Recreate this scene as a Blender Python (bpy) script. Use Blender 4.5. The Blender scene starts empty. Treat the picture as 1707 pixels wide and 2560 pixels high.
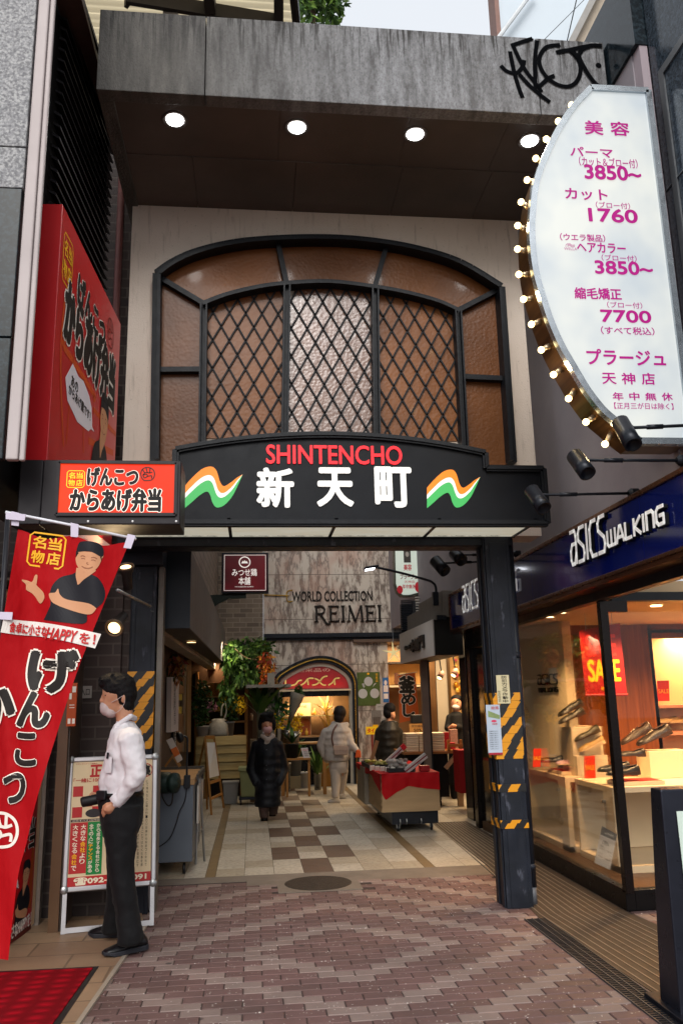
import bpy, bmesh, math, random
from mathutils import Vector, Matrix
random.seed(7)
C = bpy.context.scene.collection
SC = bpy.context.scene
# ---------------------------------------------------------------- camera
W_, H_, F_, HC = 1707.0, 2560.0, 2039.45, 1.6
PIT, YAW, ROL = 0.2253137, 0.1104611, -0.02240585
def _rot():
    B = Matrix(((1, 0, 0), (0, 0, -1), (0, 1, 0)))
    cy, sy = math.cos(YAW), math.sin(YAW); cp, sp = math.cos(PIT), math.sin(PIT); cr, sr = math.cos(ROL), math.sin(ROL)
    return Matrix(((cr, -sr, 0), (sr, cr, 0), (0, 0, 1))) @ B @ Matrix(((1, 0, 0), (0, cp, sp), (0, -sp, cp))) @ Matrix(((cy, -sy, 0), (sy, cy, 0), (0, 0, 1)))
R_ = _rot(); RT_ = R_.transposed()
CAM = Vector((0, 0, HC))
cd = bpy.data.cameras.new('camera'); cam = bpy.data.objects.new('camera', cd); C.objects.link(cam)
m3 = Matrix((R_[0], -R_[1], -R_[2])).transposed()
cam.matrix_world = Matrix.Translation(CAM) @ m3.to_4x4()
cd.sensor_fit = 'VERTICAL'; cd.sensor_height = 36; cd.lens = F_ / H_ * 36; cd.clip_end = 500; cd.clip_start = .05
SC.camera = cam
# ---------------------------------------------------------------- world, sun, exposure
w = bpy.data.worlds.new('World'); SC.world = w; w.use_nodes = True
nt = w.node_tree; bg = nt.nodes['Background']
sky = nt.nodes.new('ShaderNodeTexSky'); sky.sky_type = 'NISHITA'; sky.sun_disc = False
SUN_EL, SUN_AZ = math.radians(36), math.radians(188)
sky.sun_elevation = SUN_EL; sky.sun_rotation = SUN_AZ; sky.dust_density = 6; sky.ozone_density = 1
hs = nt.nodes.new('ShaderNodeHueSaturation'); hs.inputs['Saturation'].default_value = .25
nt.links.new(sky.outputs[0], hs.inputs['Color']); 
cmx = nt.nodes.new('ShaderNodeMix'); cmx.data_type = 'RGBA'; cmx.inputs[0].default_value = .7; cmx.inputs[7].default_value = (5.2, 5.45, 5.8, 1)   # even white cloud layer
nt.links.new(hs.outputs[0], cmx.inputs[6]); nt.links.new(cmx.outputs[2], bg.inputs[0]); bg.inputs[1].default_value = .12
sl = bpy.data.lights.new('sun', 'SUN'); so = bpy.data.objects.new('sun', sl); C.objects.link(so)
sl.energy = 1.3; sl.angle = math.radians(30); sl.color = (1, .97, .93)
sd = Vector((math.sin(SUN_AZ) * math.cos(SUN_EL), math.cos(SUN_AZ) * math.cos(SUN_EL), math.sin(SUN_EL)))
so.rotation_euler = sd.to_track_quat('Z', 'Y').to_euler()
SC.view_settings.view_transform = 'Standard'; SC.view_settings.look = 'None'; SC.view_settings.gamma = 1
SC.view_settings.exposure = 0.75
SC.cycles.use_denoising = True; SC.cycles.max_bounces = 8; SC.cycles.sample_clamp_indirect = 4; SC.cycles.caustics_reflective = False; SC.cycles.caustics_refractive = False
SC.cycles.transparent_max_bounces = 16
# ---------------------------------------------------------------- photo point -> world point at a known depth
S_ = 1707 / 1568
def _ray(x, y): return RT_ @ Vector((x * S_ - W_ / 2, y * S_ - H_ / 2, F_))
def zz(x, y, z=0.0): d = _ray(x, y); return CAM + d * ((z - HC) / d.z)
def yy(x, y, Y): d = _ray(x, y); return CAM + d * (Y / d.y)
def xx(x, y, X): d = _ray(x, y); return CAM + d * (X / d.x)
def onpl(x, y, o, n): d = _ray(x, y); o = Vector(o); n = Vector(n); return CAM + d * ((o - CAM).dot(n) / d.dot(n))
# ---------------------------------------------------------------- mesh builder
class MB:
    def __init__(s): s.v = []; s.f = []; s.m = []
    def add(s, vs, fs, mi=0):
        b = len(s.v); s.v += [tuple(p) for p in vs]; s.f += [tuple(i + b for i in f) for f in fs]; s.m += [mi] * len(fs); return s
    def hexa(s, p, mi=0):  # 8 points: bottom ring 0-3, top ring 4-7
        return s.add(p, [(3, 2, 1, 0), (4, 5, 6, 7), (0, 1, 5, 4), (1, 2, 6, 5), (2, 3, 7, 6), (3, 0, 4, 7)], mi)
    def box(s, x0, x1, y0, y1, z0, z1, mi=0):
        return s.hexa([(x0, y0, z0), (x1, y0, z0), (x1, y1, z0), (x0, y1, z0), (x0, y0, z1), (x1, y0, z1), (x1, y1, z1), (x0, y1, z1)], mi)
    def obox(s, c, u, v, w, mi=0):  # centre and three half axes
        c, u, v, w = map(Vector, (c, u, v, w))
        return s.hexa([c - u - v - w, c + u - v - w, c + u + v - w, c - u + v - w, c - u - v + w, c + u - v + w, c + u + v + w, c - u + v + w], mi)
    def bar(s, p0, p1, w, d, nrm=(0, -1, 0), mi=0):
        p0, p1, n = Vector(p0), Vector(p1), Vector(nrm).normalized(); a = (p1 - p0); t = a.normalized(); sd_ = t.cross(n).normalized(); n = sd_.cross(t)
        return s.obox((p0 + p1) / 2, a / 2, sd_ * w / 2, n * d / 2, mi)
    def prism(s, poly, vec, mi=0, cap=True):
        n = len(poly); vec = Vector(vec); a = [Vector(p) for p in poly]
        fs = [(i, (i + 1) % n, (i + 1) % n + n, i + n) for i in range(n)]
        if cap: fs += [tuple(range(n - 1, -1, -1)), tuple(range(n, 2 * n))]
        return s.add(a + [p + vec for p in a], fs, mi)
    def face(s, pts, mi=0): return s.add(pts, [tuple(range(len(pts)))], mi)
    def loft(s, rings, cap=True, mi=0, closed=True):
        n = len(rings[0]); fs = []
        for k in range(len(rings) - 1):
            for i in range(n if closed else n - 1):
                j = (i + 1) % n; fs.append((k * n + i, k * n + j, (k + 1) * n + j, (k + 1) * n + i))
        if cap: fs += [tuple(range(n - 1, -1, -1)), tuple(range((len(rings) - 1) * n, len(rings) * n))]
        return s.add([p for r in rings for p in r], fs, mi)
    def tube(s, pts, r, n=8, mi=0):
        pts = [Vector(p) for p in pts]; rs = r if isinstance(r, (list, tuple)) else [r] * len(pts); rings = []; prev = None
        for k, p in enumerate(pts):
            t = (pts[min(k + 1, len(pts) - 1)] - pts[max(k - 1, 0)]).normalized()
            if prev is None: a = t.orthogonal().normalized()
            else: a = (prev - t * prev.dot(t)).normalized()
            prev = a; b = t.cross(a)
            rings.append([p + (a * math.cos(2 * math.pi * i / n) + b * math.sin(2 * math.pi * i / n)) * rs[k] for i in range(n)])
        return s.loft(rings, True, mi)
    def lathe(s, prof, o=(0, 0, 0), ax=(0, 0, 1), n=16, mi=0, cap=True):  # prof: (radius, height along axis)
        o = Vector(o); ax = Vector(ax).normalized(); a = ax.orthogonal().normalized(); b = ax.cross(a)
        return s.loft([[o + ax * h + (a * math.cos(2 * math.pi * i / n) + b * math.sin(2 * math.pi * i / n)) * max(r, 1e-4) for i in range(n)] for r, h in prof], cap, mi)
    def sphere(s, c, r, n=10, mi=0):
        r = Vector((r, r, r)) if not hasattr(r, '__len__') else Vector(r); c = Vector(c); rings = []
        for k in range(1, n):
            t = math.pi * k / n; rings.append([c + Vector((r.x * math.sin(t) * math.cos(2 * math.pi * i / (2 * n)), r.y * math.sin(t) * math.sin(2 * math.pi * i / (2 * n)), -r.z * math.cos(t))) for i in range(2 * n)])
        return s.loft(rings, True, mi)
def obj(name, mb, mat=None, parent=None, smooth=False, bev=0, lab=None):
    me = bpy.data.meshes.new(name); me.from_pydata(mb.v, [], mb.f)
    for m in (mat if isinstance(mat, (list, tuple)) else [mat]): me.materials.append(m)
    if any(mb.m): me.polygons.foreach_set('material_index', mb.m)
    if smooth: me.polygons.foreach_set('use_smooth', [True] * len(me.polygons))
    me.update()
    o = bpy.data.objects.new(name, me); C.objects.link(o)
    if parent:
        o.parent = parent; off = Vector((0, 0, 0)); q = parent
        while q: off += q.location; q = q.parent
        o.location = -off
    if bev:
        b = o.modifiers.new('bevel', 'BEVEL'); b.width = bev; b.segments = 2; b.limit_method = 'ANGLE'; b.angle_limit = .6
    if lab: o['label'] = lab
    return o
def smooth_angle(o, a=.6):
    o.data.polygons.foreach_set('use_smooth', [True] * len(o.data.polygons)); 
    try: o.data.set_sharp_from_angle(angle=a)
    except Exception: pass
    return o
def tag(o, label, cat, group=None):
    o['label'] = label; o['category'] = cat
    if group: o['group'] = group
    return o
def thing(name, label, cat, loc, group=None):
    o = bpy.data.objects.new(name, None); C.objects.link(o); o.location = Vector(loc); o.empty_display_size = .1
    return tag(o, label, cat, group)
def struct(name, mb, mat, **k):
    o = obj(name, mb, mat, **k); o['kind'] = 'structure'; return o
def dup(root, loc, label=None, group=None):
    r = root.copy(); C.objects.link(r); r.location = Vector(loc)
    if label: r['label'] = label
    if group: r['group'] = group
    for ch in list(root.children):
        c = ch.copy(); C.objects.link(c); c.parent = r
        for g in list(ch.children):
            d = g.copy(); C.objects.link(d); d.parent = c
    return r
# ---------------------------------------------------------------- materials
def lin(h):
    if not isinstance(h, str): return (*h[:3], 1)
    h = h.lstrip('#'); o = []
    for i in (0, 2, 4):
        c = int(h[i:i + 2], 16) / 255; o.append(c / 12.92 if c < .04045 else ((c + .055) / 1.055) ** 2.4)
    return (*o, 1)
class NT:
    def __init__(s, name):
        s.m = bpy.data.materials.new(name); s.m.use_nodes = True; s.t = s.m.node_tree; s.b = s.t.nodes['Principled BSDF']; s._c = {}
    def n(s, typ, **k):
        q = s.t.nodes.new('ShaderNode' + typ)
        for a, v in k.items():
            if a.startswith('i_'):
                key = a[2:].replace('_', ' ')
                q.inputs[int(key) if key.isdigit() else key].default_value = v
            else: setattr(q, a, v)
        return q
    def l(s, a, b): s.t.links.new(a, b)
    def co(s, plane=None, scale=(1, 1, 1)):
        key = (plane, scale)
        if key in s._c: return s._c[key]
        tc = s.n('TexCoord'); src = tc.outputs['Object']
        if plane:
            se = s.n('SeparateXYZ'); s.l(src, se.inputs[0]); cb = s.n('CombineXYZ')
            for i, ch in enumerate(plane): s.l(se.outputs['XYZ'.index(ch)], cb.inputs[i])
            src = cb.outputs[0]
        mp = s.n('Mapping'); mp.inputs['Scale'].default_value = scale; s.l(src, mp.inputs[0])
        s._c[key] = mp.outputs[0]; return mp.outputs[0]
    def noise(s, scale, detail=4, stretch=(1, 1, 1), plane=None, rough=.6):
        q = s.n('TexNoise', i_Scale=scale, i_Detail=detail, i_Roughness=rough); s.l(s.co(plane, stretch), q.inputs['Vector']); return q.outputs['Fac']
    def ramp(s, fac, stops):
        q = s.n('ValToRGB'); e = q.color_ramp.elements
        while len(e) < len(stops): e.new(.5)
        for el, (p, c) in zip(e, stops): el.position = p; el.color = lin(c) if not isinstance(c, (int, float)) else (c, c, c, 1)
        s.l(fac, q.inputs[0]); return q.outputs[0]
    def mix(s, fac, a, b, mode='MIX'):
        q = s.n('Mix', data_type='RGBA', blend_type=mode)
        for sock, v in ((q.inputs[0], fac), (q.inputs[6], a), (q.inputs[7], b)):
            if hasattr(v, 'links'): s.l(v, sock)
            elif isinstance(v, (int, float)) and sock == q.inputs[0]: sock.default_value = v
            else: sock.default_value = lin(v) if not isinstance(v, (int, float)) else (v, v, v, 1)
        return q.outputs[2]
    def math(s, op, a, b=None):
        q = s.n('Math', operation=op)
        for i, v in enumerate((a, b)):
            if v is None: continue
            if hasattr(v, 'links'): s.l(v, q.inputs[i])
            else: q.inputs[i].default_value = v
        return q.outputs[0]
    def col(s, c):
        if hasattr(c, 'links'): s.l(c, s.b.inputs['Base Color'])
        else: s.b.inputs['Base Color'].default_value = lin(c)
    def bump(s, h, strength=.3, dist=.01):
        q = s.n('Bump', i_Strength=strength, i_Distance=dist); s.l(h, q.inputs['Height'])
        if s.b.inputs['Normal'].links: s.l(s.b.inputs['Normal'].links[0].from_socket, q.inputs['Normal'])
        s.l(q.outputs[0], s.b.inputs['Normal'])
    def set(s, **k):
        for a, v in k.items():
            i = s.b.inputs[a.replace('_', ' ')]
            if hasattr(v, 'links'): s.l(v, i)
            else: i.default_value = v
        return s
_M = {}
def M(col, rough=.6, metal=0, var=.12, vs=6, bump=0, bs=60, emit=0, spec=.28, st=(1, 1, 1), name=None, trans=0, alpha=1, sheen=0):
    key = (col, rough, metal, var, vs, bump, bs, emit, spec, st, trans, alpha)
    if key in _M: return _M[key]
    t = NT(name or 'mat_' + str(len(_M)))
    c = lin(col)
    if var:
        nz = t.noise(vs, 5, st)
        h = t.n('HueSaturation'); h.inputs['Color'].default_value = c
        mr = t.n('MapRange'); mr.inputs['From Min'].default_value = .25; mr.inputs['From Max'].default_value = .75; mr.inputs['To Min'].default_value = 1 - var; mr.inputs['To Max'].default_value = 1 + var
        t.l(nz, mr.inputs[0]); t.l(mr.outputs[0], h.inputs['Value']); t.col(h.outputs[0])
        mr2 = t.n('MapRange'); mr2.inputs['To Min'].default_value = max(rough - .12, .03); mr2.inputs['To Max'].default_value = min(rough + .12, 1); t.l(t.noise(vs * 2.3, 4), mr2.inputs[0]); t.l(mr2.outputs[0], t.b.inputs['Roughness'])
    else:
        t.b.inputs['Base Color'].default_value = c; t.b.inputs['Roughness'].default_value = rough
    t.set(Metallic=metal, Specular_IOR_Level=spec, Transmission_Weight=trans, Alpha=alpha)
    if sheen: t.set(Sheen_Weight=sheen)
    if bump: t.bump(t.noise(bs, 6, st), bump, .005)
    if emit:
        t.b.inputs['Emission Color'].default_value = c; t.b.inputs['Emission Strength'].default_value = emit
    _M[key] = t.m; return t.m
def glass_mat(name, tint=(1, 1, 1), refl=1.0, rough=0.0):
    t = NT(name); tr = t.n('BsdfTransparent'); tr.inputs[0].default_value = (*tint, 1); g = t.n('BsdfGlossy', i_Roughness=rough)
    fr = t.n('Fresnel', i_IOR=1.45); mx = t.n('MixShader'); f = t.math('MULTIPLY', fr.outputs[0], refl)
    t.l(f, mx.inputs[0]); t.l(tr.outputs[0], mx.inputs[1]); t.l(g.outputs[0], mx.inputs[2])
    t.l(mx.outputs[0], t.t.nodes['Material Output'].inputs[0]); return t.m
# ---------------------------------------------------------------- flat print on a surface fn(u, v, d)
def PY(Y): return lambda u, v, d: Vector((u, Y - d, v))
def PX(X): return lambda u, v, d: Vector((X - d, -u, v))
def PL(o, r, up):
    o, r, up = Vector(o), Vector(r).normalized(), Vector(up).normalized(); n = r.cross(up)
    return lambda u, v, d: o + r * u + up * v + n * d
def uvY(Y, x, y): p = yy(x, y, Y); return (p.x, p.z)
def uvX(X, x, y): p = xx(x, y, X); return (-p.y, p.z)
def bxY(Y, x0, y0, x1, y1): a = uvY(Y, x0, y1); b = uvY(Y, x1, y0); return (a[0], a[1], b[0], b[1])
def bxX(X, x0, y0, x1, y1): a = uvX(X, x0, y1); b = uvX(X, x1, y0); return (a[0], a[1], b[0], b[1])
_T = {}
def _glyphs(body, line=1.0, ext=0):
    key = (body, line, ext)
    if key in _T: return _T[key]
    cu = bpy.data.curves.new('lettering', 'FONT'); cu.body = body; cu.size = 1; cu.space_line = line; cu.align_x = 'CENTER' if '\n' in body else 'LEFT'; cu.resolution_u = 4; cu.extrude = ext
    o = bpy.data.objects.new('lettering', cu); C.objects.link(o)
    dg = bpy.context.evaluated_depsgraph_get(); dg.update()
    me = bpy.data.meshes.new_from_object(o.evaluated_get(dg))
    vs = [tuple(v.co) for v in me.vertices]; fs = [tuple(p.vertices) for p in me.polygons]
    bpy.data.objects.remove(o); bpy.data.curves.remove(cu); bpy.data.meshes.remove(me)
    x0 = min(v[0] for v in vs); x1 = max(v[0] for v in vs); y0 = min(v[1] for v in vs); y1 = max(v[1] for v in vs)
    vs = [((v[0] - x0) / (x1 - x0), (v[1] - y0) / max(y1 - y0, 1e-4), v[2]) for v in vs]
    _T[key] = (vs, fs, (x1 - x0) / max(y1 - y0, 1e-4)); return _T[key]
def tmb(mb, body, fn, box, bold=0, lift=.003, line=1.0, ext=0, mi=0, slant=0, keep=False):
    vs, fs, asp = _glyphs(body, line, ext > 0 and .02 or 0)
    u0, v0, u1, v1 = box; Wd, Hd = u1 - u0, v1 - v0
    if keep:
        if Hd * asp > Wd: h2 = Wd / asp; v0 += (Hd - h2) / 2; Hd = h2
        else: w2 = Hd * asp; u0 += (Wd - w2) / 2; Wd = w2
    b = bold * min(Hd, Wd)
    offs = [(0, 0)] if not b else [(0, 0), (b, 0), (-b, 0), (0, b), (0, -b), (.7 * b, .7 * b), (-.7 * b, -.7 * b), (.7 * b, -.7 * b), (-.7 * b, .7 * b)]
    for k, (a, c) in enumerate(offs):
        mb.add([fn(u0 + x * Wd + a + slant * (y - .5) * Hd, v0 + y * Hd + c, lift + k * 2e-5 + (z / .02 * ext if ext else 0)) for x, y, z in vs], fs, mi)
    return mb
def txt(body, fn, box, mat, parent, name='lettering', **k): return obj(name, tmb(MB(), body, fn, box, **k), mat, parent)
TESS = [0]
def pol(mb, pts, fn, lift=.002, mi=0):
    if TESS[0]:
        b = bmesh.new(); b.faces.new([b.verts.new((u, v, 0)) for u, v in pts]); bmesh.ops.triangulate(b, faces=b.faces[:])
        for _ in range(2): bmesh.ops.subdivide_edges(b, edges=[e for e in b.edges if e.calc_length() > TESS[0]], cuts=2, use_grid_fill=True); bmesh.ops.triangulate(b, faces=b.faces[:])
        b.verts.index_update(); mb.add([fn(v.co.x, v.co.y, lift) for v in b.verts], [tuple(v.index for v in f.verts) for f in b.faces], mi); b.free(); return mb
    mb.add([fn(u, v, lift) for u, v in pts], [tuple(range(len(pts)))], mi); return mb
def rect(mb, box, fn, lift=.002, mi=0): u0, v0, u1, v1 = box; return pol(mb, [(u0, v0), (u1, v0), (u1, v1), (u0, v1)], fn, lift, mi)
def ell(mb, c, r, fn, lift=.002, n=24, mi=0): return pol(mb, [(c[0] + r[0] * math.cos(2 * math.pi * i / n), c[1] + r[1] * math.sin(2 * math.pi * i / n)) for i in range(n)], fn, lift, mi)
def stroke(mb, pts, wd, fn, lift=.002, mi=0):  # flat ribbon along 2-D points
    L = []; Rr = []
    for k, (x, y) in enumerate(pts):
        a = pts[max(k - 1, 0)]; b = pts[min(k + 1, len(pts) - 1)]; dx, dy = b[0] - a[0], b[1] - a[1]; l = math.hypot(dx, dy) or 1
        ww = wd[k] if isinstance(wd, (list, tuple)) else wd
        L.append((x - dy / l * ww / 2, y + dx / l * ww / 2)); Rr.append((x + dy / l * ww / 2, y - dx / l * ww / 2))
    n = len(pts); mb.add([fn(u, v, lift) for u, v in Rr + L], [(i, i + 1, n + i + 1, n + i) for i in range(n - 1)], mi); return mb
def smooth_pts(pts, k=6):  # Catmull-Rom
    out = []; n = len(pts)
    for i in range(n - 1):
        p0, p1, p2, p3 = pts[max(i - 1, 0)], pts[i], pts[i + 1], pts[min(i + 2, n - 1)]
        for j in range(k):
            t = j / k
            out.append(tuple(.5 * (2 * b + (c - a) * t + (2 * a - 5 * b + 4 * c - d) * t * t + (3 * b - a - 3 * c + d) * t ** 3) for a, b, c, d in zip(p0, p1, p2, p3)))
    return out + [tuple(pts[-1])]
def leaves(mb, c, r, n, size, mi=0, drop=0, up=.2, seed=0, nm=1):
    rnd = random.Random(seed); c = Vector(c); r = Vector(r)
    for _ in range(n):
        while True:
            q = Vector((rnd.uniform(-1, 1), rnd.uniform(-1, 1), rnd.uniform(-1, 1)))
            if .15 < q.length < 1: break
        p = c + Vector((q.x * r.x, q.y * r.y, q.z * r.z)); s = size * rnd.uniform(.6, 1.3)
        d = Vector((rnd.uniform(-1, 1), rnd.uniform(-1, 1), rnd.uniform(-1, 1) + up - drop)).normalized(); a = d.orthogonal().normalized(); a.rotate(Matrix.Rotation(rnd.uniform(0, 6.28), 3, d)); b = d.cross(a)
        mb.add([p, p + d * s * .45 + a * s * .22, p + d * s + b * s * .12, p + d * s * .45 - a * s * .22], [(0, 1, 2), (0, 2, 3)], mi + rnd.randrange(nm))
    return mb
def blades(mb, c, n, L, wd, spread=.5, seed=0, mi=0, nm=1, droop=.4):
    rnd = random.Random(seed); c = Vector(c)
    for _ in range(n):
        az = rnd.uniform(0, 6.28); el = rnd.uniform(.05, spread); l = L * rnd.uniform(.6, 1.1); dr = Vector((math.cos(az) * math.sin(el), math.sin(az) * math.sin(el), math.cos(el))); sdv = Vector((-math.sin(az), math.cos(az), 0)).normalized(); pts = []
        for k in range(5):
            t = k / 4; p = c + dr * l * t + Vector((math.cos(az), math.sin(az), -1)) * (droop * l * t * t * .4); ww = wd * math.sin(math.pi * min(t * .8 + .15, 1)) ; pts += [p - sdv * ww / 2, p + sdv * ww / 2]
        mb.add(pts, [(2 * k, 2 * k + 1, 2 * k + 3, 2 * k + 2) for k in range(4)], mi + rnd.randrange(nm))
    return mb
def lamp(name, typ, loc, energy, col, size=.1, spot=None, tgt=None, parent=None):
    l = bpy.data.lights.new(name, typ); l.energy = energy; l.color = col
    if typ == 'AREA': l.size = size
    else: l.shadow_soft_size = size
    o = bpy.data.objects.new(name, l); C.objects.link(o); o.location = Vector(loc)
    if spot: l.spot_size = math.radians(spot); l.spot_blend = .6
    if tgt is not None: o.rotation_euler = (Vector(tgt) - Vector(loc)).to_track_quat('-Z', 'Y').to_euler()
    if parent: o.parent = parent; o.location = Vector(loc) - parent.location
    return o
WARM = (1, .61, .28); WHITE = (1, .95, .88)
# ================================================================ shared materials
BLK = M('#15161a', .45, 0, .15); BLKM = M('#1d2026', .35, .4, .2, bump=.1); DKW = M('#1c1513', .55)
CHROME = M('#c9ccd0', .22, 1, .05); STEEL = M('#9a9c9c', .35, .9, .12, bump=.05); ALU = M('#b9bdc2', .33, .8, .08)
WHITE_P = M('#e6e4df', .5, 0, .04); CREAM = M('#d9cfae', .55, 0, .06); PAPER = M('#e9e4d6', .7, 0, .05)
REDP = M('#c4101a', .45, 0, .06); WOOD = M('#8a6a40', .55, 0, .22, 4, .15, 30, st=(1, 8, 8)); PALEW = M('#b79a70', .55, 0, .12, 5, .1, 30, st=(6, 6, 1))
ORANGEP = M('#d8430f', .5, 0, .05); GREENP = M('#0b7a35', .5, 0, .05); YELP = M('#f0b000', .5, 0, .05); INK = M('#17130f', .6, 0, .05); INKR = M('#b41e1e', .6, 0, 0)
def emis(name, col, s):
    return M(col, .5, 0, 0, emit=s, name=name)
# ================================================================ ground
def mat_brick(name, c1, c2):
    t = NT(name); n1 = t.noise(1.7, 5); n2 = t.noise(9, 4)
    base = t.mix(t.ramp(n2, [(.3, 0.0), (.7, 1.0)]), c1, c2)
    wn = t.n('TexVoronoi', i_Scale=9.5); t.l(t.co(), wn.inputs['Vector']); 
    gr = t.noise(.8, 6); base = t.mix(t.ramp(gr, [(.46, 0.0), (.68, .3)]), base, '#3a302e'); gm = t.n('TexVoronoi', i_Scale=2.6); t.l(t.co(), gm.inputs['Vector']); base = t.mix(t.math('MULTIPLY', t.math('LESS_THAN', gm.outputs['Distance'], .055), .7), base, '#241d1b'); base = t.mix(.35, base, t.mix(t.ramp(n1, [(.35, 0.0), (.65, 1.0)]), '#3b3030', '#8d7a78'), 'OVERLAY')
    v = t.n('TexVoronoi', i_Scale=48); t.l(t.co(), v.inputs['Vector'])
    v2 = t.n('TexNoise', i_Scale=11, i_Detail=2); t.l(t.co(), v2.inputs['Vector'])
    thr = t.math('LESS_THAN', v.outputs['Distance'], t.math('MULTIPLY', t.math('SUBTRACT', v2.outputs['Fac'], .29), .8))
    rnd = t.n('SeparateColor'); t.l(v.outputs['Color'], rnd.inputs[0]); sp = t.math('MULTIPLY', thr, t.math('GREATER_THAN', rnd.outputs[0], .6))
    t.col(t.mix(t.math('MULTIPLY', sp, .6), base, '#c4bbb4')); t.set(Roughness=t.ramp(n2, [(.3, .55), (.7, .8)])); t.bump(t.noise(160, 3), .25, .003); return t.m
PVR = [mat_brick('paver_red', '#694f4c', '#725754'), mat_brick('paver_light', '#84736d', '#8d7c75'), mat_brick('paver_brown', '#614845', '#69504c')]
GROUT = M('#3a302e', .9, 0, .2, 20)
struct('ground', MB().box(-60, 60, -40, 60, -.4, -.02), M('#6a605c', .85, 0, .2, 3, .3, 80))
pv = MB(); rnd = random.Random(3); PX0, PY0 = .61, 5.85
for j in range(-58, 23):
    y0 = PY0 + j * .1
    if y0 > 8.02: break
    for i in range(-26, 30):
        hx = 2 * i + (j % 2); xc = PX0 + hx * .11
        if xc < -3.2 or xc > 3.6: continue
        if y0 > 6.6 and xc > 2.25: continue
        if y0 > 7.53 and .22 < xc < .95: continue
        a = abs(hx); b = abs(j); q = (a + b) % 6
        mi = 1 if q == 0 and a + b else (2 if rnd.random() < .3 else 0)
        if rnd.random() < .015: mi = 1
        x0, x1, ya, yb = xc - .107, xc + .107, y0 - .0475, y0 + .0475; h = rnd.uniform(-.0012, .0012); c = .004
        pv.add([(x0, ya, -.02), (x1, ya, -.02), (x1, yb, -.02), (x0, yb, -.02), (x0, ya, h - c), (x1, ya, h - c), (x1, yb, h - c), (x0, yb, h - c), (x0 + c, ya + c, h), (x1 - c, ya + c, h), (x1 - c, yb - c, h), (x0 + c, yb - c, h)],
               [(0, 1, 5, 4), (1, 2, 6, 5), (2, 3, 7, 6), (3, 0, 4, 7), (4, 5, 9, 8), (5, 6, 10, 9), (6, 7, 11, 10), (7, 4, 8, 11), (8, 9, 10, 11)], mi)
struct('brick_pavement', pv, PVR)
struct('pavement_joints', MB().box(-3.4, 3.7, -.1, 8.1, -.03, -.0055), GROUT)
CONC = M('#6f665d', .8, 0, .18, 5, .3, 120)
struct('concrete_strip', MB().box(-.05, 2.25, 7.86, 8.3, -.019, .001).box(.22, .95, 7.53, 7.86, -.019, .001).box(-1.2, -.05, 8.06, 8.3, -.019, .0), CONC)
# alley tiles
def mat_tile(name, c):
    t = NT(name); n = t.noise(1.2, 5); n2 = t.noise(25, 5)
    base = t.mix(t.ramp(n, [(.3, 0.0), (.75, 1.0)]), c, t.mix(.5, c, '#6b5c4c')); base = t.mix(t.ramp(n2, [(.45, 0.0), (.62, .35)]), base, '#5a4d40')
    t.col(base); t.set(Roughness=t.ramp(n, [(.3, .45), (.7, .62)])); t.bump(t.noise(30, 4), .08, .004); return t.m
TL = [mat_tile('tile_cream', '#bcb5a6'), mat_tile('tile_brown', '#4e3626'), mat_tile('tile_ochre', '#6b5428'), mat_tile('tile_cream_old', '#a59c8a')]
tl = MB(); rnd = random.Random(5)
cols = [-1.51, -1.22, -.93, -.64, -.44, -.345, -.074, .208, .489, .775, 1.066, 1.356, 1.651, 1.755, 2.05, 2.34, 2.63, 2.92, 3.2, 3.5, 3.8]
for k in range(24):
    y0 = 8.3 + k * .3605
    for i in range(len(cols) - 1):
        x0, x1 = cols[i], cols[i + 1]
        if i in (3, 12) : pass
        mi = 0 if rnd.random() < .7 else 3
        if abs(x0 + .44) < .01 or abs(x0 - 1.651) < .01: mi = 2
        elif .2 < x0 < 1.0:
            ci = [.208, .489, .775].index(x0); 
            if ((k // 2) + ci) % 2 == 1: mi = 1
        g = .002; tl.box(x0 + g, x1 - g, y0 + g, y0 + .3605 - g, -.02, rnd.uniform(0, .001), mi)
struct('alley_tiles', tl, TL)
struct('alley_tile_joints', MB().box(-1.6, 3.9, 8.25, 17, -.03, -.0035), M('#2f2822', .9))
tag(obj('manhole_cover', MB().lathe([(.0, .004), (.285, .004), (.30, .002), (.30, -.015)], (.585, 7.84, 0), n=40), M('#3a312a', .6, .5, .3, 14, .8, 90)), 'round rusty brown manhole cover in the pavement before the cream tiles', 'manhole cover')
# shop plinth, door mat, track apron, drain
PLT = NT('plinth_tile'); n_ = PLT.noise(2.5, 5); bt = PLT.n('TexBrick', i_Scale=1, i_Mortar_Size=.008, offset=0.5); bt.inputs['Brick Width'].default_value = .58; bt.inputs['Row Height'].default_value = .3
bt.inputs['Color1'].default_value = lin('#9a8064'); bt.inputs['Color2'].default_value = lin('#8a7058'); bt.inputs['Mortar'].default_value = lin('#6a5642'); PLT.l(PLT.co('XY'), bt.inputs['Vector'])
PLT.col(PLT.mix(PLT.ramp(n_, [(.35, 0.0), (.7, .6)]), bt.outputs[0], '#6d5544')); PLT.set(Roughness=.55); PLT.bump(PLT.noise(40, 5), .15)
struct('shop_plinth', MB().prism([(-4, 4.2, -.02), (-.93, 4.2, -.02), (-.79, 6.63, -.02), (-.9, 7.3, -.02), (-4, 7.3, -.02)], (0, 0, .032)), PLT.m)
struct('plinth_edge_strip', MB().prism([(-.93, 4.2, -.02), (-.905, 4.2, -.02), (-.765, 6.63, -.02), (-.79, 6.63, -.02)], (0, 0, .035)), M('#a59a8c', .5, .3))
mt = NT('mat_red_carpet'); wv = mt.n('TexWave', i_Scale=3.2, i_Distortion=2.2, i_Detail=1); wv.inputs['Detail Scale'].default_value = 1.5; wv.bands_direction = 'Y'; mt.l(mt.co(), wv.inputs['Vector'])
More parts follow.
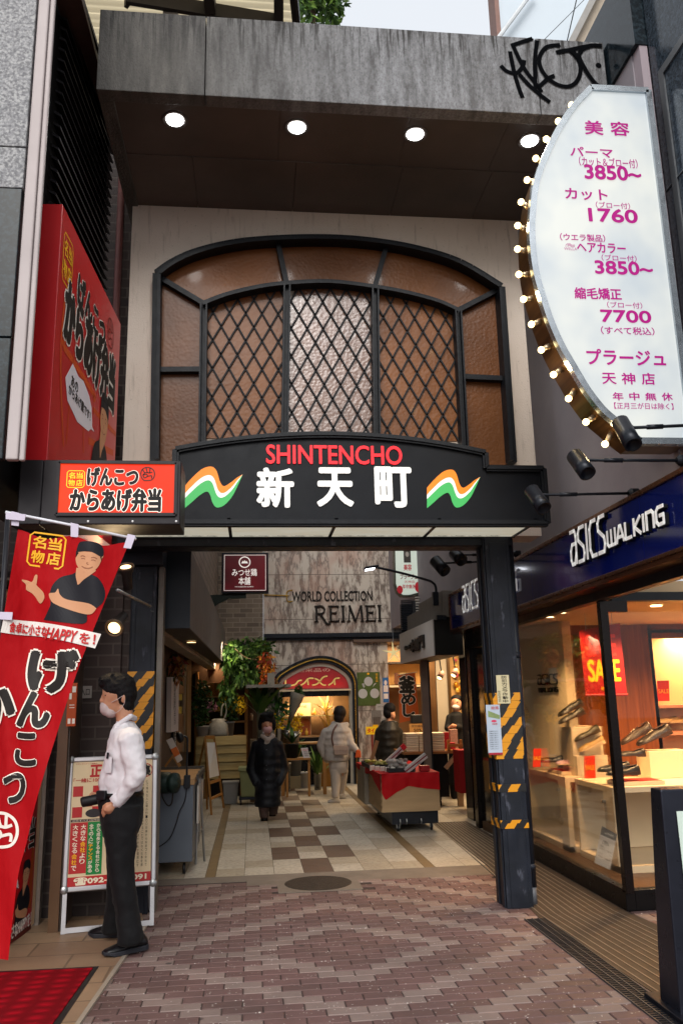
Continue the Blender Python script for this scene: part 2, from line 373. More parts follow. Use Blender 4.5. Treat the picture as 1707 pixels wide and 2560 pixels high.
wv2 = mt.n('TexWave', i_Scale=2.4, i_Distortion=1); mt.l(mt.co(), wv2.inputs['Vector'])
hh = mt.math('MULTIPLY', wv.outputs['Fac'], wv2.outputs['Fac'])
mt.col(mt.mix(mt.ramp(hh, [(.0, 0.0), (.8, 1.0)]), '#6e0510', '#97081a')); mt.set(Roughness=.95, Specular_IOR_Level=.1); mt.bump(mt.noise(350, 2), .5, .004); mt.bump(hh, .5, .015)
dm = thing('door_mat', 'red ribbed door mat with dark rubber edge on the shop plinth', 'door mat', (-1.4, 5.1, .012))
obj('carpet', MB().prism([(-2.6, 4.2, .013), (-1.03, 4.2, .013), (-.975, 5.66, .013), (-2.6, 5.69, .013)], (0, 0, .009)), mt.m, dm)
obj('rubber_border', MB().prism([(-2.62, 4.18, .012), (-.99, 4.18, .012), (-.945, 5.70, .012), (-2.62, 5.73, .012)], (0, 0, .004)), BLK, dm)
# grooved apron beside the shoe shop
ap = MB(); ap.prism([(2.09, 6.3, 0), (2.21, 4.0, 0), (2.3, 2, 0), (3.2, 2, 0), (2.79, 6.4, 0), (2.79, 11.1, 0), (2.33, 11.1, 0), (2.25, 8.3, 0)], (0, 0, .004))
struct('grooved_apron', ap, M('#3f352d', .55, .2, .2, 6, .2, 100))
gl = MB()
for k in range(11):
    f = k / 11; xa = 2.33 + f * .44; xb = 2.13 + f * .62; xc = 2.25 + f * .75
    gl.bar((xa, 11.0, .0045), (xb, 6.4, .0045), .012, .006, (0, 0, 1)); gl.bar((xb, 6.4, .0045), (xc, 3.6, .0045), .012, .006, (0, 0, 1))
struct('apron_rails', gl, M('#7d756c', .4, .6, .15))
dg = thing('drain_grate', 'black slotted drain grate beside the grooved apron', 'drain grate', (2.1, 5.3, 0))
gb = MB(); 
for k in range(90):
    y = 3.7 + k * .029; gb.box(1.985 + (6.3 - y) * .012, 2.125 + (6.3 - y) * .012, y, y + .014, -.004, .006)
obj('grate_bar', gb, M('#1e2026', .5, .5), dg)['kind'] = 'stuff'
fr_ = MB()
for xo in (1.975, 2.03, 2.075, 2.125): fr_.bar((xo, 6.3, .004), (xo + .031, 3.7, .004), .007, .012, (0, 0, 1))
obj('grate_rail', fr_, M('#4a4a4c', .5, .5), dg)
# ================================================================ gate building with canopy
def conc_streak():
    t = NT('streaked_concrete'); n = t.noise(3, 6, (5, 1, .8)); n2 = t.noise(38, 6, (1.2, 1, .7)); g = t.noise(.5, 3, (1, 1, .6)); lg = t.n('SeparateXYZ'); t.l(t.co(), lg.inputs[0])
    gx = t.n('MapRange'); gx.inputs['From Min'].default_value = -.6; gx.inputs['From Max'].default_value = 1.0; t.l(lg.outputs[0], gx.inputs[0])
    c = t.mix(t.ramp(t.math('ADD', t.math('MULTIPLY', n, .6), t.math('MULTIPLY', n2, .4)), [(.38, 0.0), (.62, 1.0)]), '#5b5a5b', '#8c8d90')
    old = t.mix(t.ramp(n, [(.35, 0.0), (.7, 1.0)]), '#3c3936', '#5a5752'); c = t.mix(gx.outputs[0], old, c); gz = t.n('MapRange'); gz.inputs['From Min'].default_value = 6.15; gz.inputs['From Max'].default_value = 6.62; t.l(lg.outputs[2], gz.inputs[0]); dr = t.noise(16, 5, (2.2, 1, .13)); c = t.mix(t.math('MULTIPLY', t.ramp(dr, [(.5, 0.0), (.6, 1.0)]), gz.outputs[0]), c, '#24211f'); pt = t.noise(60, 4, (1.6, 1, .8)); c = t.mix(t.ramp(pt, [(.52, 0.0), (.66, .45)]), c, '#3a3836')
    t.col(c); t.set(Roughness=.75); t.bump(t.noise(45, 6, (1.3, 1, .6)), .6, .02); return t.m
plw = NT('cream_plaster'); n_ = plw.noise(.9, 5); st_ = plw.noise(5, 6, (5, 1, .5)); sp_ = plw.noise(55, 4)
cc = plw.mix(plw.ramp(n_, [(.35, 0.0), (.7, 1.0)]), '#c8b9aa', '#d6c9bc'); cc = plw.mix(plw.ramp(st_, [(.58, 0.0), (.78, .5)]), cc, '#6a5a4a'); cc = plw.mix(plw.ramp(sp_, [(.66, 0.0), (.72, .6)]), cc, '#4a3f36')
plw.col(cc); plw.set(Roughness=.8); plw.bump(plw.noise(70, 6), .35, .008); PLASTER = plw.m
GY = 6.66
gate = thing('gate_building', 'cream plaster gateway wall with an arched window under a streaked concrete canopy', 'gateway', (.7, 6.7, 0))
obj('wall', MB().box(-1.078, 2.462, GY, GY + .3, 2.93, 6.05), PLASTER, gate)
ZS = 5.942; YF = 5.222
CONCR = conc_streak()
cn = MB()
seams = [-1.14, -.36, 2.19, 2.75]
for a, b in zip(seams, seams[1:]): cn.box(a + .003, b - .003, YF, YF + .12, ZS, 6.635)
cn.box(-1.137, -1.03, YF + .121, GY + .6, ZS, 6.634); cn.box(2.64, 2.747, YF + .121, GY + .6, ZS, 6.634)
obj('canopy_fascia', cn, CONCR, gate, bev=.006)
SOF = NT('soffit_paint'); lg = SOF.n('SeparateXYZ'); SOF.l(SOF.co(), lg.inputs[0]); n_ = SOF.noise(1.2, 5)
SOF.col(SOF.mix(SOF.ramp(n_, [(.3, 0.0), (.75, 1.0)]), '#3f3833', '#594c45')); SOF.set(Roughness=.55); SOF.bump(SOF.noise(180, 3), .3, .004)
sf = MB(); sx = [-1.03, -.35, .98, 1.95, 2.64]
for a, b in zip([-1.03, .2, 1.2, 1.98], [.197, 1.197, 1.977, 2.64]): sf.box(a, b, YF + .12, 5.95, ZS + .02, ZS + .07)
sx = [-1.03, -.5, .35, 1.25, 2.02, 2.64]
for a, b in zip(sx, sx[1:]): sf.box(a + .002, b - .002, 5.953, GY - .002, ZS + .012, ZS + .07)
obj('soffit', sf, SOF.m, gate)
obj('canopy_top', MB().box(-1.13, 2.74, YF + .12, GY + .6, 6.5, 6.62), CONC, gate)
# graffiti on the canopy front
gf = MB(); fnC = PY(YF)
def gpt(x, y): return uvY(YF, (1300 + x * 407 / 1568) / S_, (y * 400 / 1541) / S_)
def gp2(x, y): return uvY(YF, (1100 + x * 400 / 1568) / S_, (100 + y * 400 / 1568) / S_)
for pts in ([(680, 115), (720, 310), (770, 480), (805, 570)], [(590, 255), (650, 310), (740, 330), (800, 270), (820, 200)], [(705, 50), (760, 170), (830, 300), (930, 430), (990, 515)], [(690, 60), (900, -10)],
            [(770, 340), (850, 430), (960, 530), (1070, 615)], [(945, 10), (925, 180), (925, 330), (940, 470), (1050, 385), (1115, 355)], [(1170, 55), (1040, 75), (970, 170), (980, 280), (1050, 380), (1150, 445), (1260, 460), (1340, 400), (1370, 290), (1340, 190), (1250, 110), (1130, 130)],
            [(1130, 130), (1300, 95), (1450, 65), (1568, 62)]):
    stroke(gf, smooth_pts([gp2(*p) for p in pts], 8), .034, fnC, (gl_n := globals().get('gl_n', .004) + .0006))
for pts in ([(590, 480), (680, 445), (780, 450)], [(600, 470), (560, 540), (590, 620), (660, 740), (740, 830), (820, 850)], [(480, 480), (560, 570)]):
    stroke(gf, smooth_pts([gpt(*p) for p in pts], 8), .036, fnC, (gl_n := globals().get('gl_n', .004) + .0006))
ell(gf, gpt(750, 632), (.024, .024), fnC, .003)
obj('graffiti', gf, M('#050609', .9, 0, .1, spec=.05), gate)
# arched window ----------------------------------------------------------
IRON = M('#111419', .5, 0, .25, 9, .25, 50, spec=.2)
WY = GY
def wp(x, y): return uvY(WY, x, y)
def W3(p, d): return Vector((p[0], WY - d, p[1]))
Lb, Lt, Rt, Rb = wp(358, 1066), wp(364, 640), wp(1143, 670), wp(1169, 1068)
arch_o = [wp(*p) for p in ((364, 640), (400, 615), (455, 591), (540, 571), (640, 562), (750, 560), (850, 567), (950, 584), (1050, 615), (1143, 670))]
arch_o = smooth_pts(arch_o, 4)
win = MB()
def path_bar(pts, wd, dp, d0):
    for a, b in zip(pts, pts[1:]): win.bar(W3(a, d0 + dp / 2), W3(b, d0 + dp / 2), wd, dp)
path_bar([Lb] + arch_o + [Rb], .075, .10, 0.0); path_bar([(Lb[0] + .028, Lb[1])] + [(p[0] * .985 + .0105, p[1] - .03) for p in arch_o] + [(Rb[0] - .028, Rb[1])], .03, .06, .10)
arch_i = smooth_pts([wp(*p) for p in ((468, 708), (520, 688), (590, 671), (657, 662), (755, 658), (858, 670), (930, 683), (1000, 702), (1045, 722))], 4)
path_bar(arch_i, .06, .08, 0.0); path_bar([(p[0], p[1] - .022) for p in arch_i], .022, .05, .08)
for a, b in (((470, 706), (466, 1040)), ((658, 662), (653, 1005)), ((857, 670), (861, 1005)), ((1044, 722), (1060, 1040))):
    path_bar([wp(*a), wp(*b)], .06, .082, 0.0)
    for o in (-.024, .024):
        A, B = wp(*a), wp(*b); path_bar([(A[0] + o, A[1] - .02), (B[0] + o, B[1])], .014, .05, .082)
for a, b in (((366, 644), (470, 706)), ((638, 568), (658, 662)), ((884, 576), (857, 670)), ((1141, 672), (1044, 722)), ((361, 856), (468, 855)), ((1052, 871), (1155, 876))):
    path_bar([wp(*a), wp(*b)], .045, .078, 0.0)
obj('window_frame', win, IRON, gate)
def pebble(name, c1, c2):
    t = NT(name); n = t.noise(2, 3); oi = t.n('ObjectInfo'); t.col(t.mix(t.math('MULTIPLY', oi.outputs['Random'], .45), t.mix(t.ramp(n, [(.3, 0.0), (.7, 1.0)]), c1, c2), '#33200f')); t.set(Roughness=.42, Specular_IOR_Level=.22, Coat_Weight=.06, Coat_Roughness=.1)
    v = t.n('TexVoronoi', i_Scale=38, feature='SMOOTH_F1'); t.l(t.co('XZY'), v.inputs['Vector']); t.bump(v.outputs['Distance'], .22, .012); t.bump(t.noise(14, 3), .1, .02); return t.m
AMB = pebble('amber_pebbled_glass', '#6a3e1c', '#85522a'); AMB2 = pebble('amber_pebbled_glass_dark', '#583318', '#704424')
AMBM = pebble('amber_pebbled_glass_bright', '#5c381e', '#77492a'); b_ = AMBM.node_tree.nodes['Principled BSDF']; b_.inputs['Roughness'].default_value = .27; b_.inputs['Coat Weight'].default_value = .12; b_.inputs['Specular IOR Level'].default_value = .8
panes = [[(364, 645), (470, 706), (468, 855), (361, 856)], [(361, 857), (468, 857), (466, 1068), (358, 1068)], [(1141, 672), (1045, 722), (1052, 872), (1153, 876)], [(1052, 873), (1155, 877), (1168, 1068), (1060, 1068)]]
for pn in panes: obj('pane', MB().prism([W3(wp(*p), .002) for p in pn], (0, -.01, 0)), AMB2, gate)
nA = len(arch_o); nI = len(arch_i)
def seg(arc, x0, x1): return [p for p in arc if x0 <= p[0] <= x1]
xm1, xm2 = wp(658, 662)[0], wp(857, 670)[0]; xt1, xt2 = wp(638, 568)[0], wp(884, 576)[0]
for top, bot in ((seg(arch_o, -9, xt1) + [wp(638, 566)], [wp(658, 662)] + seg(arch_i, -9, xm1)[::-1]), ([wp(638, 566)] + seg(arch_o, xt1, xt2) + [wp(884, 574)], [wp(857, 670)] + seg(arch_i, xm1, xm2)[::-1] + [wp(658, 662)]), ([wp(884, 574)] + seg(arch_o, xt2, 9), seg(arch_i, xm2, 9)[::-1] + [wp(857, 670)])):
    obj('pane', MB().prism([W3(p, .002) for p in (top + bot)], (0, -.01, 0)), AMB, gate)
lat = []
for (xa, xb) in ((wp(470, 706)[0], xm1), (xm1, xm2), (xm2, wp(1050, 900)[0])):
    zb = wp(700, 1010)[1]; tp = [(xa, seg(arch_i, -9, xa + .2)[0][1])] + seg(arch_i, xa, xb); tp = tp + [(xb, tp[-1][1])]
    poly = tp + [(xb, zb), (xa, zb)]
    p = obj('pane', MB().prism([W3(q, .002) for q in poly], (0, -.01, 0)), AMBM if xa == xm1 else AMB, gate)
    lt = MB(); xc = (xa + xb) / 2
    def top_at(x):
        for (a, b) in zip(tp, tp[1:]):
            if a[0] <= x <= b[0] and b[0] > a[0]: return a[1] + (b[1] - a[1]) * (x - a[0]) / (b[0] - a[0])
        return tp[0][1] if x < xc else tp[-1][1]
    for s in (-1, 1):
        for k in range(-14, 15):
            prev = None; run = []
            for q in range(121):   # walk along the diagonal and keep what lies inside the light
                x = xa + (xb - xa) * q / 120; z = 4.4 + k * .262 + s * (x - xc) * 1.85
                if zb - .05 < z < top_at(x): run.append((x, z))
                elif run: break
            if len(run) > 1: lt.bar(W3(run[0], .022), W3(run[-1], .022), .014, .014)
    obj('lattice', lt, M('#121316', .7, 0, .15), p)
# gate posts -------------------------------------------------------------
NAVY = NT('post_paint'); n_ = NAVY.noise(3, 6); n2 = NAVY.noise(14, 6, (1, 1, .4)); c = NAVY.mix(NAVY.ramp(n_, [(.3, 0.0), (.7, 1.0)]), '#12151b', '#20242e'); c = NAVY.mix(NAVY.ramp(n2, [(.62, 0.0), (.74, .5)]), c, '#6f7280')
NAVY.col(c); NAVY.set(Specular_IOR_Level=.25, Roughness=NAVY.ramp(n2, [(.3, .35), (.7, .6)])); NAVY.bump(NAVY.noise(25, 5), .25, .006); NAVYM = NAVY.m
haz = NT('hazard_stripe'); sx_ = haz.n('SeparateXYZ'); haz.l(haz.co(), sx_.inputs[0]); rowf = haz.math('FLOOR', haz.math('MULTIPLY', sx_.outputs[2], 1 / .062))
ph = haz.math('FRACT', haz.math('ADD', haz.math('MULTIPLY', haz.math('SUBTRACT', haz.math('ADD', sx_.outputs[0], sx_.outputs[1]), haz.math('MULTIPLY', sx_.outputs[2], .75)), 1 / .155), haz.math('MULTIPLY', haz.math('SINE', haz.math('MULTIPLY', rowf, 7.3)), .12)))
haz.col(haz.mix(haz.math('GREATER_THAN', ph, .5), '#0f0f10', '#d08a08')); haz.set(Roughness=.45); haz.bump(haz.noise(30, 4), .2, .004)
def post(x0, x1, z1, label, bands, pipe, yf=6.62):
    t = thing('gate_post', label, 'post', ((x0 + x1) / 2, yf + .12, 0), 'painted steel posts of the gateway')
    obj('shaft', MB().box(x0, x1, yf, yf + .25, 0, z1).box(x0 + .035, x1 - .03, yf - .008, yf, 0.0, z1 - .05).box(x0 - .012, x0, yf + .02, yf + .08, 0, z1).box(x0 - .012, x0, yf + .17, yf + .24, 0, z1), NAVYM, t, bev=.006)
    b = MB()
    for za, zb in bands:
        b = MB()
        nrow = max(1, round((zb - za) / .062)); hgt = (zb - za) / nrow
        for k in range(nrow):
            e = .0016 + (k % 2) * .0012; rr = random.Random(k).uniform(-.004, .004)
            b.box(x0 - .013 - e, x1 + e, yf - .009 - e, yf + .251, za + k * hgt + .001, za + (k + 1) * hgt - .001 + 0 * rr)
        obj('hazard_tape', b, haz.m, t)
    if pipe:
        obj('drainpipe', MB().tube([(x1 + .034, 6.72, .13), (x1 + .034, 6.72, z1)], .032, 12).tube([(x1 + .034, 6.72, .26), (x1 + .034, 6.72, .30)], .036, 12).tube([(x1 + .034, 6.72, 1.9), (x1 + .034, 6.72, 1.95)], .036, 12), NAVYM, t, True)
        obj('pipe_foot', MB().tube([(x1 + .034, 6.72, 0), (x1 + .034, 6.72, .13)], .029, 12), M('#5b5d62', .6, .3, .2), t, True)
    return t
def zr(x, y): return yy(x, y, 6.62).z
post(1.945, 2.155, 2.915, 'dark navy steel gate post with drainpipe in front of the shoe shop', [(zr(1190, 1742), zr(1180, 1590)), (zr(1190, 1818), zr(1190, 1800)), (zr(1190, 1902), zr(1190, 1882))], True)
post(-1.012, -.811, 2.74, 'dark navy steel gate post behind the person in the white shirt', [(1.24, 1.86)], False, 7.02)
obj('lintel', MB().box(-1.1, 2.2, 6.665, 6.93, 2.85, 2.928).box(-1.1, -.76, 6.935, 7.27, 2.742, 2.928).box(-1.1, 2.2, 6.69, 6.90, 2.845, 2.8495), NAVYM, gate)
obj('jamb', MB().box(-.80, -.755, 7.06, 7.2, 0, 2.74), M('#6c665f', .5, .3, .25, 5), gate)
# downlights -------------------------------------------------------------
E_DL = emis('downlight_glow', '#ffffff', 9)
for k, (x, y) in enumerate(((402, 280), (682, 297), (953, 313), (1216, 328))):
    p = zz(x, y, ZS)
    lab = ['bright round downlight nearest the left end of the dark canopy', 'second bright downlight from the left under the canopy', 'third bright downlight from the left under the canopy', 'bright round downlight beside the bulb studded salon sign'][k]
    t = thing('downlight', lab, 'ceiling light', (p.x, p.y, ZS + .018), 'round downlights in the canopy')
    obj('trim_ring', MB().lathe([(.075, .0), (.095, -.008), (.1, .001)], (p.x, p.y, ZS + .017), n=28), M('#6b6663', .4, .5), t, True)
    obj('lens', MB().sphere((p.x, p.y, ZS + .02), (.07, .07, .03), 8), E_DL, t, True)
    lamp('downlight_lamp', 'SPOT', (p.x, p.y, ZS - .05), 14, (1, .97, .93), .07, 150, (p.x, p.y, 0), t)
# lit panel under the sign and the sign itself
ZP = 2.917; SY = 6.03
lp = thing('lit_soffit_panel', 'glowing translucent panel with scroll borders under the black gateway sign', 'light panel', (.7, 6.3, ZP))
lm = NT('lit_acrylic'); n_ = lm.noise(2.2, 5, (1, 3, 1)); cc = lm.mix(lm.ramp(n_, [(.45, 0.0), (.75, .35)]), '#f4f0dc', '#cfae60'); lm.t.links.new(cc, lm.b.inputs['Emission Color']); lm.b.inputs['Emission Strength'].default_value = .28; lm.col('#8a8474')
xs = [-.99, .02, .83, 1.62, 2.30]; seps = [-.955, zz(528, 1215, ZP).x, zz(765, 1215, ZP).x, zz(992, 1215, ZP).x, 2.20]
pn = MB(); 
for a, b in zip(seps, seps[1:]): pn.box(a + .012, b - .012, 6.055, 6.645, ZP + .004, ZP + .02)
obj('diffuser', pn, lm.m, lp)
bars = MB()
for s_ in seps: bars.box(s_ - .013, s_ + .013, 6.05, 6.655, ZP - .004, ZP + .03)
bars.box(-.97, 2.22, 6.645, 6.66, ZP - .006, ZP + .03)
obj('divider', bars, BLKM, lp)
orn = MB(); fnP = lambda u, v, d: Vector((u, v, ZP + .003 - d))
for a, b in zip(seps, seps[1:]):
    for vy in (6.11, 6.60):
        x = a + .07
        while x < b - .16:
            stroke(orn, smooth_pts([(x, vy), (x + .03, vy + .018), (x + .06, vy), (x + .085, vy - .014), (x + .11, vy + .004), (x + .085, vy + .012)], 5), [.006] * 26, fnP, .001)
            stroke(orn, smooth_pts([(x + .04, vy - .012), (x + .07, vy + .016), (x + .105, vy + .016), (x + .125, vy)], 5), .007, fnP, .0012)
            x += .118 if int(x * 100) % 3 else .15
obj('scroll_border', orn, M('#1a1712', .7, 0, 0, spec=.1), lp)
sg = thing('gateway_sign', 'black arched sign board with red and white lettering over the alley entrance', 'sign', (.7, SY, ZP))
def sp(x, y): return uvY(SY, x, y)
zsh = sp(1180, 1076)[1]; xl, xr = -.985, sp(1250, 1120)[0]; xsl, xsr = sp(404, 1030)[0], sp(1114, 1050)[0]; zst = sp(1114, 1040)[1]; zpk = sp(745, 998)[1]; xm = (xsl + xsr) / 2; zbt = sp(800, 1192)[1] - .0
arc = [(xsl + (xsr - xsl) * k / 20, zst + (zpk - zst) * (1 - ((k - 10) / 10) ** 2)) for k in range(21)]
zbt = ZP - .012
outl = [(xl, zbt), (xr, zbt), (xr, zsh), (xsr, zsh)] + arc[::-1] + [(xsl, zsh), (xl, zsh)]
obj('board', MB().prism([(u, SY + .02, v) for u, v in outl], (0, .012, 0)), M('#0a0d13', .45, 0, .2, 5, .08, 60, spec=.15), sg)
rim = MB()
for a, b in zip(outl, outl[1:] + outl[:1]): rim.bar((a[0], SY + .02, a[1]), (b[0], SY + .02, b[1]), .05, .06); rim.bar((a[0], SY - .015, a[1]), (b[0], SY - .015, b[1]), .02, .02)
obj('frame', rim, IRON, sg)
fnS = PY(SY + .02)
txt('SHINTENCHO', fnS, bxY(SY, 612, 1024, 922, 1063), M('#ff1f2d', .4, 0, 0, emit=.12), sg, bold=.02, ext=.008)
SIGNW = M('#f2f2ee', .4, 0, 0, emit=.06)
for ch, bb in (('新', (592, 1076, 672, 1162)), ('天', (731, 1076, 808, 1160)), ('町', (865, 1074, 941, 1162))): txt(ch, fnS, bxY(SY, *bb), SIGNW, sg, bold=.04, ext=.01)
FO, FW, FG = M('#f28418', .4, 0, 0, emit=.12), M('#f4f4f0', .4, 0, 0, emit=.06), M('#3fae5a', .4, 0, 0, emit=.1)
def flag(x0, y0, x1, y1):
    fx = lambda s, t: sp(x0 + (x1 - x0) * s, y0 + (y1 - y0) * t)
    top = [(0, .47), (.12, .28), (.3, .06), (.46, .0), (.55, .10), (.61, .36), (.68, .47), (.8, .38), (.9, .27), (1, .19)]
    bot = [(0, 1), (.12, .86), (.25, .70), (.38, .60), (.44, .68), (.48, .86), (.55, .98), (.68, .93), (.82, .72), (.92, .45), (1, .20)]
    T = smooth_pts(top, 8); B = smooth_pts(bot, 8); n = 48
    def smp(P, t): k = t * (len(P) - 1); i = min(int(k), len(P) - 2); f = k - i; return (P[i][0] + (P[i + 1][0] - P[i][0]) * f, P[i][1] + (P[i + 1][1] - P[i][1]) * f)
    for (a, b, m) in ((0, .34, FO), (.34, .55, FW), (.55, 1, FG)):
        mb = MB(); r0 = []; r1 = []
        for k in range(n + 1):
            t_, b_ = smp(T, k / n), smp(B, k / n); r0.append(fx(t_[0] + (b_[0] - t_[0]) * a, t_[1] + (b_[1] - t_[1]) * a)); r1.append(fx(t_[0] + (b_[0] - t_[0]) * b, t_[1] + (b_[1] - t_[1]) * b))
        mb.add([fnS(u, v, .004) for u, v in r1 + r0], [(i, i + 1, n + 2 + i, n + 1 + i) for i in range(n)])
        obj('flag_emblem', mb, m, sg)
flag(424, 1070, 557, 1166); flag(981, 1077, 1103, 1166)
# ================================================================ left street front
def outlined(body, fn, box, parent, wb=.10, bb=.045, white='#efe9e0', ink='#17130f', lift=.003, wem=0, **k):
    obj('letter_outline', tmb(MB(), body, fn, box, bold=wb, lift=lift, **k), M(white, .6, 0, 0, emit=wem), parent)
    obj('lettering', tmb(MB(), body, fn, box, bold=bb, lift=lift + .0025, **k), M(ink, .6, 0, 0), parent)
def seal(fn, box, parent, col, emit=0):
    u0, v0, u1, v1 = box; m = M(col, .5, 0, 0, emit=emit); w_, h_ = u1 - u0, v1 - v0; s = min(w_, h_) * .05; mb = MB()
    cs = [(u0 + .1 * w_, v0), (u1 - .1 * w_, v0), (u1, v0 + .1 * h_), (u1, v1 - .1 * h_), (u1 - .1 * w_, v1), (u0 + .1 * w_, v1), (u0, v1 - .1 * h_), (u0, v0 + .1 * h_), (u0 + .1 * w_, v0), (u0 + .12 * w_, v0)]
    stroke(mb, cs, s, fn, .003)
    for ch, a, b in (('名', .1, .54), ('当', .54, .54), ('物', .1, .1), ('店', .54, .1)): tmb(mb, ch, fn, (u0 + a * w_, v0 + b * h_, u0 + (a + .36) * w_, v0 + (b + .36) * h_), bold=.03, lift=.003)
    obj('seal_mark', mb, m, parent)
def fist(fn, box, parent, col, wd, emit=0):
    u0, v0, u1, v1 = box; q = lambda a, b: (u0 + (u1 - u0) * a, v0 + (v1 - v0) * b); mb = MB()
    for pts in ([(.3, .05), (.12, .25), (.05, .55), (.15, .85), (.4, .98), (.7, .95), (.95, .75), (1, .4), (.8, .1), (.3, .05)], [(.15, .85), (.3, .6), (.2, .45)], [(.4, .97), (.5, .62)], [(.68, .95), (.66, .6)], [(.3, .6), (.5, .62), (.66, .6), (.85, .66)], [(.2, .45), (.45, .5), (.5, .35), (.3, .25), (.2, .45)], [(.5, .35), (.8, .4), (.8, .2)]):
        stroke(mb, smooth_pts([q(*p) for p in pts], 5), wd, fn, .003)
    obj('fist_emblem', mb, M(col, .5, 0, 0, emit=emit), parent)
SKIN_P = M('#c08a66', .6, 0, .05); SKIN_D = M('#8f5c42', .6, 0, 0); HAT_P = M('#14131a', .6, 0, .05)
def chef(fn, q, parent, hand=True):   # printed cook; q maps unit box (0..1, 0 = bottom) to the surface
    def P(mat, pts, lift, sm=True, name='printed_cook'):
        pts = smooth_pts(pts + [pts[0]], 4)[:-1] if sm else pts
        obj(name, pol(MB(), [q(*p) for p in pts], fn, lift), mat, parent)
    P(HAT_P, [(.30, 0), (.34, .12), (.36, .2), (.34, .33), (.37, .44), (.45, .53), (.58, .58), (.66, .63), (.8, .60), (.9, .55), (.98, .42), (.97, .28), (.86, .17), (.8, .12), (.76, 0)], .0030)
    P(SKIN_P, [(.62, .66), (.62, .57), (.64, .5), (.66, .46), (.72, .53), (.8, .60), (.84, .66)], .0036)
    P(SKIN_P, [(.61, .86), (.60, .76), (.63, .68), (.70, .615), (.78, .62), (.86, .68), (.90, .78), (.90, .86)], .0040)
    P(M('#1a1512', .7, 0, 0), [(.595, .86), (.60, .78), (.63, .84)], .0044, False); P(M('#1a1512', .7, 0, 0), [(.90, .86), (.905, .76), (.875, .84)], .0044, False)
    P(HAT_P, [(.60, .845), (.61, .93), (.64, .975), (.72, .99), (.82, .985), (.89, .95), (.92, .885), (.90, .82), (.76, .87)], .0046)
    f = MB()
    for pts, wd in (([(.655, .80), (.68, .81), (.71, .80)], .012), ([(.78, .795), (.81, .805), (.85, .79)], .012), ([(.665, .775), (.69, .78), (.71, .773)], .010), ([(.78, .768), (.81, .773), (.835, .765)], .010), ([(.74, .74), (.735, .72), (.755, .715)], .008), ([(.68, .685), (.72, .668), (.77, .67), (.81, .69)], .012)): 
        a, b = q(0, 0), q(1, 0); stroke(f, smooth_pts([q(*p) for p in pts], 4), wd * abs(b[0] - a[0]), fn, .0048)
    obj('printed_face', f, SKIN_D, parent)
    if hand:
        P(SKIN_P, [(.0, .455), (.06, .45), (.12, .44), (.145, .52), (.175, .52), (.175, .43), (.18, .40), (.26, .33), (.28, .26), (.24, .19), (.17, .27), (.12, .31), (.06, .34), (.05, .4), (.0, .44)], .0042)
        P(SKIN_P, [(.9, .20), (.8, .25), (.55, .27), (.46, .32), (.43, .39), (.40, .34), (.33, .32), (.36, .24), (.42, .20), (.55, .16), (.75, .12), (.85, .13)], .0050)
def granite(name, c1, c2, c3, rough=.35, sc=60):
    t = NT(name); v = t.n('TexVoronoi', i_Scale=sc); t.l(t.co(), v.inputs['Vector']); n = t.noise(sc * .6, 6)
    se = t.n('SeparateColor'); t.l(v.outputs['Color'], se.inputs[0])
    c = t.mix(t.ramp(se.outputs[0], [(.25, 0.0), (.8, 1.0)]), c1, c2); c = t.mix(t.ramp(n, [(.45, 0.0), (.6, .8)]), c, c3); t.col(c); t.set(Roughness=rough, Specular_IOR_Level=.2); return t.m
GRAN = granite('granite_grey', '#7c7c7f', '#9c9c9c', '#505054', .5, 85); GRAND = granite('granite_dark', '#131b1d', '#222d33', '#0c1214', .3, 70)
def brickwall(name, plane, c1, c2, mort, bw, bh, rough=.7, ms=.008):
    t = NT(name); b = t.n('TexBrick', i_Scale=1, i_Mortar_Size=ms, i_Mortar_Smooth=.1, offset=.5); b.inputs['Brick Width'].default_value = bw; b.inputs['Row Height'].default_value = bh
    b.inputs['Color1'].default_value = lin(c1); b.inputs['Color2'].default_value = lin(c2); b.inputs['Mortar'].default_value = lin(mort); t.l(t.co(plane), b.inputs['Vector']); n = t.noise(3, 5)
    h = t.n('HueSaturation'); mr = t.n('MapRange'); mr.inputs['To Min'].default_value = .6; mr.inputs['To Max'].default_value = 1.4; t.l(n, mr.inputs[0]); t.l(mr.outputs[0], h.inputs['Value']); t.l(b.outputs[0], h.inputs['Color'])
    t.col(h.outputs[0]); t.set(Roughness=rough); t.bump(t.math('SUBTRACT', 1.0, b.outputs['Fac']), .5, .006); t.bump(t.noise(60, 4), .2, .003); return t.m
# granite pilaster building at the left edge
lb = thing('granite_building', 'grey granite fronted building at the left edge with black louvres above its shop', 'building', (-1.9, 5.5, 0))
gx = yy(85, 0, 4.2).x; zlo = yy(30, 1053, 4.2).z; zsp = yy(40, 432, 4.2).z
g = MB(); zj = [2.4, zsp]; zz_ = zsp
g.box(-3.2, gx, 4.2, 4.26, zsp + .003, 4.68); g.box(-3.2, gx, 4.2, 4.26, 4.688, 5.72); g.box(-3.2, gx, 4.2, 4.26, 5.728, 8)
obj('granite_facing', g, GRAN, lb, bev=.004)
obj('dark_granite_facing', MB().box(-3.2, gx - .004, 4.202, 4.26, zlo, 3.52).box(-3.2, gx - .004, 4.202, 4.26, 3.528, zsp), GRAND, lb, bev=.004)
sx0 = gx + .006; sx1 = gx + .098
obj('jamb_pipe', MB().box(sx0, sx1 - .03, 4.215, 4.26, zlo, 8).box(sx1 - .028, sx1, 4.23, 4.26, zlo, 8), M('#aaa09f', .55, 0, .1, 2, .05, 20), lb, bev=.008)
RO = Vector((-1.1935, 4.72, 0)); RD = Vector((.0995, 1.68, 0)).normalized(); RN = Vector((RD.y, -RD.x, 0))
lv = MB()
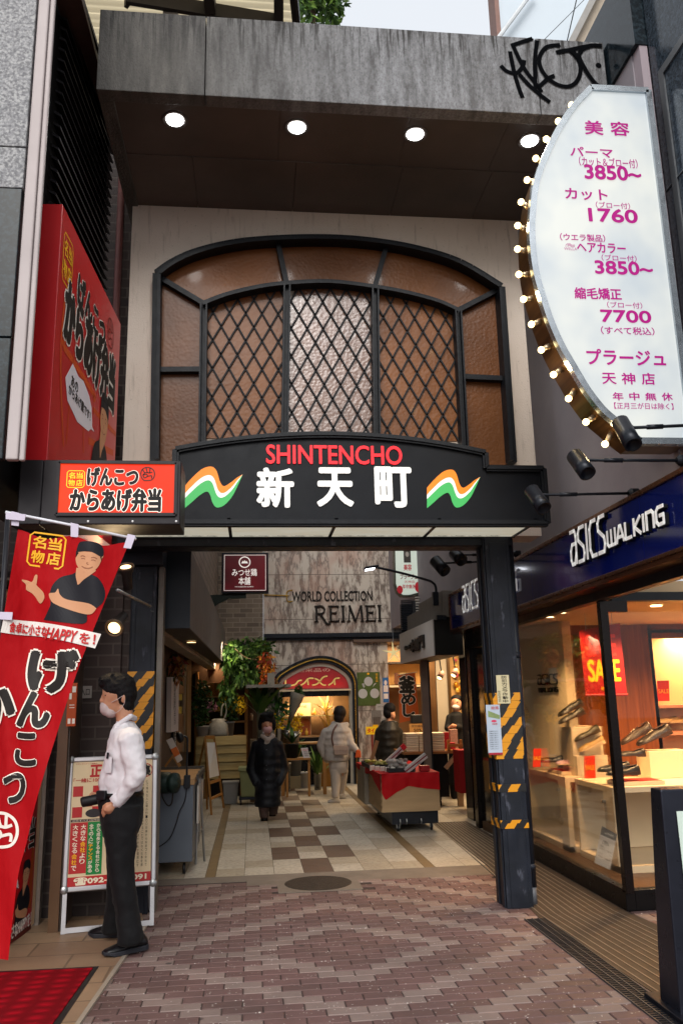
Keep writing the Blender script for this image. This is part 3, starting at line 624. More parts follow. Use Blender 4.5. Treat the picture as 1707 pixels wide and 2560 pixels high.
for k in range(34):
    z = 4.0 + k * .088; a = RO + RD * .35 - RN * .16; b = RO + RD * 1.83 - RN * .16
    for o_ in (0,): lv.hexa([a + Vector((0, 0, z)), b + Vector((0, 0, z)), b - RN * .05 + Vector((0, 0, z + .03)), a - RN * .05 + Vector((0, 0, z + .03)), a + Vector((0, 0, z + .02)), b + Vector((0, 0, z + .02)), b - RN * .05 + Vector((0, 0, z + .05)), a - RN * .05 + Vector((0, 0, z + .05))])
obj('louvre', lv, M('#2a282a', .4, .5, .15), lb)
a = RO - RD * .3 - RN * .24; b = RO + RD * 1.8 - RN * .24
obj('louvre_backing', MB().prism([a + Vector((0, 0, 2.7)), b + Vector((0, 0, 2.7)), b + Vector((0, 0, 7.2)), a + Vector((0, 0, 7.2))], -RN * .1), M('#0d0c0d', .8), lb)
p0, p1 = xx(150, -40, -1.3), xx(233, 262, -1.3)
obj('edge_beam', MB().bar(p0, p1, .05, .18, (1, 0, 0)), M('#4a3833', .5, .3, .2), lb)
# dark brick wall left of the gate
bwl = thing('brick_side_wall', 'dark brown brick wall with a rusty pipe left of the gate post', 'wall', (-1.6, 7.1, 0))
obj('brickwork', MB().box(-3.4, -1.085, 7.0, 7.25, 0, 7.3).box(-1.085, -1.02, 7.08, 7.3, 0, 2.74), brickwall('brown_brick', 'XZ', '#261a16', '#33231d', '#453a34', .23, .095), bwl)
obj('pipe', MB().tube([(-1.235, 6.96, 2.8), (-1.235, 6.96, 7.2)], .032, 10).tube([(-1.235, 6.96, 4.95), (-1.235, 6.96, 5.0)], .038, 10), M('#5a3330', .5, .2, .25), bwl, True)
# big red hanging sign
rs = thing('red_sign_board', 'large red shop sign board with black brush letters hung along the left wall', 'sign', RO + RD * .8 + Vector((0, 0, 2.8)))
Z0, Z1 = 2.80, 4.672; LEN = (Vector((-1.094, 6.4, 0)) - RO).length
bx_ = [RO, RO + RD * LEN, RO + RD * LEN - RN * .15, RO - RN * .15]
RSM = NT('red_sign_print'); n_ = RSM.noise(.8, 3); RSM.col(RSM.mix(RSM.ramp(n_, [(.3, 0.0), (.7, 1.0)]), '#b21019', '#be1a1e')); RSM.set(Roughness=.32)
obj('panel', MB().prism([p + Vector((0, 0, Z0)) for p in bx_], (0, 0, Z1 - Z0)), RSM.m, rs, bev=.004)
obj('lit_foot', MB().prism([p + Vector((0, 0, Z0 - .09)) for p in (RO + RD * .9, bx_[1], bx_[2], RO + RD * .9 - RN * .15)], (0, 0, .088)), M('#e8b9a8', .5, 0, 0, emit=.15), rs)
fnR = PL(RO, RD, (0, 0, 1))
def r2(x, y):
    p = onpl((60 + x * .3103) / S_, (450 + y * .3103) / S_, RO, RN); return ((p - RO).dot(RD), p.z)
def r2b(bl, tr): a, b = r2(*bl), r2(*tr); return (a[0], a[1], b[0], b[1])
BR_ = M('#c04a16', .5, 0, 0)
mb = MB()
for pts, wd in (([(330, 960), (300, 1300), (300, 1700), (320, 2150)], .03), ([(440, 1020), (310, 1330)], .045), ([(320, 1340), (560, 1720), (560, 1760)], .05), ([(340, 2130), (400, 1400)], .02), ([(480, 1600), (480, 2200)], .025), ([(520, 2100), (720, 2200)], .05), ([(560, 1850), (740, 2050)], .04)): stroke(mb, smooth_pts([r2(*p) for p in pts], 6), wd, fnR, .0015)
obj('brush_pattern', mb, BR_, rs)
seal(fnR, r2b((304, 790), (398, 545)), rs, '#e8b312')
outlined('げんこつ', fnR, r2b((428, 985), (655, 1150)), rs, .085, .055)
outlined('からあげ弁当', fnR, r2b((318, 1275), (735, 1460)), rs, .08, .05)
fist(fnR, r2b((665, 1310), (725, 1170)), rs, '#7d2318', .012)
bub = [r2(*p) for p in ((393, 1478), (440, 1585), (480, 1620), (525, 1740), (545, 1830), (550, 1990), (567, 2030), (540, 2005), (520, 2025), (430, 1950), (350, 1775), (333, 1590))]
obj('speech_bubble', pol(MB(), bub, fnR, .002), M('#d8d6e0', .5, 0, 0), rs)
txt('あの', fnR, r2b((378, 1650), (436, 1640)), INK, rs, bold=.03, lift=.004); txt('からあげ屋です！', fnR, r2b((358, 1720), (535, 1870)), INK, rs, bold=.03, lift=.004)
c0, c1 = r2(455, 2290), r2(700, 1790); chef(fnR, lambda a, b: (c0[0] + (c1[0] - c0[0]) * a, c0[1] - .26 + (c1[1] - c0[1] + .26) * b), rs, False)
# small lit sign box
ls = thing('lit_sign_box', 'red backlit box sign with black brush letters in a dark metal case', 'sign', (-.86, 4.55, 2.57))
a = uvY(4.55, 38, 1205); b = uvY(4.55, 417, 1056); CASE = M('#201d1f', .4, .4, .2, 5, .05, 40)
obj('case', MB().box(a[0], -1.17, 4.55, 4.70, 2.575, 2.947).box(-1.17, b[0], 4.55, 4.86, 2.575, 2.947), CASE, ls, bev=.006)
fb = bxY(4.55, 130, 1064, 406, 1182); u0, v0, u1, v1 = fb; fnL = PY(4.55)
LM = NT('red_backlit'); grd = LM.n('TexNoise', i_Scale=1.6); LM.l(LM.co(), grd.inputs['Vector']); cc = LM.mix(LM.ramp(grd.outputs['Fac'], [(.3, 0.0), (.7, 1.0)]), '#ff2a0c', '#ff4a14'); LM.l(cc, LM.b.inputs['Emission Color']); LM.b.inputs['Emission Strength'].default_value = .55; LM.col('#3a0804'); LM.set(Roughness=.4, Specular_IOR_Level=.15)
obj('lit_face', rect(MB(), fb, fnL, .004), LM.m, ls)
fr_ = MB(); 
for q0, q1 in (((u0, v0), (u1, v0)), ((u1, v0), (u1, v1)), ((u1, v1), (u0, v1)), ((u0, v1), (u0, v0))): fr_.bar((q0[0], 4.546, q0[1]), (q1[0], 4.546, q1[1]), .018, .024)
obj('bezel', fr_, CASE, ls)
fnL2 = lambda u, v, d: fnL(u, v, d + .004)
seal(fnL2, bxY(4.55, 154, 1082, 196, 1120), ls, '#ffc020', .25)
outlined('げんこつ', fnL2, bxY(4.55, 202, 1076, 318, 1116), ls, .075, .048, '#fff0e0', '#0a0706', .003, .4); outlined('からあげ弁当', fnL2, bxY(4.55, 162, 1124, 370, 1174), ls, .075, .045, '#fff0e0', '#0a0706', .003, .4)
fist(fnL2, bxY(4.55, 322, 1074, 356, 1106), ls, '#0a0706', .006)
for x in (203, 305, 405): p = zz(x, 1197, 2.575); obj('rivet', MB().sphere((p.x, p.y, 2.575), .006, 5), M('#d0d0d0', .4, 0, 0, emit=.2), ls)
# nobori banner on its pole
def Yc(x, y): return 4.0 + .028 * math.sin(x * .028 + y * .004) + .012 * math.sin(x * .06 - y * .011) + .012 * math.sin(x * .011 + y * .013) - .0002 * (y - 1700) * 0
BL_ = smooth_pts([(42, 1216), (22, 1340), (0, 1475), (-30, 1700), (-55, 1900), (-80, 2190)], 8); BRt = smooth_pts([(297, 1246), (240, 1385), (181, 1534), (125, 1705), (84, 1840), (62, 1935), (41, 2020), (20, 2205)], 8)
def at(P, t): k = t * (len(P) - 1); i = min(int(k), len(P) - 2); f = k - i; return (P[i][0] + (P[i + 1][0] - P[i][0]) * f, P[i][1] + (P[i + 1][1] - P[i][1]) * f)
nb = thing('banner', 'red vertical cloth banner with a cook and black brush letters at the left edge', 'banner', (-1.18, 4.0, .02))
mb = MB(); NU, NV = 26, 70; vs = []
for j in range(NV + 1):
    l, r = at(BL_, j / NV), at(BRt, j / NV)
    for i in range(NU + 1):
        f = i / NU; x, y = l[0] + (r[0] - l[0]) * f, l[1] + (r[1] - l[1]) * f
        if j < 8: y += (1 - j / 8) * 14 * (math.sin(math.pi * ((f * 2) % 1)) ** 2)
        vs.append(yy(x, y, Yc(x, y)))
mb.add(vs, [(j * (NU + 1) + i, j * (NU + 1) + i + 1, (j + 1) * (NU + 1) + i + 1, (j + 1) * (NU + 1) + i) for j in range(NV) for i in range(NU)])
CL = NT('banner_cloth'); CL.col('#aa0712'); CL.set(Roughness=.7, Specular_IOR_Level=.2); CL.bump(CL.noise(6, 3, (1, 1, .5)), .7, .04); tr = CL.n('BsdfTranslucent'); tr.inputs[0].default_value = lin('#d01018'); mx = CL.n('MixShader'); mx.inputs[0].default_value = .3
CL.l(CL.b.outputs[0], mx.inputs[1]); CL.l(tr.outputs[0], mx.inputs[2]); CL.l(mx.outputs[0], CL.t.nodes['Material Output'].inputs[0])
obj('cloth', mb, CL.m, nb, True); TESS[0] = 12
fnB = lambda u, v, d: yy(u, -v, Yc(u, -v) - d)
def rotfn(fn, cx, cy, ang): ca, sa = math.cos(ang), math.sin(ang); return lambda u, v, d: fn(cx + (u - cx) * ca - (v + cy) * sa, -cy + (u - cx) * sa + (v + cy) * ca, d)
pole = MB().tube([yy(21, 1178, 4.04), yy(0, 1480, 4.04), yy(-46, 2300, 4.04), Vector((yy(-46, 2300, 4.04).x - .01, 4.04, .02))], .014, 10)
obj('pole', pole, M('#17171c', .4, .2), nb, True)
obj('top_arm', MB().tube([yy(14, 1176, 4.0), yy(150, 1203, 4.0), yy(313, 1238, 4.0)], .007, 8), M('#c9c9cf', .4), nb, True)
TABM = M('#bdb4c4', .7, 0, .05)
for x0, y0, dx in ((36, 1180, 0), (172, 1206, 0), (303, 1232, -10)):
    t_ = MB(); s_ = [(x0 - 9, y0 - 6), (x0 + 9, y0 - 2), (x0 + 8 + dx, y0 + 28), (x0 - 9 + dx, y0 + 26)]
    obj('tab', t_.prism([yy(x, y, 3.975) for x, y in s_], (0, .004, 0)), TABM, nb)
obj('tab', MB().prism([yy(x, y, 3.97) for x, y in ((0, 1405), (30, 1406), (28, 1424), (-2, 1422))], (0, .004, 0)), TABM, nb)
obj('tab', MB().prism([yy(x, y, 3.96) for x, y in ((14, 1177), (60, 1181), (57, 1196), (14, 1192))], (0, .004, 0)), TABM, nb)
s1 = [(12, 1425), (60, 1427), (100, 1432), (150, 1440), (210, 1449), (236, 1446 + 20), (222, 1484), (180, 1476), (120, 1466), (70, 1459), (40, 1462), (2, 1455)]
strip = MB(); top_ = smooth_pts([(9, 1421), (50, 1425), (100, 1430), (160, 1440), (233, 1456)], 6); bot_ = smooth_pts([(2, 1452), (45, 1458), (95, 1462), (150, 1472), (219, 1489)], 6)
strip.add([fnB(x, -y, .005) for x, y in bot_ + top_], [(i, i + 1, len(bot_) + i + 1, len(bot_) + i) for i in range(len(bot_) - 1)])
obj('white_stripe', strip, M('#d9d2cc', .7, 0, 0), nb)
fr2 = rotfn(fnB, 120, 1455, -.125)
txt('食卓に小さな', fr2, (22, -1464, 108, -1440), INKR, nb, bold=.03, lift=.011); txt('HAPPY', fr2, (108, -1468, 176, -1442), INKR, nb, bold=.03, lift=.011, slant=.2); txt('を！', fr2, (184, -1468, 220, -1444), INKR, nb, bold=.03, lift=.011)
seal(rotfn(fnB, 105, 1268, -.13), (66, -1302, 148, -1226), nb, '#e0a51a')
q = lambda a, b: (52 + 196 * a, -(1428 - 192 * b)); chef(rotfn(fnB, 150, 1330, -.1), q, nb)
for ch, x0, y0, x1, y1 in (('げ', 64, 1490, 182, 1592), ('ん', 38, 1586, 118, 1672), ('こ', 32, 1680, 88, 1762), ('つ', 4, 1772, 62, 1848), ('か', -75, 1565, 36, 1680)): outlined(ch, rotfn(fnB, (x0 + x1) / 2, (y0 + y1) / 2, -.05), (x0 + 6, -y1 + 5, x1 - 6, -y0 - 5), nb, .11, .065, '#e6dccf', '#1c1613', .009)
fist(fnB, (-36, -1950, 40, -1866), nb, '#e0d5ca', 7)
TESS[0] = 0
# poster panel, aluminium frames, tiled post
pa, pb = zz(-40, 2225), zz(71, 2137); pdv = Vector((pb.x - pa.x, pb.y - pa.y, 0)).normalized(); pnv = Vector((pdv.y, -pdv.x, 0))
pp = thing('poster_panel', 'red poster panel with a cook at the foot of the left shop front', 'poster', (pb + pa) / 2)
pq = pb - pdv * 1.9
obj('panel', MB().prism([pb + Vector((0, 0, .02)), pq + Vector((0, 0, .02)), pq + Vector((0, 0, 1.72)), pb + Vector((0, 0, 1.72))], -pnv * .03), RSM.m, pp)
fnPp = PL(pb, pdv, (0, 0, 1))
def p4(x, y): p = onpl((x * .15736) / S_, (2050 + y * .15736) / S_, pb, pnv); return ((p - pb).dot(pdv), p.z)
obj('orange_strip', pol(MB(), [p4(440, 1400), p4(490, 1400), p4(575, 0), p4(540, 0)], fnPp, .002), M('#b04a1e', .5, 0, .05), pp)
obj('white_edge', MB().prism([pb + Vector((0, 0, .03)), pb + Vector((0, 0, 1.72)), pb + pdv * .07 + Vector((0, 0, 1.72)), pb + pdv * .07 + Vector((0, 0, .03))], -pnv * .03), M('#d9b48c', .5, 0, .06), pp)
c0, c1 = p4(205, 1800), p4(500, 580); chef(fnPp, lambda a, b: (c0[0] - .14 + (c1[0] - c0[0] + .16) * a, c0[1] + (c1[1] - c0[1]) * b), pp)
obj('speech_bubble', pol(MB(), [p4(*p) for p in ((60, 960), (280, 930), (298, 1085), (260, 1075), (245, 1130), (150, 1230), (40, 1240), (30, 1080))], fnPp, .003), M('#d8d4d8', .6, 0, 0), pp)
txt('わけがある!!', fnPp, (p4(60, 1160)[0], p4(60, 1160)[1], p4(262, 1000)[0], p4(60, 1080)[1]), INK, pp, bold=.03, lift=.005)
obj('caption_band', pol(MB(), [p4(0, 2060), p4(490, 1760), p4(490, 1660), p4(0, 1900)], fnPp, .003), M('#5a1a14', .6, 0, 0), pp)
txt('卓に小さなHAPPYを！', fnPp, (p4(0, 2050)[0], p4(0, 2050)[1] + .005, p4(480, 1700)[0], p4(0, 2050)[1] + .1), M('#e6dcd4', .6, 0, 0), pp, bold=.03, lift=.005)
outlined('弁当', fnPp, (p4(420, 400)[0] - .12, p4(420, 480)[1], p4(545, 400)[0], p4(420, 10)[1]), pp, .05, .03)
al = thing('shutter_rail', 'upright aluminium shutter rails between the red poster and tiled post', 'rail', pb + pdv * .15)
for k, (o_, wd, m) in enumerate(((.09, .05, '#8a7f76'), (.15, .012, '#b7b2ac'), (.18, .06, '#5a4c42'))):
    c = pb + pdv * (o_ + wd / 2) - pnv * .02 * k; obj('rail', MB().obox(c + Vector((0, 0, 1.35)), pdv * wd / 2, pnv * .025, (0, 0, 1.34)), M(m, .4, .5, .15), al)
tp_ = thing('tiled_post', 'narrow post faced with stacked cream and grey tiles beside the white recruitment board', 'post', (-1.42, 6.7, 0))
TILEC = brickwall('stack_tile', 'XZ', '#b98a56', '#c79a68', '#5a4028', .4, .046, .4, .05); TILEG = brickwall('stack_tile_grey', 'YZ', '#5c4c3e', '#6a5848', '#3a2e26', .11, .046, .5, .04)
obj('front_tiles', MB().box(-1.458, -1.385, 6.56, 6.585, .012, 2.6), TILEC, tp_); obj('side_tiles', MB().box(-1.457, -1.374, 6.586, 6.98, .012, 2.6), TILEG, tp_)
# entrance notice, ticket board
en = tag(obj('entrance_notice', MB().box(*(lambda b: (b[0], b[2], 6.985, 6.995, b[1], b[3]))(bxY(6.99, 172, 1575, 212, 1604))), M('#8f8a84', .6, 0, .05)), 'small pale notice with two characters on the dark brick wall', 'notice')
txt('入口', PY(6.985), bxY(6.985, 186, 1581, 207, 1597), INK, en, bold=.01)
tb = thing('ticket_board', 'narrow orange board with paper slips on the tiled post beside the banner', 'board', (-1.30, 6.55, 1.75))
bb = bxY(6.5, 152, 1568, 178, 1668)
obj('board', MB().box(bb[0], bb[2], 6.50, 6.53, bb[1], bb[3]), M('#b04a1c', .5, 0, .1), tb)
mb = MB(); f5 = PY(6.5)
for (x0, y0, x1, y1) in ((167, 1576, 176, 1590), (160, 1592, 166, 1606), (156, 1650, 163, 1662), (166, 1650, 173, 1662), (160, 1618, 172, 1620), (160, 1624, 172, 1626)): rect(mb, bxY(6.5, x0, y0, x1, y1), f5, .003)
obj('paper_slip', mb, PAPER, tb)
# shop interior glimpses left of the banner
sh = thing('food_counter_shelf', 'dark shop shelving with pots glimpsed left of the banner pole', 'shelf', (-1.75, 6.2, 0))
obj('back_board', MB().box(-3.3, -1.68, 6.5, 6.6, 1.75, 2.62), M('#1a1210', .8), sh); s_ = MB()
for z in (1.95, 2.12, 2.34, 2.5): s_.box(-3, -1.60, 6.15, 6.5, z, z + .02)
obj('shelf_board', s_, M('#6a5a4c', .5), sh)
for x, z, r, c in ((-1.72, 2.14, .05, '#8a3a1c'), (-1.80, 2.36, .06, '#b06a4a'), (-1.66, 2.36, .04, '#c9b6a4'), (-1.74, 1.97, .06, '#7a2a1a')):
    tag(obj('clay_pot', MB().lathe([(r * .6, 0), (r, r * .5), (r * .9, r * 1.2), (r * .5, r * 1.5)], (x, 6.3, z + .001), n=14), M(c, .5), None, True), {'#8a3a1c': 'rust brown pot on the dark shelf left of the banner', '#b06a4a': 'salmon clay pot on the upper dark shelf', '#c9b6a4': 'pale pot on the upper dark shelf', '#7a2a1a': 'dark red pot on the lowest dark shelf'}[c], 'pot', 'pots on the dark shelf')
# two spotlights on the arm
arm = thing('lamp_arm', 'slim steel arm clamped to the left gate post behind the banner', 'lamp arm', (-.95, 6.6, 2.3))
A0, A1 = yy(230, 1418, 6.2), yy(372, 1522, 6.58); A0 = yy(280, 1455, 6.0) if False else yy(250, 1430, 5.9)
A1 = yy(345, 1392, 6.58)
obj('tube', MB().tube([yy(270, 1440 - 85, 6.0), yy(345, 1392, 6.58)], .012, 8), STEEL, arm, True); obj('wire', MB().tube(smooth_pts([(*yy(338, 1385, 6.56),), (*yy(348, 1380, 6.55),), (*yy(352, 1395, 6.55),), (*yy(346, 1402, 6.55),), (*yy(354, 1405, 6.55),)], 5), .004, 6), BLK, arm)
E_W = emis('warm_lamp_glow', '#ffd090', 2.6)
def spot(label, c, d, r, on_pt, energy=12, group='warm spotlights by the left shop', tgt=None):
    c, d = Vector(c), Vector(d).normalized(); t = thing('spotlight', label, 'spotlight', c, group)
    obj('housing', MB().lathe([(r * .35, -r * 3.2), (r * .55, -r * 3.1), (r * .6, -r * 1.9), (r * .62, -r * 1.85), (r * .6, -r * 1.2), (r * .95, -r * .5), (r, 0), (r * .9, .0), (r * .85, -r * .2)], c, d, 20), M('#2a2523', .45, .3, .2), t, True)
    obj('rim', MB().lathe([(r * 1.02, -r * .25), (r * 1.06, -r * .1), (r * 1.0, .004), (r * .9, 0), (r * .86, -r * .1)], c, d, 20, cap=False), M('#5a4a3c', .4, .4), t, True)
    obj('lens', MB().lathe([(0.001, -r * .1), (r * .66, -r * .12), (.001, -r * .14)], c, d, 20), E_W, t)
    lamp('spot_lamp', 'SPOT', c + d * .03, energy, (1, .72, .4), .05, 120, c + d * 2, t); return t
spot('lit spotlight with upturned glowing lens beside the banner edge', yy(289, 1300, 6.1), (-.05, -.55, .83), .06, 0, 6)
spot('lit round spotlight tilted down in front of the dark brick wall', yy(262, 1443, 6.1), (-.15, -.75, -.45), .068, 0, 14)
# top left: corrugated roof, beams, tree, right hand high buildings
cr = MB(); nx = 80; ny = 60; vs = []
for j in range(ny * 4 + 1):
    y = 6.4 + j * .022
    for x in (-3.0, -1.3, .46): vs.append((x, y, 8.85 + .022 * math.sin(j * math.pi / 2.0 * .9)))
cr.add(vs, [(j * 3 + i, j * 3 + i + 1, j * 3 + i + 4, j * 3 + i + 3) for j in range(ny * 4) for i in range(2)])
CRM = NT('corrugated_plastic'); CRM.col('#cbbb9c'); CRM.set(Roughness=.5); tr = CRM.n('BsdfTranslucent'); tr.inputs[0].default_value = lin('#e8d8b4'); mx = CRM.n('MixShader'); mx.inputs[0].default_value = .65; CRM.l(CRM.b.outputs[0], mx.inputs[1]); CRM.l(tr.outputs[0], mx.inputs[2]); CRM.l(mx.outputs[0], CRM.t.nodes['Material Output'].inputs[0])
rf = thing('corrugated_roof', 'translucent cream corrugated roof on dark steel beams above the canopy', 'roof', (-1, 8, 8.8)); obj('sheet', cr, CRM.m, rf, True)
bm = MB(); BMM = M('#26211f', .5, .3)
for (a, b, wd) in (((290, -8), (640, 50), .05), ((478, -30), (484, 18), .11), ((640, -30), (640, 45), .10), ((676, -30), (684, 48), .05), ((668, -30), (676, 45), .04), ((300, -10), (290, 4), .04)):
    bm.bar(zz(*a, 8.7), zz(*b, 8.7), wd, .16, (0, 0, 1))
obj('beam', bm, BMM, rf)
tr_ = thing('street_tree', 'leafy green tree top behind the canopy beside the corrugated roof', 'tree', (1.9, 21, 0)); tc = yy(718, -8, 21)
LEAFM = [M('#2e4a1a', .5, 0, .2, name='leaf_a'), M('#4a6b26', .5, 0, .2, name='leaf_b'), M('#6d8c3a', .5, 0, .2, name='leaf_c')]
obj('trunk', MB().tube([(tc.x, 21, 0), (tc.x + .05, 21, 8), (tc.x, 21, tc.z)], [.25, .18, .08], 10), M('#4a3a2a', .8, bump=.5), tr_, True)
obj('crown', leaves(leaves(MB(), tc + Vector((0, 0, .6)), (1.0, 1.1, 2.0), 1100, .3, seed=4, nm=3), tc + Vector((.5, 0, .1)), (.7, .8, 1.1), 450, .28, seed=9, nm=3), LEAFM, tr_)
pb_ = thing('panelled_building', 'pale blue white panelled building rising behind the right end of the canopy', 'building', (4.6, 12, 0))
x0 = yy(1146, 50, 12).x
obj('panel_wall', MB().box(x0, 9, 12, 12.3, 0, 18), M('#b9c3cb', .35, 0, .05, 1), pb_); 
obj('corner_trim', MB().box(x0 - .08, x0, 11.95, 12.3, 0, 18), M('#7a5a50', .5), pb_); obj('pipe', MB().tube([yy(1140, 92, 11.8), yy(1230, -30, 11.8)], .04, 8), M('#c2c6c8', .4), pb_)
wr = MB(); wr.tube([yy(1240, 100, 11.5), yy(1350, -10, 11.5)], .006, 5); wr.tube([yy(1300, 100, 11.5), yy(1325, -10, 11.5)], .010, 5)
tag(obj('overhead_wire', wr, BLK), 'thin black overhead wires crossing the pale panelled building', 'wire')
sc_ = thing('stucco_building', 'beige stucco building behind the canopy at upper right', 'building', (5.5, 9.8, 0)); fY = 9.8
q4 = [yy(1304, 120, fY), yy(1395, -60, fY), yy(1700, -60, fY), yy(1600, 200, fY), yy(1350, 260, fY)]
obj('wall', MB().prism(q4, (0, .8, 0)), M('#a89c8c', .85, 0, .12, 3, .4, 90), sc_)
obj('cornice', MB().bar(yy(1299, 120, fY - .1), yy(1390, -60, fY - .1), .09, .12), M('#8d8a86', .6), sc_)
# ================================================================ right street front
rb = thing('right_building', 'grey stucco and dark granite building rising above the shoe shop on the right', 'building', (3.2, 6, 2.9))
STUC = NT('grey_stucco'); n_ = STUC.noise(1.2, 5); STUC.col(STUC.mix(STUC.ramp(n_, [(.3, 0.0), (.7, 1.0)]), '#8a848a', '#9d969a')); STUC.set(Roughness=.85); STUC.bump(STUC.noise(80, 5), .3, .006)
obj('stucco_wall', MB().box(2.79, 3.1, 4.9, 17, 2.96, 6.7), STUC.m, rb)
# alcove with pale siding, dark soffit beam, granite slab
bx0 = xx(1480, 44, 2.75)
gY = xx(1480, 44, 2.86).y
obj('granite_slab', MB().box(2.86, 3.6, 2.0, gY, 3.0, 12), granite('blue_granite', '#2b343d', '#3f4a55', '#1d252c', .15, 60), rb)
sg_ = MB()
obj('slab_trim', MB().box(2.845, 2.858, gY - .16, gY - .10, 3.0, xx(1475, 240, 2.85).z).box(2.845, 2.858, 2.0, gY - .10, xx(1475, 240, 2.85).z, xx(1475, 240, 2.85).z + .06).box(2.85, 2.86, 2.0, gY, 5.0, 5.006), M('#6a6d70', .4, .6, .15), rb)
bz0 = xx(1480, 44, 2.76).z; bz1 = bz0 + .75
obj('beam', MB().box(2.765, 3.2, gY + .01, 7.2, xx(1400, 190, 2.76).z - .02, xx(1400, 190, 2.76).z + .72), granite('beam_granite', '#1a2228', '#2a353c', '#11171b', .12, 50), rb)
obj('siding', MB().box(2.80, 2.86, gY + .02, 4.895, 3.1, 7.2), M('#a79aa0', .6, 0, .06, 2), rb)
obj('side_box', MB().box(2.6, 2.79, 4.72, 4.86, yy(1500, 700, 4.75).z, yy(1500, 560, 4.75).z), M('#5d656c', .45, .3), rb)
# salon blade sign ---------------------------------------------------------
BY = 4.7
def z9(x, y): return ((1280 + x * .27232) / S_, (200 + y * .27232) / S_)
def z10(x, y): return ((1280 + x * .27232) / S_, (650 + y * .27232) / S_)
def U(p): return uvY(BY, *p)
crv = [z9(715, 85), z9(560, 250), z9(430, 440), z9(330, 640), z9(250, 830), z9(205, 990), z9(180, 1200), z9(170, 1400), z9(185, 1600)] + [z10(*p) for p in ((190, 0), (215, 150), (265, 330), (340, 560), (440, 790), (560, 1000), (680, 1200), (820, 1380), (945, 1490), (1070, 1600), (1160, 1668))]
crv = smooth_pts([U(p) for p in crv], 3)
rt = [U(z10(1640, 1672)), U(z9(1235, 112))]
blade = crv + rt
ss = thing('salon_sign', 'tall white backlit salon price sign with curved bulb studded edge', 'sign', (2.1, 4.8, 3.0))
BRASS = NT('brown_brass'); w_ = BRASS.noise(3, 5, (1, .1, 8)); BRASS.col(BRASS.mix(BRASS.ramp(w_, [(.3, 0.0), (.7, 1.0)]), '#4a3320', '#7a5a34')); BRASS.set(Metallic=.85, Roughness=.28)
obj('casing', MB().prism([(u, BY + .01, v) for u, v in blade], (0, .26, 0)), BRASS.m, ss)
fr_ = MB()
for a, b in zip(blade, blade[1:] + blade[:1]): fr_.bar((a[0], BY, a[1]), (b[0], BY, b[1]), .042, .05)
obj('frame', fr_, M('#a9b1b8', .25, .9, .1), ss)
FCM = NT('white_backlit'); n_ = FCM.noise(1.3, 3, (1.2, 1, 1)); se = FCM.n('SeparateXYZ'); FCM.l(FCM.co(), se.inputs[0]); cc = FCM.mix(FCM.ramp(n_, [(.38, 0.0), (.64, 1.0)]), '#cfd9df', '#fafbf0'); FCM.l(cc, FCM.b.inputs['Emission Color']); FCM.b.inputs['Emission Strength'].default_value = .42; FCM.col('#74787c'); FCM.set(Roughness=.25)
fnF = PY(BY)
obj('lit_face', pol(MB(), blade, fnF, .006), FCM.m, ss)
MAG = M('#a00074', .5, 0, 0, emit=.12); fnF2 = lambda u, v, d: fnF(u, v, d + .008)
def b9(x0, y0, x1, y1, f=None): f = f or z9; return bxY(BY, *f(x0, y0), *f(x1, y1))
for t_, bb, bo in (('美', (665, 390, 815, 505), .03), ('容', (902, 400, 1055, 515), .03), ('パーマ', (530, 640, 908, 705), .03), ('（カット＆ブロー付）', (610, 738, 1135, 795), .012), ('3850~', (665, 812, 1160, 912), .05), ('カット', (485, 1018, 858, 1100), .03), ('（ブロー付）', (762, 1138, 1068, 1182), .012), ('1760', (702, 1205, 1130, 1303), .05), ('（ウエラ製品）', (435, 1430, 840, 1480), .02), ('ヘアカラー', (592, 1512, 1025, 1585), .03), ('（ブロー付）', (815, 1620, 1128, 1665), .012), ('3850~', (760, 1685, 1268, 1782), .05), ('WELLA', (470, 1548, 585, 1567), 0)):
    txt(t_, fnF2, b9(*bb), MAG, ss, bold=bo)
for t_, bb, bo in (('縮毛矯正', (570, 272, 985, 360), .03), ('（ブロー付）', (865, 398, 1180, 445), .012), ('7700', (812, 478, 1255, 572), .05), ('（すべて税込）', (810, 628, 1290, 685), .02), ('プラージュ', (685, 840, 1385, 962), .03), ('天', (822, 1045, 938, 1142), .025), ('神', (1002, 1045, 1112, 1145), .025), ('店', (1184, 1045, 1292, 1148), .025), ('年', (918, 1222, 1005, 1292), .03), ('中', (1070, 1222, 1152, 1292), .03), ('無', (1216, 1226, 1306, 1294), .03), ('休', (1368, 1226, 1455, 1296), .03), ('【正月三が日は除く】', (930, 1322, 1465, 1370), .012)):
    txt(t_, fnF2, b9(*bb, z10), MAG, ss, bold=bo)
wv_ = MB()
for k in range(3): stroke(wv_, smooth_pts([U(z9(x, y + k * 9)) for x, y in ((500, 1518), (520, 1508), (540, 1522), (568, 1520))], 4), .003, fnF2, .002)
stroke(wv_, smooth_pts([U(z9(x, y)) for x, y in ((484, 1540), (488, 1518), (505, 1508))], 4), .003, fnF2, .002)
obj('wave_emblem', wv_, MAG, ss)
BULB = emis('bulb_glow', '#ffdf9c', 3.2); bl = [z9(*p) for p in ((540, 230), (420, 378), (310, 543), (215, 720), (135, 918), (80, 1120), (50, 1337), (48, 1552))] + [z10(*p) for p in ((60, 132), (103, 360), (175, 590), (265, 825), (378, 1052), (515, 1272), (675, 1487), (850, 1690))]
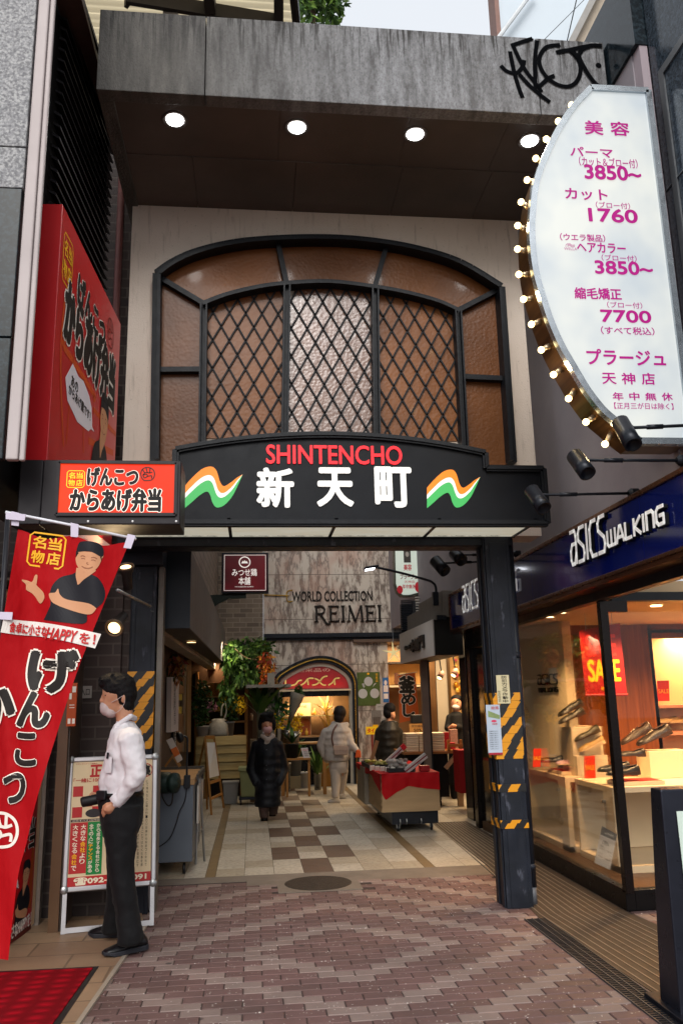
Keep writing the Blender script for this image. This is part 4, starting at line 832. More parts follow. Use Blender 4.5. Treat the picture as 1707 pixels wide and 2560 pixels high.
for k, p in enumerate(bl):
    c = yy(*p, 4.83); q_ = min(crv, key=lambda a: (a[0] - c.x) ** 2 + (a[1] - c.z) ** 2); d = Vector((c.x - q_[0], 0, c.z - q_[1])).normalized(); base = Vector((q_[0], 4.83, q_[1]))
    L_ = (c - base).length
    b_ = obj('bulb', MB().sphere(c, .0225, 8), BULB, ss, True)
    obj('socket', MB().tube([base - d * .01, base + d * max(L_ * .35, .008), base + d * (L_ - .014)], [.022, .019, .013], 10), M('#b9a98f', .3, .7), b_, True)
for k in (2, 6, 9, 12, 15): p = bl[k]; c = yy(*p, 4.83); lamp('bulb_lamp', 'POINT', c + Vector((-.02, 0, 0)), 1.6, (1, .72, .36), .03, parent=ss)
# three dark spotlights on arms
def armspot(label, h0, h1, arm_px, Y, r=.045):
    a, b = yy(*h0, Y), yy(*h1, Y - .12); t = thing('sign_spotlight', label, 'spotlight', (2.6, Y, a.z), 'black spotlights on long arms above the shoe shop')
    d = (b - a).normalized()
    obj('head', MB().lathe([(r * .9, 0), (r, .006), (r, (b - a).length * .55), (r * 1.03, (b - a).length * .56), (r * 1.03, (b - a).length), (r * .85, (b - a).length), (r * .8, (b - a).length - .02)], a, d, 24), BLKM, t, True)
    m = a + (b - a) * .28 + Vector((r * .8, .0, 0)); e = Vector((2.66, Y, yy(*arm_px, Y).z))
    obj('arm', MB().tube([m, e], .010, 8).tube([m + (e - m) * .2, m + (e - m) * .38], .015, 8), BLKM, t, True)
    obj('knuckle', MB().sphere(m, .022, 6), BLKM, t, True); obj('bracket', MB().lathe([(.035, -.02), (.035, .03), (.02, .05)], e, (-1, 0, 0), 16).box(e.x - .02, e.x + .02, Y - .02, Y + .02, 2.9, e.z), BLKM, t)
    return t
armspot('black spotlight overlapping the bottom of the white salon sign', z10(985, 1480), z10(1110, 1700), z10(1568, 1503), 4.25, .048)
armspot('black spotlight on an arm just beneath the salon sign', z10(565, 1790), z10(690, 1960), z10(1490, 1840), 4.62, .05)
armspot('black spotlight at the right end of the gateway sign', z10(170, 2110), z10(290, 2280), z10(1000, 2140), 5.3, .052)
# shoe shop ---------------------------------------------------------------
shop = thing('shoe_shop', 'glass fronted shoe shop under a dark blue fascia on the right', 'shop', (3.6, 7.4, 0))
GX = 2.79
BLUE = NT('blue_fascia_panel'); BLUE.col('#08155c'); BLUE.set(Roughness=.12, Specular_IOR_Level=.5, Coat_Weight=.15, Coat_Roughness=.03); BLUE.bump(BLUE.noise(1.5, 2), .03, .02)
BRONZE = M('#6e4a36', .28, .8, .15, 3)
fas = thing('shop_fascia', 'long dark blue fascia board with white raised letters over the shoe shop', 'sign', (2.65, 7, 2.45))
fp = MB(); 
for a, b in ((2.6, 5.15), (5.154, 7.4), (7.404, 10.64)): fp.box(2.606, 2.75, a, b, 2.462, 2.90)
obj('panel', fp, BLUE.m, fas)
obj('frame', MB().box(2.59, 2.76, 2.6, 10.66, 2.90, 2.935).box(2.59, 2.76, 2.6, 10.66, 2.435, 2.462).box(2.59, 2.76, 10.64, 10.68, 2.4625, 2.8995), BRONZE, fas, bev=.004)
LWm = M('#f4f4f2', .4, 0, 0, emit=.12); LBK = M('#07080c', .6)
GLY = {'a': [[(.1, 1), (.72, 1), (.9, .82), (.9, 0)], [(.9, .6), (.32, .6), (.1, .42), (.1, .14), (.26, 0), (.62, .0), (.9, .3)]], 's': [[(.92, 1), (.32, 1), (.1, .85), (.12, .64), (.82, .4), (.92, .2), (.76, 0), (.08, 0)]], 'i': [[(.5, 1), (.5, 0)]], 'c': [[(.92, 1), (.38, 1), (.12, .8), (.12, .2), (.36, 0), (.9, 0)]],
       'W': [[(.05, 1), (.05, .14), (.18, 0), (.95, 0), (.95, 1)], [(.5, 1), (.5, 0)]], 'A': [[(0, 0), (.42, 1), (.6, 1), (1, 0)], [(.2, .3), (.82, .3)]], 'L': [[(.1, 1), (.1, 0), (.85, 0)]], 'K': [[(.1, 1), (.1, 0)], [(.9, 1), (.18, .48), (.92, 0)]], 'I': [[(.5, 1), (.5, 0)]], 'N': [[(.08, 0), (.08, 1), (.72, 1), (.92, .84), (.92, 0)]], 'G': [[(.92, 1), (.34, 1), (.1, .8), (.1, .2), (.34, 0), (.92, 0), (.92, .5), (.5, .5)]]}
WID = {'i': .35, 'I': .35, 'W': 1.25}
def logo(mb, word, fn, box, wd, ext, lift=0.0, slant=.12):
    u0, v0, u1, v1 = box; tw = sum(WID.get(c, 1) + .14 for c in word) - .14; x = 0; hh = v1 - v0
    for c in word:
        w1 = WID.get(c, 1)
        for s_ in GLY[c]:
            pts = [(u0 + (x + a * w1) / tw * (u1 - u0) + slant * (b - .5) * hh * .5, v0 + b * hh) for a, b in s_]
            for a, b in zip(pts, pts[1:]):
                A, B = fn(*a, lift + ext / 2), fn(*b, lift + ext / 2); n = (fn(*a, 1) - fn(*a, 0)); dd = (B - A).normalized() * wd * .3; mb.bar(A - dd, B + dd, wd, ext, n)
        x += w1 + .14
    return mb
fnA = PX(2.606)
def fbx(x0, yt0, yb0, x1, yt1): a = uvX(2.606, x0, yb0); b = uvX(2.606, x1, yt1); return (a[0], a[1], b[0], b[1])
for nm, bb in (('asics', fbx(1320, 1215, 1298, 1394, 1183)), ('WALKING', fbx(1404, 1195, 1256, 1532, 1160))):
    obj('letter_back', logo(MB(), nm, lambda u, v, d: fnA(u + .004, v - .005, d), bb, .030 if nm == 'asics' else .024, .026, .003), LBK, fas); obj('lettering', logo(MB(), nm, fnA, bb, .030 if nm == 'asics' else .024, .004, .0295), LWm, fas)
bb = fbx(1066, 1345, 1406, 1099, 1330); obj('lettering', logo(MB(), 'asics', fnA, bb, .030, .004, .02), LWm, fas)
w2 = bb[2] - bb[0]; obj('lettering', logo(MB(), 'WALKING', fnA, (bb[2] + .12, bb[1], bb[2] + .12 + w2 * 1.75, bb[1] + .2), .02, .02, .01), LWm, fas)
obj('soffit', MB().box(2.60, 2.80, 2.6, 10.65, 2.40, 2.434), M('#5a3520', .18, .6, .2, 2), shop)
obj('head_rail', MB().box(2.76, 2.84, 2.6, 9.3, 2.33, 2.40).box(2.9, 6.2, 6.36, 6.44, 2.33, 2.40), BLK, shop)
obj('mullion', MB().box(2.785, 2.85, 6.34, 6.41, .13, 2.33).box(2.85, 3.02, 6.35, 6.405, 2.24, 2.33), M('#1c1614', .25, .5), shop, bev=.003)
obj('plinth', MB().box(2.785, 2.86, 6.36, 9.3, .004, .15).box(2.86, 3.26, 6.36, 6.44, .004, .15).box(3.26, 6.2, 6.38, 6.5, .004, .04), M('#0e0d0e', .3, .3), shop, bev=.004)
GLS = glass_mat('shop_glass', (1, .99, .97), .5)
obj('glass_pane', MB().box(2.805, 2.813, 6.415, 9.3, .15, 2.33), GLS, shop); obj('glass_pane', MB().box(2.852, 6.2, 6.385, 6.393, .15, 2.24), GLS, shop)
WDK = NT('dark_wood_panel'); w_ = WDK.noise(2.5, 5, (14, 14, .7)); WDK.col(WDK.mix(WDK.ramp(w_, [(.3, 0.0), (.7, 1.0)]), '#63320f', '#86481c')); WDK.set(Roughness=.4, Specular_IOR_Level=.2)
obj('floor', MB().box(2.81, 6.4, 6.4, 10.4, .0, .10), M('#4a3524', .35, 0, .15), shop)
obj('ceiling', MB().box(2.84, 6.4, 6.44, 10.4, 2.36, 2.5), M('#c9ab84', .6, 0, .03), shop)
obj('wood_wall', MB().box(3.24, 4.54, 9.02, 9.2, .1, 2.36).box(6.2, 6.4, 6.44, 10.4, .1, 2.36).lathe([(.42, .1), (.42, 2.1)], (3.62, 9.25, 0), n=40).box(4.5, 6.2, 9.02, 9.1, 2.2, 2.36), WDK.m, shop)
obj('niche', MB().box(4.54, 6.2, 9.5, 9.6, .1, 2.3).box(4.50, 4.54, 9.02, 9.6, .1, 2.3).box(4.54, 6.2, 9.02, 9.5, 2.26, 2.30), M('#d9b98a', .5, 0, .03), shop)
obj('niche_shelf', MB().box(4.545, 6.2, 9.1, 9.5, 1.12, 1.16).box(4.545, 6.2, 9.1, 9.5, 1.42, 1.45).box(4.545, 6.2, 9.1, 9.5, .75, .79), M('#c98a6a', .4, 0, .04), shop)
PN0, PN1 = Vector((3.06, 9.29, 0)), Vector((3.246, 8.4, 0)); pdr = (PN1 - PN0).normalized()
lw = thing('logo_panel', 'tall cream display panel with black raised letters inside the shoe shop', 'panel', (PN0 + PN1) / 2)
obj('board', MB().prism([PN0 + Vector((0, 0, .1)), PN1 + Vector((0, 0, .1)), PN1 + Vector((.1, .02, .1)), PN0 + Vector((.1, .02, .1))], (0, 0, 2.255)), M('#e0cda8', .55, 0, .04), lw)
fnW = PL(PN0, pdr, (0, 0, 1)); nW = pdr.cross(Vector((0, 0, 1)))
def z7(x, y): return ((1300 + x * .25957) / S_, (1500 + y * .25957) / S_)
def w7(x, y): p = onpl(*z7(x, y), PN0, nW); return ((p - PN0).dot(pdr), p.z)
a, b = w7(178, 815), w7(362, 712); obj('lettering', logo(MB(), 'asics', fnW, (a[0], a[1], b[0], b[1]), .012, .015, .006), LBK, lw)
a, b = w7(188, 888), w7(368, 842); obj('lettering', logo(MB(), 'WALKING', fnW, (a[0], a[1], b[0], b[1]), .009, .015, .006), LBK, lw)
# sale banner
REDS = M('#8e0d08', .5, 0, .08); YEL = M('#f0a81c', .5, 0, 0)
sb = thing('sale_banner', 'red hanging SALE banner inside the shoe shop window', 'banner', (3.31, 7.6, 2.2)); sY = 7.6; fnSb = PY(sY)
q7 = lambda x, y: uvY(sY, *z7(x, y))
obj('cloth', MB().prism([(u, sY, v) for u, v in (q7(570, 305), q7(955, 232), q7(1025, 905), q7(628, 915))], (0, .006, 0)), REDS, sb)
obj('batten', MB().tube([(*q7(624, 918)[:1], sY, q7(624, 918)[1]), (q7(1028, 910)[0], sY, q7(1028, 910)[1])], .012, 8).tube([(q7(570, 300)[0], sY, q7(570, 300)[1]), (q7(955, 230)[0], sY, q7(955, 230)[1])], .006, 8), REDS, sb)
txt('SALE', fnSb, bxY(sY, *z7(660, 575), *z7(945, 785)), YEL, sb, bold=.03); txt('SALE', fnSb, bxY(sY, *z7(640, 330), *z7(905, 545)), M('#d8281a', .5, 0, 0), sb, bold=.02)
obj('lettering', logo(MB(), 'asics', fnSb, bxY(sY, *z7(778, 838), *z7(850, 868)), .006, .003), YEL, sb)
obj('wire', MB().tube([(q7(630, 300)[0], sY, q7(630, 300)[1]), (q7(625, 190)[0], sY, 2.36)], .003, 5).tube([(q7(880, 245)[0], sY, q7(880, 245)[1]), (q7(878, 150)[0], sY, 2.36)], .003, 5), STEEL, sb)
# display tables
CRW = M('#d2bf9f', .35, 0, .04, 2)
def table(label, x0, x1, y0, y1, z, tk=.05):
    t = thing('display_table', label, 'display table', ((x0 + x1) / 2, (y0 + y1) / 2, .1), 'cream display tables in the shoe shop window')
    obj('top', MB().box(x0, x1, y0, y1, z - tk, z), CRW, t, bev=.003); obj('leg', MB().box(x0, x0 + .05, y0, y0 + .2, .101, z - tk), CRW, t); obj('leg', MB().box(x0 + .0, x1, y1 - .04, y1, .16, z - tk), CRW, t); obj('leg', MB().box(x1 - .05, x1, y0, y1 - .05, .16, z - tk), CRW, t)
    obj('base', MB().box(x0, x1, y0, y1, .10, .155), CRW, t); obj('handle', MB().box(x0 - .02, x0 + .14, y0 + .16, y0 + .2, z - .15, z - .12), STEEL, t); return t
table('low cream display table behind the glass nearer the gate post', 3.06, 3.62, 8.16, 9.38, .80); table('cream display table standing at the shop corner by the black mullion', 3.10, 4.5, 7.16, 8.02, .80)
def riser(label, box, tray=False, z0=.801):
    t = tag(obj('display_riser', MB().box(*box), CRW if not tray else M('#b8a284', .4), None, bev=.003), label, 'display riser', 'cream risers on the display tables'); return t
riser('tall cream riser carrying two black shoes in front of the logo panel', (3.2, 3.52, 8.25, 8.7, .801, 1.27)); riser('cream riser with tan and dark loafers', (3.2, 3.52, 8.165, 8.24, .801, .995)); 
riser('big cream riser with brown lace up shoes at the right of the window', (3.74, 4.16, 7.72, 8.0, .801, 1.05))
def traybox(label, x0, x1, y0, y1):
    t = thing('display_tray', label, 'display tray', ((x0 + x1) / 2, (y0 + y1) / 2, .80), 'shallow red lined display trays'); obj('tray', MB().box(x0, x1, y0, y1, .801, .835), CRW, t, bev=.002); obj('red_lining', MB().box(x0 + .015, x1 - .015, y0 + .015, y1 - .015, .8355, .838), REDS, t)
traybox('shallow tray with pink loafers behind the hazard striped post', 3.10, 3.42, 8.35, 8.75); traybox('shallow tray with black loafers beside the black mullion', 3.2, 3.62, 7.22, 7.5)
# shoes
def shoe(label, px, Y, yaw, pitch, col, L=.26, lace=False, heel=.02, z=None, roll=0):
    p = yy(*z7(*px), Y) if z is None else Vector((yy(*z7(*px), Y).x, Y, z))
    t = thing('shoe', label, 'shoe', p, 'shoes shown in the shop window'); Mx = Matrix.Rotation(math.radians(yaw), 3, 'Z') @ Matrix.Rotation(math.radians(pitch), 3, 'Y')
    T = lambda x, y, z_: p + Mx @ Vector(((x - .5) * L, y * L, z_ * L))
    st = [(0, .10, .10, .26), (.04, .125, .10, .29), (.15, .14, .10, .27), (.28, .145, .09, .245), (.40, .14, .07, .27 if lace else .20), (.52, .16, .06, .25 if lace else .20), (.66, .18, .055, .215), (.80, .185, .05, .19), (.91, .165, .05, .165), (.97, .12, .05, .135), (1, .06, .05, .09)]
    rings = []
    for x, w_, zb, zt in st:
        hgt = zt - zb; rings.append([T(x, w_ * math.cos(a) * (1 - .25 * max(0, math.sin(a))), zb + hgt * max(0, math.sin(a)) ** .75) if math.sin(a) >= 0 else T(x, w_ * math.cos(a), zb) for a in [math.pi * i / 10 for i in range(11)]])
    cm = M(col, .38, 0, .3, 20, .1, 60)
    obj('upper', MB().loft(rings, True, 0, False), cm, t, True)
    obj('opening', MB().add([T(.03 + .40 * (.5 - .5 * math.cos(a)), .085 * math.sin(a), (.293 if lace else .285) - .02 * (.5 - .5 * math.cos(a))) for a in [2 * math.pi * i / 14 for i in range(14)]], [tuple(range(14))]), M('#2a1a12', .8), t)
    so_ = [[T(x, w_ * 1.08 * s_, z_) for s_, z_ in ((-1, 0 if x < .3 else .03), (1, 0 if x < .3 else .03), (1, zb + .012), (-1, zb + .012))] for x, w_, zb, zt in st]
    obj('sole', MB().loft(so_), M('#3a2618' if col not in ('#9a7a48', '#b08a8a', '#c2a070') else '#c7ad88', .5), t)
    if lace: 
        lm_ = MB()
        for k in range(4): x = .46 + k * .05; lm_.tube([T(x, -.05, .255 - k * .018), T(x + .02, 0, .275 - k * .018), T(x, .05, .255 - k * .018)], .003, 5)
        obj('lace', lm_, M('#c9bca4', .7), t)
    return t
for a in (('glossy black lace up shoe, upper one of the pair on the tall riser', (490, 1075), 8.34, 172, 24, '#171413', .29, True), ('dark grey tassel loafer, lower one of the pair on the tall riser', (500, 1150), 8.27, 172, 22, '#2c2822', .29),
          ('dark olive loafer tilted behind the tan slip-on', (650, 1320), 8.22, 168, 22, '#2a2415', .28), ('tan slip-on shoe with a pale sole on the middle riser', (690, 1425), 8.17, 168, 20, '#9a7a48', .28),
          ('black patent shoe half hidden behind the pink loafer', (300, 1570), 8.6, 165, 0, '#0c0b0b', .28), ('pink loafer on the tray nearest the gate post', (465, 1592), 8.42, 178, 0, '#b08a8a', .27),
          ('black loafer at the back of the tray by the mullion', (900, 1655), 7.42, 178, 2, '#141110', .30), ('glossy black loafer at the front of the tray by the mullion', (990, 1690), 7.28, 180, 2, '#0f0d0c', .30),
          ('brown black oxford with pale laces seen right of the mullion', (1130, 1330), 7.95, 165, 26, '#2a1a0e', .34, True), ('black oxford with pale laces on the big right riser', (1295, 1350), 7.80, 172, 20, '#21170f', .36, True), ('dark shoe on the table below the big right riser', (1065, 1510), 7.6, 175, 0, '#1a120c', .26),
          ('beige slip-on on the bright niche shelf, nearer the wooden wall', (1425, 1185), 9.3, 190, 0, '#c2a070', .27), ('beige slip-on on the bright niche shelf at the picture edge', (1525, 1190), 9.3, 190, 0, '#c2a070', .27)):
    shoe(*a[:7], **({'lace': True} if len(a) > 7 else {}))
def card(label, px0, px1, Y, body, tilt=0):
    t = thing('sale_card', label, 'card', yy(*px0, Y), 'red SALE cards in the shoe shop'); bb = bxY(Y, *px0, *px1); w_ = (bb[2] - bb[0])
    obj('card', MB().prism([(bb[0], Y, bb[1]), (bb[2] - tilt, Y, bb[1]), (bb[2], Y, bb[3]), (bb[0] + tilt, Y, bb[3])], (0, .005, 0)), M('#d8300c', .5, 0, .05), t)
    txt(body, PY(Y), (bb[0] + w_ * .12, bb[1] + (bb[3] - bb[1]) * .38, bb[2] - w_ * .12, bb[1] + (bb[3] - bb[1]) * .58), YEL, t, bold=.02)
card('red SALE card standing between the two display tables', z7(618, 1500), z7(715, 1720), 7.75, 'SALE', .01); card('leaning red SALE card at the window edge by the post', z7(120, 1430), z7(200, 1610), 8.1, 'SALE', .02); card('red SALE card on the bright niche shelf', z7(1320, 775), z7(1430, 975), 9.25, 'SALE', .02)
# opening hours notice, ceiling lights
oh = thing('opening_hours_notice', 'white OPEN hours notice with grey header leaning inside the glass', 'notice', zz(1395, 2160, .16))
oY = 7.14; q2_ = lambda x, y: uvY(oY, (1200 + x * .32334) / S_, (1900 + y * .32334) / S_)
obj('card', MB().prism([(u, oY, v) for u, v in (q2_(880, 795), q2_(1000, 850), q2_(1055, 575), q2_(938, 510))], (0, .005, 0)), M('#c9c2b6', .5, 0, .03), oh)
fnO = PY(oY); obj('header', pol(MB(), [q2_(925, 575), q2_(1043, 628), q2_(1055, 575), q2_(938, 510)], fnO, .002), M('#3b3a3e', .5, 0, 0), oh)
def skew(p0, ax, ay): return lambda u, v, d: fnO(p0[0] + ax[0] * u + ay[0] * v, p0[1] + ax[1] * u + ay[1] * v, d)
o0 = q2_(880, 795); ox = tuple(b - a for a, b in zip(o0, q2_(1000, 850))); oy = tuple(b - a for a, b in zip(o0, q2_(938, 510))); fo = skew(o0, ox, oy)
txt('OPEN', fo, (.22, .56, .62, .66), INK, oh, bold=.02); txt('asics WALKING', fo, (.25, .84, .8, .90), PAPER, oh)
for v, s_ in ((.50, '営業時間'), (.43, '10:00a.m. - 7:30p.m.'), (.30, '土・日・祝'), (.22, '10:00a.m. - 7:00p.m.')): txt(s_, fo, (.12, v - .03, .34 if len(s_) < 8 else .88, v + .03), INK, oh)
E_SL = emis('shop_light_glow', '#ffdca0', 10)
for k, (px, lab) in enumerate((((275, 158), 'round shop ceiling light left of the mullion, larger'), ((385, 118), 'round shop ceiling light nearest the mullion'), ((315, 245), 'round light right above the logo panel'))):
    p = zz(*z7(*px), 2.355); t = thing('shop_light', lab, 'ceiling light', p, 'round ceiling lights in the shoe shop'); obj('rim', MB().lathe([(.06, .003), (.07, -.004), (.055, -.008)], p, n=20), M('#b09068', .4), t, True); obj('lens', MB().lathe([(.001, -.006), (.056, -.007), (.001, -.012)], p, n=20), E_SL, t)
    lamp('shop_lamp', 'SPOT', p - Vector((0, 0, .03)), (95, 95, 130)[k], WARM, .05, (130, 130, 60)[k], (p + Vector((0.1, -.2, -2)), p + Vector((0.3, -.3, -2)), Vector((3.12, 8.9, 0)))[k], t)
for x, y, e in ((3.6, 7.0, 130), (4.4, 7.8, 130), (5.4, 7.4, 90)):
    p = Vector((x, y, 2.355)); t = thing('recessed_light', {3.6: 'recessed warm shop ceiling light above the corner table', 4.4: 'recessed warm shop ceiling light above the brown oxfords', 5.4: 'recessed warm shop ceiling light deeper at the right'}[x], 'ceiling light', p, 'recessed lights in the shoe shop'); obj('lens', MB().lathe([(.001, -.001), (.05, -.002), (.001, -.004)], p, n=20), E_SL, t); lamp('shop_lamp', 'SPOT', p - Vector((0, 0, .03)), e, WARM, .06, 140, p + Vector((0, .1, -2)), t)
nl = thing('niche_light', 'small round light in the bright shelf niche at the right', 'ceiling light', (5.2, 9.3, 2.25)); obj('lens', MB().lathe([(.001, -.001), (.05, -.002), (.001, -.004)], (5.2, 9.3, 2.258), n=20), E_SL, nl); lamp('niche_lamp', 'AREA', (5.2, 9.28, 2.24), 26, (1, .66, .32), .5, None, (5.2, 9.35, 0), nl)
# dark stand sign at the right edge
st_ = thing('stand_sign', 'dark metal stand sign with a pale glass face at the right picture edge', 'stand sign', (2.35, 4.4, 0))
a, b = yy(1505, 1812, 4.4), yy(1540, 2352, 4.4); tx, bx2 = a.x, zz(1542, 2352).x
obj('body', MB().hexa([(2.125, 4.33, 0), (2.9, 4.33, 0), (2.9, 4.55, 0), (2.125, 4.55, 0), (2.165, 4.38, 1.09), (2.9, 4.38, 1.09), (2.9, 4.50, 1.09), (2.165, 4.50, 1.09)]), M('#23252e', .3, .5, .15), st_, bev=.008)
obj('foot', MB().box(2.09, 2.9, 4.2, 4.66, .004, .03), M('#1e2028', .35, .5), st_, bev=.006)
obj('face', MB().hexa([(2.22, 4.325, .2), (2.9, 4.325, .2), (2.9, 4.33, .2), (2.22, 4.33, .2), (2.235, 4.366, .98), (2.9, 4.366, .98), (2.9, 4.37, .98), (2.235, 4.37, .98)]), M('#b9c7bd', .15, 0, .04), st_)
# ================================================================ alley, left side
def wl(y): return -.80 + (y - 6.95) * .0109
law = thing('tiled_alley_wall', 'grey brown tiled wall along the left of the alley above a long grey canopy', 'wall', (-1, 11, 0))
TW = brickwall('alley_tile', 'YZ', '#73675a', '#82766a', '#4a423a', .40, .14, .6, .008)
obj('upper_wall', MB().prism([(wl(7.3), 7.26, 2.2), (wl(16.6), 16.6, 2.2), (wl(16.6), 16.6, 8.7), (wl(7.3), 7.26, 8.7)], (-.15, 0, 0)), TW, law)
obj('lower_wall', MB().prism([(-1.06, 7.31, .0), (-1.06, 14.15, 0), (-1.06, 14.15, 2.3), (-1.06, 7.31, 2.3)], (-.2, 0, 0)), M('#3b281c', .6, 0, .2, 3), law)
GREY = M('#6d6862', .75, 0, .12, 3, .1, 60)
aw = thing('grey_canopy', 'long grey box canopy with a dark navy end over the left shop fronts', 'canopy', (-.65, 11.5, 2.23))
obj('front_panel', MB().prism([(-.549, 7.304, 2.236), (-.53, 16.0, 2.30), (-.53, 16.0, 2.93), (-.549, 7.304, 2.928)], (-.03, 0, 0)), GREY, aw); obj('end_panel', MB().box(-.795, -.549, 7.30, 7.33, 2.236, 2.93), M('#1a2028', .4, .2, .15), aw)
obj('soffit', MB().prism([(-1.05, 7.33, 2.232), (-.56, 7.33, 2.232), (-.54, 16.0, 2.30), (-.9, 14.2, 2.29)], (0, 0, .01)), M('#2e2620', .6), aw)
p = zz(440, 1474, 2.238); dl = thing('canopy_downlight', 'small glowing downlight in the soffit of the grey left canopy', 'ceiling light', p); obj('lens', MB().lathe([(.001, -.008), (.05, -.006), (.001, -.001)], p, n=16), E_W, dl); lamp('canopy_lamp', 'SPOT', p - Vector((0, 0, .02)), 12, (1, .75, .45), .04, 140, p - Vector((0, 0, 2)), dl)
fnLW = lambda u, v, d: Vector((-1.05 + d, u, v))
def cL(x, y): p = xx((280 + x * .2551) / S_, (1280 + y * .2551) / S_, -1.05); return (p.y, p.z)
def bL(x0, y0, x1, y1, yb=None): a = cL(x0, y1); b = cL(x1, y0); return (a[0], a[1], b[0], b[1])
def wallthing(name, label, cat, pts, mat, th=.02):
    a = [cL(*q) for q in pts]; z = [fnLW(u, v, .004) for u, v in a]
    return tag(obj(name, MB().prism(z, (th, 0, 0)), mat), label, cat)
wb_ = wallthing('menu_board', 'tall white hanging board with brushed writing beside the left doorway', 'sign board', [(535, 1618), (612, 1618), (604, 2145), (528, 2160)], M('#b0a8a6', .6, 0, .06), .06)
for k, ch in enumerate('お持ち帰り弁当'): u, v = cL(566, 1680 + k * 62); txt(ch, fnLW, (u - .12, v - .04, u + .12, v + .04), INK, wb_, lift=.066)
for k, (y0, y1, lab) in enumerate(((1785, 1845, 'upper yellow menu poster behind the white hanging board'), (1908, 1975, 'lower yellow menu poster behind the white hanging board'))):
    yp = wallthing('menu_poster', lab, 'poster', [(612, y0), (690, y0), (688, y1), (610, y1)], M('#b39a2a', .6, 0, .3, 30), .006); yp['group'] = 'yellow menu posters by the left doorway'
    u0, v0 = cL(612, y1); txt('メニュー', fnLW, (u0 + .1, v0 + .03, u0 + .7, v0 + .09), INKR, yp, lift=.012)
wood = thing('door_frame', 'wooden door frame boards under the grey canopy on the left', 'door frame', (-.78, 9.8, 0))
for pts, c in (([(612, 1520), (690, 1520), (690, 1780), (612, 1780)], '#7a5530'), ([(612, 1980), (688, 1980), (664, 2352), (612, 2352)], '#6d4a2a'), ([(692, 1500), (716, 1490), (690, 2352), (668, 2352)], '#6a5a48'), ([(722, 1450), (764, 1450), (752, 2352), (716, 2352)], '#8a6a44')):
    a = [cL(*q) for q in pts]; obj('board', MB().prism([fnLW(u, v, .003) for u, v in a], (.03, 0, 0)), M(c, .6, 0, .2, 4, .2, 30), wood)
cb = wallthing('chalk_board', 'small black chalk menu board on the brown wall by the left doorway', 'chalkboard', [(588, 2135), (640, 2135), (660, 2352), (580, 2352)], M('#17171a', .8, 0, .1), .02)
for k, s_ in enumerate(('本日の', 'からあげ', 'おすすめ', '丼もの')): u, v = cL(610, 2170 + k * 45); txt(s_, fnLW, (u - .15, v - .03, u + .3, v + .03), PAPER, cb, lift=.026)
df = MB(); p = xx((280 + 630 * .2551) / S_, (1280 + 1530 * .2551) / S_, -.98); leaves(df, p, (.1, .5, .2), 160, .12, 0, 1, seed=3, nm=3)
tag(obj('dried_bouquet', df, [M('#6a2418', .6), M('#2c3a1a', .6), M('#8a5a2a', .6)]), 'bunch of dried flowers hanging by the left doorway', 'bouquet')
# brick corner wall at the back left
bb_ = thing('brick_corner_wall', 'grey brown checkered brick wall left of the marble shop front', 'wall', (-.2, 16.6, 2.7))
BW2 = brickwall('back_brick', 'XZ', '#5d5044', '#7d6f60', '#8a7d6e', .26, .095, .8, .008)
obj('brickwork', MB().box(-2.4, .205, 16.5, 16.8, 2.70, 8.7), BW2, bb_); obj('lintel', MB().box(-2.4, .205, 16.42, 16.5, 2.62, 2.72), DKW, bb_)
# chicken shop hanging sign
ms = thing('hanging_sign', 'dark red square hanging sign with a white mountain emblem on a bracket', 'sign', (-.2, 13, 2.9)); mY = 13.0
a = bxY(mY, 513, 1273, 612, 1358); obj('case', MB().box(a[0] - .03, a[2] + .03, mY + .003, mY + .16, a[1] - .03, a[3] + .03), BLKM, ms, bev=.006)
DR = NT('dark_red_face'); se = DR.noise(1.5, 2); cc = DR.mix(DR.ramp(se, [(.3, 0.0), (.7, 1.0)]), '#2c050c', '#5a0c16'); DR.l(cc, DR.b.inputs['Emission Color']); DR.b.inputs['Emission Strength'].default_value = .35; DR.col(cc); DR.set(Roughness=.3)
fnM = PY(mY); obj('face', rect(MB(), a, fnM, .002), DR.m, ms); WE = M('#e8e2dc', .5, 0, 0, emit=.35); mb = MB()
for q0, q1 in (((0, 0), (1, 0)), ((1, 0), (1, 1)), ((1, 1), (0, 1)), ((0, 1), (0, 0))): stroke(mb, [(a[0] + (a[2] - a[0]) * (.02 + .96 * q0[0]), a[1] + (a[3] - a[1]) * (.02 + .96 * q0[1])), (a[0] + (a[2] - a[0]) * (.02 + .96 * q1[0]), a[1] + (a[3] - a[1]) * (.02 + .96 * q1[1]))], .007, fnM, .004)
obj('border', mb, WE, ms); c = uvY(mY, 562, 1291); mb = MB(); ri = [(c[0] + .085 * math.cos(t * .2618), c[1] + .085 * math.sin(t * .2618)) for t in range(25)]; stroke(mb, ri, .018, fnM, .004)
pol(mb, [(c[0] - .055, c[1] - .02), (c[0] + .055, c[1] - .02), (c[0] + .03, c[1] + .025), (c[0] + .017, c[1] + .008), (c[0], c[1] + .034), (c[0] - .017, c[1] + .008), (c[0] - .03, c[1] + .025)], fnM, .004)
obj('emblem', mb, WE, ms); txt('みつせ鶏', fnM, bxY(mY, 533, 1306, 590, 1323), WE, ms, lift=.004, bold=.012); txt('本舗', fnM, bxY(mY, 548, 1325, 575, 1343), WE, ms, lift=.004, bold=.012); txt('MITSUSEDORI HOMPO', fnM, bxY(mY, 540, 1346, 582, 1349), WE, ms, lift=.004)
br = [uvY(mY, x, y) for x, y in ((478, 1366), (512, 1364), (565, 1358), (566, 1372), (524, 1374), (500, 1386), (484, 1400), (478, 1398))]; obj('bracket', MB().prism([(u, mY + .05, v) for u, v in br], (0, .08, 0)), M('#1e2622', .5, .3), ms)
